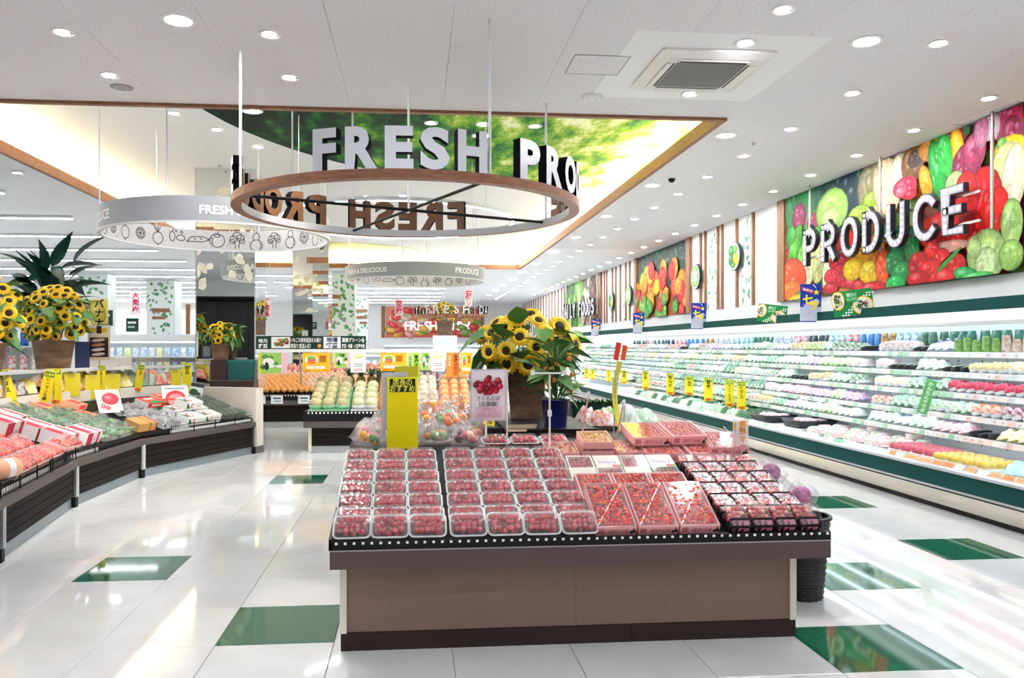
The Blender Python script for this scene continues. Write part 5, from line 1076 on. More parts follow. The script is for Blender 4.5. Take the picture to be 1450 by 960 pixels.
# ---------------------------------------------------------------- melon island
def plank_island(label, x0, x1, y0, y1, h, zt, pw=None):
    o = thing('produce_island', label, 'display', ((x0+x1)/2, y0, 0)); w = (x1-x0)/2; D = y1-y0
    MB().box(-w+.03, .03, .1, w-.03, D, zt-.02, M_GROOVE).obj('core', o); MB().box(-w+.02, .02, 0, w-.02, D, .1, M_ALU).obj('kick_strip', o)
    n = 4; ph = (h-.1)/n
    for k in range(n): MB().box(-w+.045, 0, .1+ph*k+.004, w-.045, .03, .1+ph*(k+1)-.004, M_PLANK).obj('plank', o)
    for sx in (-w, w-.045): MB().box(sx, -.01, .02, sx+.045, .04, h, M_CREAM).obj('post', o)
    MB().box(-w-.06, -.08, h, w+.06, -.02, h+.09, M_RAILG).box(-w-.06, -.02, h, w+.06, .05, h+.09, M_RAILG).obj('fascia', o)
    MB().box(-w-.06, -.08, h+.09, w+.06, -.06, zt, M_BLACK).box(-w-.06, -.06, zt-.03, w+.06, D, zt, M_BLACK).obj('deck', o)
    b = MB(); k = -w
    while k < w: b.box(k, -.083, zt-.03, k+.022, -.08, zt-.005, M_WHITE); k += .055
    stuff(b.obj('rim_slots', o)); return o
plank_island('plank fronted melon island in the middle aisle under the white rail', -1.49, .95, 11.45, 13.4, .37, .6)
M_MEL = mat('melon skin', 'cdbf94', .5, c2='b8a97c', ns=60); M_MELG = mat('green melon', 'dcd8b4', .45, c2='ccca9c', ns=30); M_GTR = mat('green foam cup', '9fdcb4', .5); M_WTR = mat('white foam cup', 'f4f4f4', .5); M_OTR = mat('orange foam cup', 'f4b080', .5); M_ORA = mat('orange fruit', 'f2a02c', .4, c2='e8b848', ns=8); M_PEA = mat('peach', 'f4e4cc', .5, c2='f2cfae', ns=14); M_PEAO = mat('apricot', 'f4bc84', .45, c2='f0a468', ns=12)
def fruit_cup(name, mf, mc, r, cup=True):
    o = thing(name, '', 'fruit'); MB().sph((0, 0, r), r, mf, 14, 9, (1, 1, .96)).obj('body', o)
    if cup: MB().lathe([(r*.5, 0), (r*.98, r*.35), (r*1.12, r*.62), (r*1.06, r*.62), (r*.9, r*.36)], mc, n=14, caps=(True, False)).obj('foam_cup', o)
    MB().cyl((0, 0, r*1.94), (0, 0, r*2.08), r*.07, M_STEM, 6).obj('stem', o); return Proto(o)
mel = fruit_cup('melon', M_MEL, M_GTR, .088); mw_ = fruit_cup('melon', M_MELG, M_WTR, .088); orr = fruit_cup('mango', M_ORA, M_OTR, .06); pw_ = fruit_cup('peach', M_PEA, M_WTR, .062); po_ = fruit_cup('apricot', M_PEAO, M_OTR, .066)
def heap(pr, x0, nx, dx, y0, ny, dy, z0, dz, label, group, base=None):
    for j in range(ny):
        for i in range(nx): pr.put((x0+dx*i+rn.uniform(-.008, .008), y0+dy*j, z0+dz*j), rn.uniform(0, 6), label % (nth(i), nth(j)), group)
    if base:
        o = thing('tiered_tray', base[0], 'tray', (x0+dx*(nx-1)/2, y0, z0)); W_ = dx*nx/2
        for j in range(ny): MB().box(-W_, dy*j-dy*.48, -z0+.6+.001, W_, dy*j+dy*.48, dz*j-.001, base[1]).obj('step', o)
heap(mel, -1.4, 3, .19, 11.56, 5, .2, .62, .07, 'netted melon in green foam cup, %s from left, %s row', 'melons in green cups', ('pale green stepped tray under the netted melons', M_GTR))
heap(mw_, -.8, 2, .19, 11.56, 4, .2, .62, .072, 'smooth pale melon in white foam, %s from the left, %s row from the front', 'melons in white cups', ('white stepped tray under the pale melons', M_WTR))
heap(orr, -.44, 3, .135, 11.55, 6, .14, .62, .07, 'orange mango left of the yellow board, %s from left, %s row', 'mangoes in foam cups', ('peach coloured stepped tray under the mangoes', M_OTR))
heap(pw_, .02, 3, .135, 11.55, 6, .14, .62, .07, 'white peach right of the yellow board, %s from left, %s row', 'white peaches in foam cups', ('white stepped tray under the white peaches', M_WTR))
heap(po_, .47, 3, .15, 11.56, 6, .15, .62, .07, 'orange apricot left of the cherry sign, %s from left, %s row', 'apricots in foam cups', ('orange stepped tray under the apricots', M_OTR))
M_PIN = mat('pineapple leaf', '3f6a34', .5, c2='24421f', ns=6); M_PINB = mat('pineapple body', 'b08a3a', .6, bump=1, ns=60, c2='7a6a2c')
def pineapple():
    o = thing('pineapple', '', 'fruit'); MB().sph((0, 0, .09), .07, M_PINB, 10, 8, (1, 1, 1.35)).obj('body', o); b = MB()
    for k in range(22):
        a = k*2.4; e = .3+.9*(k/22); L = .17; w = .014
        d = Vector((math.cos(a)*math.cos(e), math.sin(a)*math.cos(e), math.sin(e))); s_ = Vector((-math.sin(a), math.cos(a), 0))*w; p0 = Vector((0, 0, .17)); b.add([tuple(p0-s_), tuple(p0+s_), tuple(p0+d*L*.6+s_*.7), tuple(p0+d*L), tuple(p0+d*L*.6-s_*.7)], [(0, 1, 2, 3, 4)], M_PIN)
    stuff(b.obj('crown', o)); return Proto(o)
pin = pineapple()
for i in range(5):
    for j in range(2): pin.put((-1.0+.17*i, 12.62+.2*j, .602+.28), rn.uniform(0, 6), 'pineapple with dark crown behind pale melons, %s from left, %s rank' % (nth(i), ('front', 'back')[j]), 'pineapples behind the melons')
tag(MB().box(-.5, -.2, 0, .5, .25, .279, M_BLACK).obj('riser', loc=(-.66, 12.7, .6005)), 'black riser box under the pineapples', 'riser')
# white rail over the melon island
rail = thing('banner_rail', 'white overhead rail on thin posts carrying posters and a green board', 'rail', (-.6, 12.2, 0))
MB().box(-1.75, -.02, 1.44, 1.73, .02, 1.485, M_WHITE).obj('bar', rail)
for x in (-1.12, .6): MB().cyl((x, .45 if x > 0 else .22, .6 if x > 0 else .95), (x, .0, 1.44), .012, M_CHROME).obj('post', rail)
MB().cyl((1.71, 0, .6005), (1.71, 0, 1.44), .012, M_WHITE).obj('post', rail)
p = Pr(.0006); p.rect(-1.65, 0, 0, .2, '153a30'); p.rect(-1.42, .015, -1.14, .185, 'f2f2ee'); r = random.Random(2)
for k in range(14): p.blob(-1.28+r.uniform(-.09, .09), .1+r.uniform(-.05, .05), .035, .025, r.choice(['b8542c', 'd8823c', '5a8a3a', '8a2c20']), 0, 8)
p.text('いちごの産地直送をお届け', -.9, .11, .075, 'f4f4ee', .02, w=.46); p.text('朝採り直送入荷!', -.98, .02, .075, 'f4f4ee', .02, w=.3); p.ell(-.7, .05, .03, .03, 'e8a03a'); p.rect(-.64, .012, -.38, .188, 'eef0f4'); p.text('地場', -.51, .11, .085, '1c2c4a', .03); p.text('野菜', -.51, .02, .085, '1c2c4a', .03)
p.text('農家グリーン会', -.19, .11, .075, 'f4f4ee', .02, w=.34); p.text('野菜・地場・八百屋市場', -.19, .02, .07, 'f4f4ee', .02, w=.34); p.text('地元', -1.54, .1, .07, 'f4f4ee', .02, w=.16); p.text('野菜', -1.54, .02, .07, 'f4f4ee', .02, w=.16)
o = thing('header_board', 'dark green board with white Japanese lettering on the white rail', 'sign', (-.72, 12.2, 1.486)); MB().box(-1.65, 0, 0, 0, .01, .2, mat('board green', '153a30', .4)).obj('board', o); p.obj('printed_face', o)
def poster(label, x0, x1, z0, kind, seed=0, dy=-.03):
    w, h = x1-x0, 1.432-z0; p = Pr(.0005); r = random.Random(seed)
    if kind == 'orange':
        p.rect(-w/2, 0, w/2, h, 'f6c02c'); p.ell(-w*.18, h*.62, w*.24, h*.26, 'fbeedc', n=18); p.ell(-w*.18, h*.7, w*.16, h*.14, '8cc04a', n=14); p.ell(-w*.18, h*.5, w*.17, h*.12, 'f08a1c', n=14); p.rect(-w*.3, h*.58, -w*.04, h*.66, 'e05a7a'); p.rect(w*.1, h*.5, w*.34, h*.85, 'b8741c'); p.rect(-w*.36, h*.16, w*.3, h*.3, 'fbf6e8'); p.text('オレンジ', 0, h*.19, h*.1, 'e07a9a', .02, w=w*.5)
        for k in range(5): p.ell(r.uniform(-.4, .4)*w, h*.07, w*.08, h*.06, 'f09a20')
    elif kind == 'green':
        p.rect(-w/2, 0, w/2, h, '9fd06a'); p.rect(w*.3, 0, w*.5, h, 'f4c4d0'); p.rect(-w*.5, 0, -w*.4, h, 'e8e04a')
        for k in range(8): p.blob(r.uniform(-.35, .3)*w, r.uniform(.3, .9)*h, w*.1, h*.1, r.choice(['4f9a3a', '7ac04a', '2f6a2c']))
        p.ell(-w*.15, h*.55, w*.2, h*.2, 'f8f4ee'); p.ell(-w*.2, h*.35, w*.07, h*.2, '2a2a30'); p.rect(-w*.1, h*.28, w*.32, h*.4, 'fbfbf6'); p.text('新鮮', w*.1, h*.29, h*.09, '3f7a3a', .02)
    elif kind == 'card':
        p.rect(-w/2, 0, w/2, h, 'f8f6f4'); p.ell(0, h*.84, w*.36, h*.14, ['e8e28a', 'f0c490'][seed % 2], n=18); p.ell(0, h*.88, w*.26, h*.09, 'f6f2d8', n=18)
        for k in range(2): p.rect(-w*.3, h*(.4-.1*k), w*.28, h*(.45-.1*k), 'a8a4a4')
        p.rect(-w*.32, h*.06, w*.3, h*.2, 'f0c8d0')
    else:
        c, c2 = {'lime': ('c4e48a', '9cd03a'), 'amber': ('f4943c', 'e8742c')}[kind]
        p.rect(-w/2, 0, w/2, h, c); p.rect(w*.0, h*.04, w*.46, h*.96, c2); p.text('赤肉メロン' if kind == 'amber' else '青肉メロン', w*.23, h*.78, w*.3, '1c1c16', .03, vert=True); p.text('北海道産', -w*.26, h*.8, w*.2, '3a6a2c' if kind == 'lime' else 'fbe8d0', .01, vert=True)
    o = board('hanging_poster', label, 'sign', w, h, p, ((x0+x1)/2, 12.2+dy, z0), 0, None, .003)
    for sx in (-w*.35, w*.35): MB().box(sx-.01, 0, h-.01, sx+.01, .006, h+.012, M_CLEAR).obj('clip', o)
for k, a_ in enumerate(((-2.33, -1.9, 1.12, 'green', 1), (-1.67, -1.25, 1.14, 'orange', 2), (-1.2, -.96, 1.2, 'green', 3), (-.95, -.72, 1.13, 'card', 0), (-.5, -.1, 1.15, 'orange', 4), (-.09, .1, 1.03, 'lime', 0), (.12, .27, 1.16, 'green', 5), (.28, .49, 1.14, 'card', 0), (.51, .71, 1.06, 'amber', 0), (.73, .91, 1.1, 'orange', 6), (.93, 1.13, 1.16, 'card', 1))):
    x0, x1, z0, kd, sd = a_; poster({'green': 'green and pink picture poster', 'orange': 'orange fruit poster with a round seal', 'card': 'white card with a pale melon drawing', 'lime': 'lime green vertical melon banner', 'amber': 'orange vertical melon banner'}[kd]+' under the white rail, %s from left' % nth(k), x0, x1, z0, kd, sd)
# ---------------------------------------------------------------- orange display behind
plank_island('plank fronted orange and apple display behind the first mirrored column', -3.4, -.2, 15.24, 17.2, .42, .62)
o = thing('sloped_tray', 'black sloping tray under the oranges', 'tray', (-1.8, 15.3, .621)); MB().add([(-1.55, 0, 0), (1.55, 0, 0), (1.55, 1.25, .38), (-1.55, 1.25, .38), (-1.55, 1.25, 0), (1.55, 1.25, 0)], [(0, 1, 2, 3), (0, 3, 4), (1, 5, 2), (3, 2, 5, 4), (0, 4, 5, 1)], M_BLACK).obj('slope', o)
om = MB().sph((0, 0, 0), .052, mat('orange peel', 'f4a24a', .45, c2='f0b878', ns=9), 9, 7).mesh('orange'); am = MB().sph((0, 0, 0), .052, mat('pink apple', 'f2b8a0', .4, c2='f0d0b0', ns=9), 9, 7).mesh('apple')
for j in range(10):
    for i in range(26):
        x = -3.2+.107*i+.053*(j % 2); me = om if x < -2.1 and j < 8 or (j < 2 and x < -1.2) else am; z = .621+.304*(.06+.108*j)+.053+rn.uniform(0, .012)
        if x > -.75: continue
        tag(link(me.name.split('.')[0], me, None, (x+rn.uniform(-.008, .008), 15.36+.108*j, z), (0, 0, rn.uniform(0, 6))), ('pale orange' if me is om else 'pinkish apple')+' on the sloping tray, %s from the left in the %s row' % (nth(i), nth(j)), 'fruit', 'oranges behind the melon island' if me is om else 'apples behind the melon island')
for i, x in enumerate((-3.0, -2.55, -2.05)):
    p = Pr(.0006); p.rect(-.11, 0, .11, .16, 'eef2f6'); p.rect(-.07, .09, .07, .12, '50607a'); p.rect(-.05, .04, .08, .06, '8a98ac'); board('price_card', 'white price card on the orange display front, %s from the left' % nth(i), 'sign', .22, .16, p, (x, 15.13, .45), 0, None, .003)
for i in range(14):
    o = link('vegetable_bag', UP[(1, 4, 2, 1)[i % 4]], None, (-3.1+.2*i, 16.75, 1.01), (0, 0, .4*i)); o.scale = (1.8, 1.3, 1.6); tag(o, 'dark and red produce bag behind the oranges, %s from the left' % nth(i), 'bag', 'produce bags behind the oranges')
tag(MB().box(-1.5, 0, 0, 1.5, .4, .385, M_BLACK).obj('riser', loc=(-1.8, 16.58, .621)), 'black riser at the back of orange display', 'riser')

# ---------------------------------------------------------------- far background
def openrack(label, x0, x1, y0, d, h, nsh, cols, name='open_rack', canopy=M_CASEW, led=True):
    o = thing(name, label, 'shelf', ((x0+x1)/2, y0, 0)); w = (x1-x0)/2
    MB().box(-w, d-.04, 0, w, d, h, M_CASEW).obj('back', o); MB().box(-w, 0, 0, w, d, .35, mat('rack base', 'e6e2da', .5)).obj('base', o)
    for sx in (-w, w-.03): MB().box(sx, .05, .35, sx+.03, d, h, M_CASEW).obj('side', o)
    MB().box(-w, .1, h-.12, w, d, h, canopy).obj('canopy', o)
    if led: MB().box(-w+.05, .14, h-.14, w-.05, .2, h-.12, M_CASELED).obj('lamp_tube', o)
    for k in range(nsh):
        z = .35+(h-.5)*(k)/nsh; MB().box(-w, .05+.03*k, z, w, d, z+.02, M_CASEW).obj('shelf', o)
    rk = RB()
    for k in range(nsh):
        z = .37+(h-.5)*k/nsh; r = random.Random(k+int(x0*7)); x = x0+.1; i = 0; hh = (h-.5)/nsh*.62
        while x < x1-.12:
            me = r.choice(cols); 
            if led is not None and y0 < 14 and k > 1: q = link('goods_packet', me, None, (x+.06, y0+.2+.03*k, z+.0005)); q.scale = (1.2, 1.2, hh/.15); tag(q, 'snack packet on the %s shelf up behind left sunflowers, %s from left' % (nth(k), nth(i)), 'packet', 'snack packets behind the left sunflowers')
            else: rk.put(me, (x+.06-(x0+x1)/2, .2+.03*k, z+.0005), (0, 0, 0), (1.2, 1.2, hh/.15))
            x += .17; i += 1
    stuff(rk.obj('goods', o)); return o
def rackcols(*cs): return [good('pouch', a_, b_) for a_, b_ in cs]
RC1 = rackcols(('f4ece4', 'e0a080'), ('2a5ab0', '1c3f8a'), ('f0f0ee', 'd8583a'), ('f4f2ec', 'c8b090')); RC2 = rackcols(('dce8f4', '6aa0d8'), ('f0f0e0', 'e8e05a'), ('eef2f4', 'a8c0d0'))
openrack('snack shelf rack behind the left sunflower pots', -7.6, -5.35, 12.7, .5, 2.05, 4, RC1)
openrack('white open chilled rack in the left hall', -7.4, -4.3, 17.6, .8, 1.75, 4, RC2)
openrack('long white chilled rack far in the left hall', -12, -5, 24.2, .8, 1.9, 3, RC2)
o = thing('service_counter', 'plain beige counter block in the left hall', 'counter', (-6.3, 15.4, 0)); MB().box(-.75, 0, 0, .75, .8, 1.3, M_BEIGE).obj('body', o); MB().box(-.78, -.03, 1.3, .78, .83, 1.34, M_CASEW).obj('top', o)
openrack('far chilled rack below the fish mural', -1.5, 4.0, 40.5, .9, 1.7, 3, rackcols(('f0e8ec', 'b080c0'), ('e8f0ec', '50a890'), ('f4e0d8', 'e08a5a')))
openrack('chilled rack in the middle distance behind the melon posters', -2, 3.4, 20.3, .8, 1.42, 3, rackcols(('f4e8ec', 'e88aa0'), ('eaf2ee', '8ac0a8'), ('f2ecf4', 'a890c8')))
openrack('low chilled rack right of the far fish rack', 3.0, 4.6, 26.8, 1.0, 1.55, 3, rackcols(('e4eef0', '90b0b8'), ('f4f4f4', 'c0d8c0')))
o = thing('wall_mural', 'photo mural of sliced meat and fruit on the far wall behind FRESH FISH letters', 'mural', (1.1, 43.98, 2.05)); MB().box(-2.6, -.03, 0, 2.6, 0, 1.7, M_WHITE).obj('panel', o)
p = Pr(.001); p.grad(-2.6, 0, 2.6, 1.7, 'e86a50', 'f4a080'); r = random.Random(4)
for k in range(90): x, y = r.uniform(-2.4, 2.4), r.uniform(.15, 1.5); p.blob(x, y, .3, .16, r.choice(['f45a48', 'f8b0a0', 'fad0b8', 'f04a4a', 'f8c050', '8aba4a', 'faf0e4']), r.uniform(-40, 40))
p.obj('printed_face', o, (0, -.031, 0))
for sx in (-2.75, 2.75): tag(MB().box(-.1, -.06, 0, .1, 0, 1.75, M_WOODL).obj('wall_post', loc=(1.1+sx, 43.999, 2.03)), 'wooden wall post at the %s edge of the far meat mural' % ('left' if sx < 0 else 'right'), 'post')
o = thing('wall_sign', 'white FRESH FISH channel letters on the far wall', 'sign', (1.3, 43.9, 2.45))
for i, ch in enumerate('FRESH FISH'):
    if ch != ' ': link('letter', letter3d(ch, .5, .05, mat('channel letter', 'fbfbfa', .4, emit=.4), M_GREY, M_GREY, .02).mesh('letter'), o, (-1.62+.36*i, 0, 0))
M_RED = 'd8405a'
for txt, x, y, z0, h, w, l in (('漬物', 1.4, 20, 2.55, .42, .2, 'right of the far grey ring sign'), ('豆腐', -.35, 19.8, 2.3, .4, .2, 'below left of the far grey ring sign'), ('特売品', -3.5, 19.3, 2.2, .5, .22, 'left of the second mirrored column'), ('大売出', -9.3, 27.5, 2.6, .8, .34, 'in the left hall')):
    p = Pr(.0006); p.rect(-w/2, 0, w/2, h, 'fbeef0'); p.text(txt, 0, h-h/len(txt)*.85, h/len(txt)*.85, M_RED, .05, vert=True, w=w*.9)
    o = board('hanging_banner', 'white hanging banner with red characters '+l, 'sign', w, h, p, (x, y, z0), 0, None, .004); zc = ZU if y < 23 and x > -5 else ZC
    for sx in (-w*.4, w*.4): MB().cyl((sx, .002, h), (sx, .002, zc-z0), .003, M_ROD, 5).obj('cord', o)
# entrance window with timber brace far left, dark menu boards
o = thing('window_frame_brace', 'brown timber posts with slanting brace before bright far left window', 'frame', (-13.0, 43.4, 0)); b = MB()
for x in (-.6, .9): MB().box(x, 0, 0, x+.22, .2, 3.8, M_WOODL).obj('post', o)
MB().cyl((-.9, .1, 3.3), (.95, .1, 1.9), .1, M_WOODL, 6).obj('brace', o)
w1 = struct(MB().box(-16, -.02, .9, -9.5, 0, 3.5, mat('bright window', 'f4f8fa', .3, emit=1.1)).obj('window_1', loc=(0, 43.99, 0)))
for x, z, w, h, l in ((-9.85, 2.2, .5, .5, 'beside the far left leaf column'), (-9.0, 2.0, .4, .45, 'under the left hall banner'), (-4.9, 2.4, .3, .35, 'between the columns of the left hall')):
    p = Pr(.0006); p.rect(-w/2, 0, w/2, h, '22443a'); p.rect(-w*.35, h*.6, w*.3, h*.75, 'e8efe8'); p.rect(-w*.35, h*.3, w*.2, h*.42, 'b8d0c4'); o = board('menu_board', 'small dark green hanging board '+l, 'sign', w, h, p, (x, 26.3, z), 0, None, .01)
    for sx in (-w*.4, w*.4): MB().cyl((sx, .005, h), (sx, .005, ZC-z), .004, M_ROD, 5).obj('cord', o)
sunflowers('tiny distant sunflower pot before the far fish mural', (1.33, 33.4, 2.0), .3, .36, .6, .45, .8, 22, 16, 8, 2.6)
tag(MB().box(-.5, -.4, 0, .5, .4, 1.999, M_CASEW).obj('display_plinth', loc=(1.33, 33.4, 0)), 'white plinth under the distant sunflower pot', 'plinth')
# ---------------------------------------------------------------- cherry display table in the foreground
def dz(y): return .575+(min(y, 5.15)-3.8)*.225
SL = math.atan(.225)
M_FP = mat('brown panel', '84685c', .55, c2='8f7264', ns=160); M_KB = mat('dark kick', '362825', .6, spec=.2); M_FAS = mat('fascia brown', '524140', .45, c2='5c4a4a', ns=160, spec=.3)
tb = thing('display_table', 'brown fronted cherry display table in the foreground', 'display', (0, 4, 0))
MB().box(-.34, 0, .09, .83, .02, .5, M_FP).obj('front_panel', tb); MB().box(.832, 0, .09, 1.98, .02, .5, M_FP).obj('front_panel', tb)
for x0, x1 in ((-.36, .48), (.482, 1.12), (1.122, 2.0)): MB().box(x0, -.012, .0, x1, .02, .088, M_KB).obj('kick_board', tb)
for x in (-.365, 1.97): MB().box(x, -.014, .088, x+.034, .03, .46, M_CREAM).obj('corner_post', tb)
for x in (-.355, 1.975): MB().box(x, .02, 0, x+.02, 3.9, .5, M_FP).obj('side_panel', tb)
b = MB(); b.box(-.395, -.2, .46, 2.09, -.18, .545, M_FAS); b.box(-.395, -.18, .46, -.375, 3.95, .545, M_FAS); b.box(2.07, -.18, .46, 2.09, 3.95, .545, M_FAS); b.box(-.375, -.18, .46, 2.07, .01, .475, M_FAS); b.obj('fascia', tb)
MB().box(-.396, -.203, .545, 2.091, -.17, .551, mat('fascia edge', '9a8e90', .3)).obj('edge_trim', tb)
b = MB(); b.add([(-.39, -.18, .55), (2.085, -.18, .55), (2.085, 1.15, dz(5.15)-.02), (-.39, 1.15, dz(5.15)-.02), (2.085, 3.95, dz(9)-.02), (-.39, 3.95, dz(9)-.02), (2.085, 3.95, .5), (-.39, 3.95, .5), (-.39, -.18, .5), (2.085, -.18, .5)],
      [(0, 1, 2, 3), (3, 2, 4, 5), (5, 4, 6, 7), (0, 3, 5, 7, 8), (1, 9, 6, 4, 2), (0, 8, 9, 1)], M_BLACK); b.obj('deck', tb)
b = MB(); b.box(-.395, -.2, .551, 2.09, -.185, .592, M_BLACK); b.obj('tray_rim', tb); b = MB(); x = -.37
while x < 2.07: b.box(x, -.203, .578, x+.012, -.2, .589, M_WHITE); x += .042
stuff(b.obj('rim_slots', tb))
b = MB(); b.add([(-.4, -.2, .55), (-.4, 1.15, dz(5.15)-.02), (-.4, 1.15, dz(5.15)+.03), (-.4, -.2, .605), (-.385, -.2, .55), (-.385, 1.15, dz(5.15)-.02), (-.385, 1.15, dz(5.15)+.03), (-.385, -.2, .605)], [(0, 3, 2, 1), (4, 5, 6, 7), (3, 7, 6, 2), (0, 4, 7, 3)], M_BLACK); b.obj('tray_side', tb)
def sheet(name, label, x, y0, y1, h, m=M_CLEAR):
    b = MB(); v = [(x+s_, y, dz(y)+d) for s_ in (-.002, .002) for y, d in ((y0, -.01), (y1, -.01), (y1, h), (y0+.06, h), (y0, h*.5))]
    b.add([(p_[0]-x, p_[1]-y0, p_[2]-dz(y0)) for p_ in v], [(0, 1, 2, 3, 4), (9, 8, 7, 6, 5), (2, 7, 8, 3), (3, 8, 9, 4), (0, 4, 9, 5), (1, 6, 7, 2)], m); return tag(b.obj(name, loc=(x, y0, dz(y0))), label, 'divider')
sheet('acrylic_divider', 'clear acrylic divider at right end of the cherry table', 2.06, 3.82, 5.1, .12)
sheet('acrylic_divider', 'clear acrylic divider left of the pink cherry boxes', .885, 3.83, 4.7, .05); sheet('acrylic_divider', 'clear acrylic divider at left end of the cherry table', -.375, 3.83, 5.1, .07)
# clamshell packs of cherries
M_CH = [mat('cherry red', 'be1c2e', .22, spec=.7), mat('cherry dark', '9a1428', .22, spec=.7), mat('cherry pink', 'd44a56', .25, spec=.7), mat('cherry pale', 'e89a80', .25, spec=.7)]
M_CHB = [mat('box cherry', 'd41c22', .2, spec=.7), mat('box cherry orange', 'e2502c', .22, spec=.7), mat('box cherry dark', 'b01420', .2, spec=.7)]
M_SHELL = film('pack shell', .07, 'fbf4f4', .1, .35, 40)
def cherries(b, w, d, z, nx, ny, r, rnd, lay=1, mats=None):
    for l in range(lay):
        for i in range(nx):
            for j in range(ny):
                b.sph((-w/2+w*(i+.5)/nx+rnd.uniform(-.55, .55)*r, -d/2+d*(j+.5)/ny+rnd.uniform(-.55, .55)*r, z+r+l*r*1.5+rnd.uniform(-.25, .45)*r), r, rnd.choice(mats or (M_CH[0], M_CH[0], M_CH[1], M_CH[2])), 8, 6)
def clam(seed):
    o = thing('cherry_pack', '', 'pack'); r = random.Random(seed); b = MB(); cherries(b, .126, .082, .006, 5, 3, .0135, r, 2); stuff(b.obj('cherries', o))
    MB().loft([(.138, .098, .001, .015), (.158, .12, .03, .02), (.168, .13, .032, .024), (.168, .13, .035, .024), (.155, .118, .037, .02), (.148, .11, .056, .02), (.13, .095, .06, .018)], M_SHELL).obj('clear_shell', o)
    MB().loft([(.158, .12, .031, .02), (.174, .136, .033, .026), (.174, .136, .035, .026), (.158, .12, .036, .02)], film('shell rim', .5, 'ffffff', .15), caps=(False, False)).obj('rim', o); return Proto(o)  # rim film whitened to give the highlights along the pack edges
cl = [clam(1), clam(2), clam(3)]
ROWY = [3.885, 4.02, 4.185, 4.35, 4.515, 4.68, 4.85]
for j, y in enumerate(ROWY):
    for i in range(7):
        x = -.295+.183*i+(.014 if i > 2 else 0)-.004*j*(1 if i < 3 else -.2); tl = SL+(R(26) if j == 0 else R(8)); s_ = 1.06
        cl[(i*2+j) % 3].put((x, y, dz(y)+(.027 if j == 0 else .0145)), rot=(tl, 0, rn.uniform(-.03, .03)), label='clear cherry pack, %s from left, %s row from front of left tray' % (nth(i), nth(j)), group='clear cherry packs at left', sc=s_)
# packs with a black sleeve
M_SLV = mat('black sleeve', '1c161a', .7, spec=.2)
def sleeve(seed):
    o = thing('cherry_pack', '', 'pack'); r = random.Random(seed); b = MB(); cherries(b, .088, .12, .006, 4, 5, .0125, r, 2, (M_CH[0], M_CH[2], M_CH[3], M_CH[1])); stuff(b.obj('cherries', o))
    MB().loft([(.088, .12, .001, .012), (.104, .138, .05, .016), (.108, .142, .053, .016), (.095, .13, .06, .014)], M_SHELL).obj('clear_shell', o)
    b = MB(); b.box(-.055, -.0745, .004, .055, -.0725, .05, M_SLV); b.add([(-.055, -.0745, .05), (.055, -.0745, .05), (.05, -.03, .064), (-.05, -.03, .064)], [(0, 1, 2, 3)], M_SLV)
    for sx in (-1, 1): b.add([(sx*.056, -.0735, .004), (sx*.056, -.0735, .052), (sx*.051, -.03, .063), (sx*.056, -.03, .004)], [(0, 1, 2, 3)], M_SLV)
    s_ = b.obj('sleeve', o); p = Pr(.0003); p.text('佐藤錦', 0, .014, .03, 'e88aa4', .02, w=.088); p.obj('lettering', s_, (0, -.0748, 0)); q = Pr(.0003); q.text('佐藤錦', 0, .008, .03, 'c86a84', .02, w=.085); q.obj('lettering', s_, (0, -.0748, .0503), (R(-72), 0, 0)); return Proto(o)
sv = [sleeve(7), sleeve(8)]
for j, y in enumerate((3.9, 4.045, 4.2, 4.355, 4.51, 4.665)):
    for i in range(4):
        x = 1.635+.118*i+.004*j; sv[(i+j) % 2].put((x, y, dz(y)+(.03 if j == 0 else .014)), rot=(SL+(R(24) if j < 1 else R(6)), 0, rn.uniform(-.04, .04)), label='cherry pack with black sleeve, %s from left, %s row of the right tray' % (nth(i), nth(j)), group='black sleeved cherry packs at right')
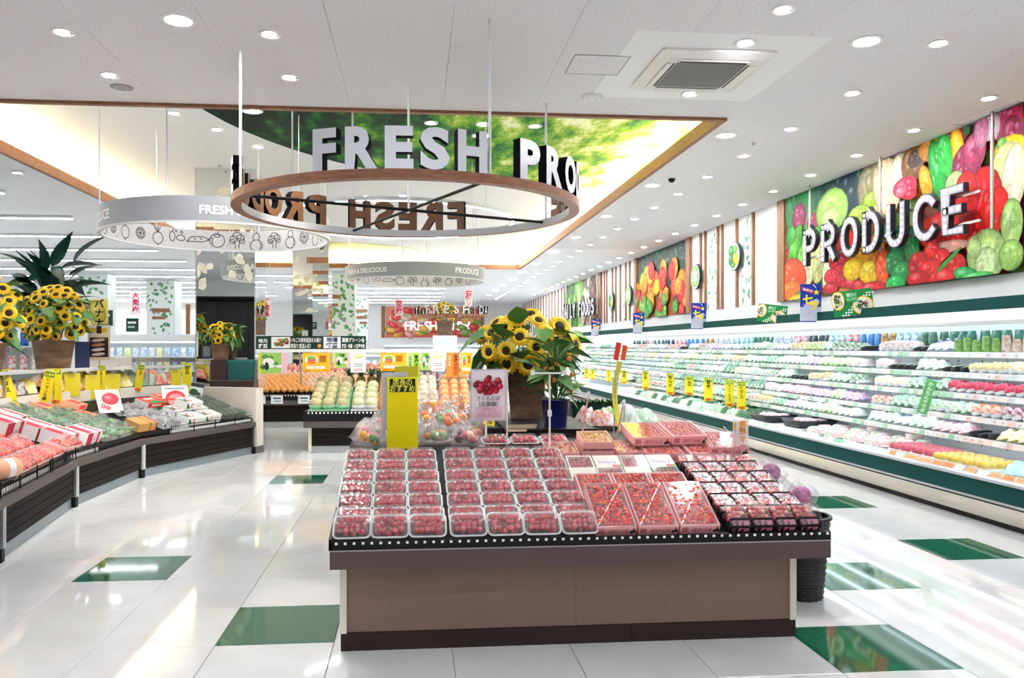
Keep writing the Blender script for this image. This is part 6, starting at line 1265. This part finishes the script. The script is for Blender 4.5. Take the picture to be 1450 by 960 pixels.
# pink cherry boxes
M_PINK = mat('pink carton', 'f0b4b0', .5, c2='eea8a6', ns=4); M_PINKI = mat('pink carton inside', 'e8a8a4', .6)
def pinkcase(name, w, d, h, fill, seed, lettered=True, filmed=True, diag=True, mats=None):
    o = thing(name, '', 'box'); r = random.Random(seed); t = .008; b = MB()
    b.box(-w/2, -d/2, 0, w/2, d/2, t, M_PINKI)
    for x0, y0, x1, y1 in ((-w/2, -d/2, w/2, -d/2+t), (-w/2, d/2-t, w/2, d/2), (-w/2, -d/2+t, -w/2+t, d/2-t), (w/2-t, -d/2+t, w/2, d/2-t)): b.box(x0, y0, 0, x1, y1, h, M_PINK)
    b.obj('carton', o); b = MB(); nx, ny = int(w/.0265), int(d/.0265); cherries(b, w-.03, (d-.03), fill, nx, ny, .0135, r, 2 if fill < .02 else 1, mats or (M_CHB[0], M_CHB[0], M_CHB[1], M_CHB[2]))
    for k in range(10): x, y = r.uniform(-w*.35, w*.35), r.uniform(-d*.4, d*.4); b.cyl((x, y, fill+.04), (x+r.uniform(-.03, .03), y+r.uniform(-.03, .03), fill+.055), .0012, M_STEM, 4)
    stuff(b.obj('cherries', o))
    if filmed:
        f_ = MB().box(-w/2+.001, -d/2+.001, h, w/2-.001, d/2-.001, h+.0012, M_FILM); f_.obj('clear_film', o)
        if diag: MB().cbox((0, 0, h+.0022), (.006, math.hypot(w, d)*.93, .0012), mat('pink ribbon', 'e9b2ae', .4), (0, 0, -math.atan2(w, d))).obj('diagonal_band', o)
    if lettered:
        p = Pr(.0004); p.text('山形のさくらんぼ', .01, h*.3, h*.5, 'a83a4a', .02, w=w*.5); p.rect(-w*.46, h*.25, -w*.3, h*.75, 'c86a72'); p.ell(w*.38, h*.35, h*.16, h*.16, '3a2a2c'); p.ell(w*.45, h*.42, h*.16, h*.16, '3a2a2c'); p.line([(w*.38, h*.4), (w*.43, h*.8), (w*.45, h*.5)], .004, '3a2a2c'); p.obj('lettering', o, (0, -d/2-.0003, 0))
    return Proto(o)
pb = pinkcase('cherry_box', .2, .34, .055, .01, 21)
for i, x in enumerate((1.0, 1.212, 1.424)): pb.put((x, 3.99, dz(3.99)+.05), rot=(R(29), 0, 0), label='open pink cherry box with diagonal band, %s of three in front row' % nth(i), group='pink cherry boxes in the front row')
ps = pinkcase('cherry_box', .2, .26, .055, .01, 22, True, True, False)
for i, x in enumerate((1.0, 1.212, 1.424)): ps.put((x, 4.28, dz(4.28)+.026), rot=(R(22), 0, 0), label='pink cherry box half hidden behind the front boxes, %s of three in the second row' % nth(i), group='pink cherry boxes in the second row')
# white gift boxes
M_GIFT = mat('gift box white', 'beb9b0', .7)
def giftlid(seed, words=True):
    o = thing('gift_box', '', 'box'); w, d, h = .155, .155, .035; MB().loft([(w, d, 0, .004), (w, d, h, .004)], M_GIFT, smooth=False, k=1).obj('carton', o); p = Pr(.0004)
    p.rect(-w*.5, 0, w*.5, d, 'c2bdb4')
    if words: p.text('Cherry', -.002, d*.36, .045, '5a5ab0', .008, w=w*.72); p.poly([(w*.2, 0), (w*.5, 0), (w*.5, d*.3)], '3a9a50'); p.blob(w*.2, d*.15, .014, .014, 'e04050'); p.blob(w*.32, d*.12, .016, .015, 'd83040'); p.line([(-w*.45, d*.62), (w*.45, d*.72)], .002, 'd8c8a8')
    else: p.rect(-w*.06, 0, -w*.02, d, 'd8d0c0'); p.rect(w*.04, d*.2, w*.05, d*.8, '6a6a60')
    p.obj('printed_lid', o, (0, -d/2, h+.0003), (R(-90), 0, 0)); return Proto(o)
def giftopen(edge):
    o = thing('gift_box', '', 'box'); w, d, h, t = .155, .155, .035, .007; m = mat('gift edge '+edge, edge, .5); b = MB(); b.box(-w/2, -d/2, 0, w/2, d/2, .005, M_GIFT)
    for x0, y0, x1, y1 in ((-w/2, -d/2, w/2, -d/2+t), (-w/2, d/2-t, w/2, d/2), (-w/2, -d/2+t, -w/2+t, d/2-t), (w/2-t, -d/2+t, w/2, d/2-t)): b.box(x0, y0, 0, x1, y1, h, m)
    b.obj('carton', o); b = MB(); cherries(b, .135, .135, .006, 6, 5, .0115, random.Random(5), 1, (M_CH[0], M_CH[0], M_CH[1])); stuff(b.obj('cherries', o)); MB().box(-w/2+.001, -d/2+.001, h, w/2-.001, d/2-.001, h+.001, M_FILM).obj('clear_film', o); return Proto(o)
gl, gp, go, gg = giftlid(1), giftlid(2, False), giftopen('f6f2ea'), giftopen('2f9a54')
for pr, x, y, l in ((gl, .98, 4.5, 'white gift box lid lettered Cherry at the left of the nearer gift row'), (go, 1.145, 4.5, 'open white gift box of cherries in the nearer gift row'), (gp, 1.31, 4.5, 'plain white gift box lid in the nearer gift row'), (gg, 1.475, 4.5, 'open green edged gift box of cherries'),
                    (go, 1.0, 4.69, 'open white gift box under shiny film at the left of farther gift row'), (gl, 1.165, 4.69, 'white gift box lid lettered Cherry, left one of the farther gift row'), (go, 1.33, 4.69, 'open white gift box between two lettered lids'), (gl, 1.495, 4.69, 'white gift box lid lettered Cherry, right one of the farther gift row')):
    pr.put((x, y, dz(y)+.02), rot=(SL+R(8), 0, 0), label=l)
# pink cartons behind
pl_ = pinkcase('cherry_carton', .235, .3, .06, .03, 31, True, True, False)
for x, y, l, up, rz in ((1.56, 4.93, 'lower pink carton directly behind the gift boxes', 0, 0), (1.83, 4.93, 'lower pink carton second from the left of the back stack', 0, .02), (1.5, 5.04, 'upper pink carton at the left of the back stack', 1, .03), (1.755, 5.06, 'upper pink carton in the middle of the back stack', 1, .04), (1.98, 4.92, 'pink carton leaning at the right end of back stack', .6, -.12)):
    pl_.put((x, y, dz(y)+.004+.064*up), rot=(SL, 0, rz), label=l)
po2 = pinkcase('cherry_carton', .2, .22, .05, .02, 33, False, True, False, (M_CH[3], M_CH[0], M_CH[3]))
for x, y, l, up in ((1.16, 4.98, 'small open pink carton of yellowish cherries on top behind the gift boxes', 1), (.93, 4.95, 'small open pink carton at the left behind gift boxes', 0), (1.15, 4.97, 'lower small pink carton behind gift boxes', 0), (1.37, 4.95, 'small open pink carton between the stacks', 0)): po2.put((x, y, dz(y)+.004+.054*up), rot=(SL, 0, 0), label=l)
for i in range(3):
    cl[i].put((.53+.19*i, 5.1, dz(5.1)+.012), rot=(SL, 0, .05), label='clear cherry pack in the extra rank before the black platform, %s from the left' % nth(i), group='extra cherry packs at the back')
# platform and pots
o = thing('plant_platform', 'black board on a riser carrying the flower pots', 'riser', (1.02, 5.75, dz(6))); MB().box(-.34, 0, .02, .34, 1.4, .034, M_BLACK).obj('board', o); MB().box(-.3, .05, -.0195, .3, 1.35, .02, M_DARK).obj('riser', o)
ZP = dz(6)+.0345
sunflowers('large sunflower pot in the middle of the cherry table', (.97, 6.72, ZP), .14, .168, .42, .4, .5, 26, 46, 14, 2.05, (-.25, -1, .25), cz=.42)
PPL = [leaf_mesh(.17, .045, M_PEPL, .5), leaf_mesh(.14, .04, M_PEPL, .25)]
bp = plant('potted_pepper_plant', 'green leafy pepper plant in a shiny blue pot beside the sunflowers', (1.075, 5.93, ZP), .085, .108, .2, mat('blue glaze', '1c2470', .12, coat=1), PPL, 44, .26, .22, .62, 15, .6, (.8, 1.4), False)
M_PEPO = mat('orange pepper', 'f0821c', .3)
for k in range(7): MB().sph((0, 0, 0), .016, M_PEPO, 8, 6, (1, 1, 1.3)).obj('pepper', bp, (.1*math.cos(k*2.2), -.1+.06*math.sin(k*1.7), .28+.04*k))
for k in range(3): tag(MB().box(-.11, -.006, 0, .11, .006, .012, mat('wood stick', 'd8c0a0', .6)).obj('wooden_stick', loc=(.8+.02*k, 5.82+.09*k, ZP), rot=(0, 0, .1)), 'short wooden stick lying on black board, %s from the front' % nth(k), 'stick')
# heap of bags of citrus and vegetables
def mixbag(seed, cols):
    o = thing('produce_bag', '', 'bag'); r = random.Random(seed); b = MB()
    for k in range(7): b.sph((r.uniform(-.07, .07), r.uniform(-.06, .06), .035+r.uniform(0, .04)), r.uniform(.022, .034), r.choice(cols), 9, 7)
    stuff(b.obj('contents', o)); q = MB(); q.pillow(.24, .22, .13, film('crinkled bag', .05, 'f6f6f6', .1, 1, 34), seed, 8, .2); q.obj('film_bag', o)
    MB().add([(-.04, -.03, .118), (.04, -.03, .118), (.04, .03, .122), (-.04, .03, .122)], [(0, 1, 2, 3)], mat('bag sticker', '2f8a5a', .5)).obj('sticker', o) if seed % 3 == 0 else None
    return Proto(o)
my = mat('yellow pepper', 'f6ae00', .3); mo = mat('orange citrus', 'f07c14', .4); mr_ = mat('dark red veg', '7a1f34', .35); mg_ = mat('green veg', '5f8a3a', .4); mp_ = mat('pale onion', 'e8c8a0', .4); mk_ = mat('pink veg', 'd85a6a', .4)
BG = [mixbag(1, (my, mo)), mixbag(2, (my, mg_)), mixbag(3, (mr_, mg_, mo)), mixbag(4, (mp_, mk_)), mixbag(5, (mk_, mr_, mp_))]
k = 0
for x, y, z, t in ((-.3, 5.3, 0, 1), (-.08, 5.3, 0, 2), (.14, 5.3, 0, 2), (.36, 5.3, 0, 4), (-.3, 5.52, 0, 3), (-.06, 5.52, .0, 3), (.16, 5.52, 0, 1), (.4, 5.52, 0, 2), (-.04, 5.42, .1, 3), (.22, 5.44, .1, 2), (.06, 5.62, .1, 0), (.3, 5.66, .1, 0), (.14, 5.78, .17, 0), (.5, 5.7, .02, 2), (.34, 5.86, .15, 0), (-.2, 5.72, .04, 3), (.5, 5.94, .08, 2), (.02, 5.9, .1, 1)):
    BG[t].put((x, y, dz(y)-.018+z), rot=(rn.uniform(-.1, .4), rn.uniform(-.2, .2), rn.uniform(0, 6.2)), label='crinkled bag of %s behind cherry packs, %s from the left front' % (('yellow peppers', 'yellow and green peppers', 'dark red and green vegetables', 'pale onions', 'pink and red vegetables')[t], nth(k)), group='crinkled produce bags behind the cherries'); k += 1
# signs on the cherry table
p = Pr(.0006); p.rect(-.1, 0, .1, .49, 'ffea00'); p.rect(-.1, .39, .1, .49, 'fff02a'); p.rect(-.082, .392, .084, .478, '14301c'); p.text('店長の', 0, .437, .054, 'f6ec50', .018, w=.125); p.text('おすすめ', 0, .397, .05, 'f6ec50', .018, w=.158)
o = thing('price_board', 'tall yellow board headed 店長のおすすめ standing before the bags', 'sign', (-.07, 5.15, .834), R(2)); MB().box(-.1, 0, 0, .1, .005, .49, mat('yellow board', 'efd005', .5)).obj('board', o); p.obj('printed_face', o)
MB().cyl((.02, .012, dz(5.15)-.834-.02), (.02, .012, .5), .006, M_CHROME).obj('pole', o); MB().box(-.135, .025, .14, .035, .03, .52, M_GREY).obj('grey_backing', o); MB().box(-.05, .03, .49, .105, .033, .56, mat('yellow flap', 'd8cc20', .5)).obj('rear_card', o)
p = Pr(.0006); W_, H_ = .235, .335; p.rect(-W_/2, 0, W_/2, H_, 'd4ccd8'); p.rect(-W_/2+.01, .01, W_/2-.01, H_-.01, 'f8eef0'); r = random.Random(3)
for k in range(34): a = r.uniform(0, 6.3); d = r.uniform(0, 1)**.5; p.blob(d*.082*math.cos(a), .238+d*.055*math.sin(a), .019, .019, r.choice(['c8142c', 'e0283a', '8a0c24', 'd83048', '7a1c3a']))
p.text('さくらんぼ', 0, .135, .034, '3a2a38', .01, w=.15); p.text('（佐藤錦）', 0, .098, .034, '3a2a38', .01, w=.15); p.rect(-.088, .03, .088, .09, 'f4c8d2')
for k in range(3): p.text(('山形県産です', '冷やしてどうぞ', '旬の味をご賞味ください')[k], 0, .072-.018*k, .014, '6a4a58', .0, w=.14)
o = thing('cherry_sign', 'pink framed cherry picture sign on a thin pole in front of the sunflower pot', 'sign', (.485, 5.1, 1.04)); MB().box(-W_/2, 0, 0, W_/2, .006, H_, mat('sign frame', 'd8d0dc', .4)).obj('board', o); p.obj('printed_face', o); MB().cyl((-.015, .01, dz(5.1)-1.04-.01), (-.015, .01, .02), .007, M_CREAM).obj('pole', o); MB().lathe([(.05, 0), (.05, .01)], M_CHROME).obj('foot', o, (-.015, .01, dz(5.1)-1.04))
for sx in (-.08, .05): MB().box(sx-.006, -.003, H_-.012, sx+.006, .008, H_+.012, M_CLEAR).obj('clip', o)
o = thing('sign_stand', 'bare white T shaped sign stand in front of the blue pot', 'stand', (.87, 5.0, dz(5)-.02)); MB().cyl((0, 0, 0), (0, 0, .52), .006, M_CREAM).obj('pole', o); MB().cyl((-.12, 0, .525), (.11, 0, .525), .005, M_ROD).obj('cross_bar', o)
for sx in (-.11, .1): MB().box(sx-.012, -.01, .515, sx+.012, .01, .545, M_ROD).obj('clip', o)
MB().box(-.012, -.01, .25, .012, .01, .29, M_ROD).obj('clamp', o)
o = thing('sign_stand', 'thin bare white stand left of the brown sunflower pot', 'stand', (.62, 5.2, dz(5.2)-.02)); MB().cyl((0, 0, 0), (0, 0, .5), .005, M_CREAM).obj('pole', o); MB().cyl((-.14, 0, .5), (.02, 0, .5), .004, M_ROD).obj('cross_bar', o); MB().box(-.004, -.01, .1, .13, .0, .112, mat('wood stick', 'd8c0a0', .6)).obj('arm', o)
def ribbon_sign(loc, w, h):
    o = thing('long_sign', 'long curved yellow strip sign seen edge on right of the pepper plant', 'sign', loc, R(58)); b = MB(); n = 10; m = mat('yellow strip', 'd8cc14', .5)
    for s_ in range(n): t0, t1 = s_/n, (s_+1)/n; f = lambda t: .05*math.sin(3*t); b.add([(-w/2, f(t0), h*t0), (w/2, f(t0), h*t0), (w/2, f(t1), h*t1), (-w/2, f(t1), h*t1), (-w/2, f(t0)+.003, h*t0), (w/2, f(t0)+.003, h*t0), (w/2, f(t1)+.003, h*t1), (-w/2, f(t1)+.003, h*t1)], [(0, 1, 2, 3), (7, 6, 5, 4), (0, 3, 7, 4), (1, 5, 6, 2)], m)
    b.obj('strip', o); MB().cyl((0, .06, -.05), (0, .03, h+.02), .006, M_CREAM).obj('pole', o); p = Pr(.0006); p.rect(-.05, 0, -.005, .13, 'd83a2a'); p.rect(.01, .01, .05, .12, 'e85a2a'); p.obj('red_tag', o, (0, .02, h+.005), (0, R(12), R(-40))); MB().box(-.08, .02, h*.92, .08, .026, h*.94, M_ROD).obj('clip_bar', o)
ribbon_sign((1.5, 5.6, dz(5.6)+.035), .12, .5)
for k, (x, y, h, tx) in enumerate(((1.42, 5.45, .3, -.2), (1.47, 5.4, .27, .02), (1.17, 5.45, .36, -.16))): 
    o = thing('sign_pole', 'thin pink wooden sign pole right of the blue pot, %s' % ('leaning left', 'upright', 'behind the leaves')[k], 'pole', (x, y, dz(5.4)-.02), rot=(0, -tx, 0)); MB().cyl((0, 0, 0), (0, 0, h), .006, mat('pink wood', 'd8b0a0', .5)).obj('stick', o); MB().box(-.01, -.01, h*.9, .01, .01, h*.97, M_ROD).obj('clip', o)
o = thing('price_tag', 'small leaning yellow tag with red mark on a black block', 'sign', (.52, 5.42, dz(5.3)+.1), rot=(R(-15), R(14), R(20))); MB().box(-.04, 0, 0, .04, .003, .11, mat('yellow card', 'f2dc28', .5)).obj('card', o); p = Pr(.0006); p.rect(-.04, 0, .04, .11, 'f6e02c'); p.rect(-.02, .05, .028, .1, 'e8642c'); p.text('298', 0, .01, .03, '3a2a1c', .02, w=.06); p.obj('printed_face', o)
tag(MB().loft([(.14, .1, 0, .01), (.12, .08, .1, .01)], M_BLACK, smooth=False).obj('sign_block', loc=(.55, 5.46, dz(5.3)-.0195)), 'black block holding the small yellow tag', 'block')
# mango sign panel at the right end
o = thing('acrylic_sign', 'clear upright sign with orange vertical lettering at right end of the table', 'sign', (2.04, 4.78, .83)); MB().box(-.05, 0, -.1, .05, .004, .24, film('sign film', .45, 'fdf6f2', .2)).obj('panel', o)
p = Pr(.0006); p.text('完熟マンゴー', .012, .19, .047, 'e8942c', .05, vert=True); p.rect(-.045, .17, -.03, .22, 'e8b04a'); p.rect(-.042, .0, -.036, .15, 'f0b8c0'); p.obj('lettering', o)
# black wicker basket
M_WICK = mat('black wicker', '15151c', .35)
o = thing('wicker_basket', 'tall black wicker basket on the floor at right end of the cherry table', 'basket', (2.355, 4.62, 0)); b = MB(); n = 30
for k in range(26):
    z = .006+.0185*k; r0 = .115+.04*k/25; v = [];
    pts = [((r0+(.005 if (i+k) % 2 else -.003))*math.cos(2*math.pi*i/n), (r0+(.005 if (i+k) % 2 else -.003))*math.sin(2*math.pi*i/n), z) for i in range(n)]
    vv = []; 
    for x, y, zz in pts: d = math.hypot(x, y); vv += [(x, y, zz), (x*(1+.007/d), y*(1+.007/d), zz+.009), (x, y, zz+.018)]
    b.add(vv, [(3*i+a, 3*((i+1) % n)+a, 3*((i+1) % n)+a+1, 3*i+a+1) for i in range(n) for a in (0, 1)], M_WICK, True)
stuff(b.obj('woven_side', o)); MB().lathe([(.11, .0), (.11, .012)], M_WICK).obj('base', o)
for k in range(15): a = 2*math.pi*k/15; MB().cyl((.114*math.cos(a), .114*math.sin(a), 0), (.155*math.cos(a), .155*math.sin(a), .485), .005, M_WICK, 5).obj('stake', o)
MB().ring(.152, .172, .485, .502, M_WICK, n=30).obj('rim', o)
tag(MB().box(-.045, -.1, 0, .045, .1, .012, M_BLACK).obj('black_tray', loc=(2.36, 4.66, .503)), 'small black tray on top of the wicker basket', 'tray')
M_NETP = mat('purple foam net', 'b06aa0', .5, c2='8a4a80', ns=70, bump=1); M_NETK = mat('pink foam net', 'd87ab8', .5, c2='b85a9a', ns=70, bump=1)
for k, (x, y, z, m, l, rt) in enumerate(((2.2, 4.72, .735, M_NETP, 'purple foam netted fruit in a clear pack leaning at right of the sleeved packs', (.5, .7, .4)), (2.37, 4.66, .6, M_NETK, 'pink foam netted fruit in a clear pack on top of the wicker basket', (.3, .5, 0)))):
    o = thing('netted_fruit', l, 'fruit', (x, y, z), rot=rt); MB().sph((0, 0, 0), .06, m, 14, 10, (1, 1, 1.15)).obj('foam_net', o); MB().loft([(.1, .1, -.085, .02), (.15, .15, .0, .03), (.13, .13, .08, .03)], M_FILM).obj('clear_pack', o)
tag(MB().loft([(.12, .12, 0, .02), (.1, .1, .05, .02)], mat('clear cup', 'e8e0e4', .3)).obj('fruit_cup', loc=(2.36, 4.66, .5155)), 'pale cup under the pink netted fruit', 'cup')
# goods on the back part of the table
o = thing('vegetable_crate', 'dark green crate with leafy crowns behind the pepper plant', 'crate', (1.72, 7.45, dz(7))); MB().loft([(.46, .36, -.0195, .02), (.5, .4, .1, .02), (.48, .38, .1, .02), (.44, .34, .0, .02)], mat('crate green', '123a34', .4), smooth=False).obj('body', o)
for k in range(6): 
    q = link('leafy_crown', lk, o, (-.2+.08*k, -.1+.05*(k % 2), .06)) if k else None
    if k == 0:
        b = MB()
        for t in range(20): a = t*2.4; e = .4+.7*t/20; L = .11; w = .016; d = Vector((math.cos(a)*math.cos(e), math.sin(a)*math.cos(e), math.sin(e))); s_ = Vector((-math.sin(a), math.cos(a), 0))*w; b.add([tuple(-s_), tuple(s_), tuple(d*L*.6+s_), tuple(d*L), tuple(d*L*.6-s_)], [(0, 1, 2, 3, 4)], M_PIN)
        lk = b.mesh('leafy_crown'); link('leafy_crown', lk, o, (-.2, -.1, .06))
for k, (x, y, c, l) in enumerate(((1.45, 6.55, 'd84a3a', 'red and white striped bag'), (1.62, 6.5, '4fae4a', 'bright green bag'), (1.72, 6.25, 'a8d8b4', 'mint green bag'), (1.5, 6.2, 'e86a3a', 'orange red bag'), (1.9, 6.4, '9ccfa4', 'second mint green bag'), (1.88, 6.9, 'd8e4c8', 'pale green bag'))):
    q = link('vegetable_bag', good('bag', c, 'f4f4ee'), None, (x, y, dz(6)+.002), (0, 0, .5*k)); q.scale = (1.5, 1.1, 1.3); tag(q, l+' on the back of the cherry table', 'bag')
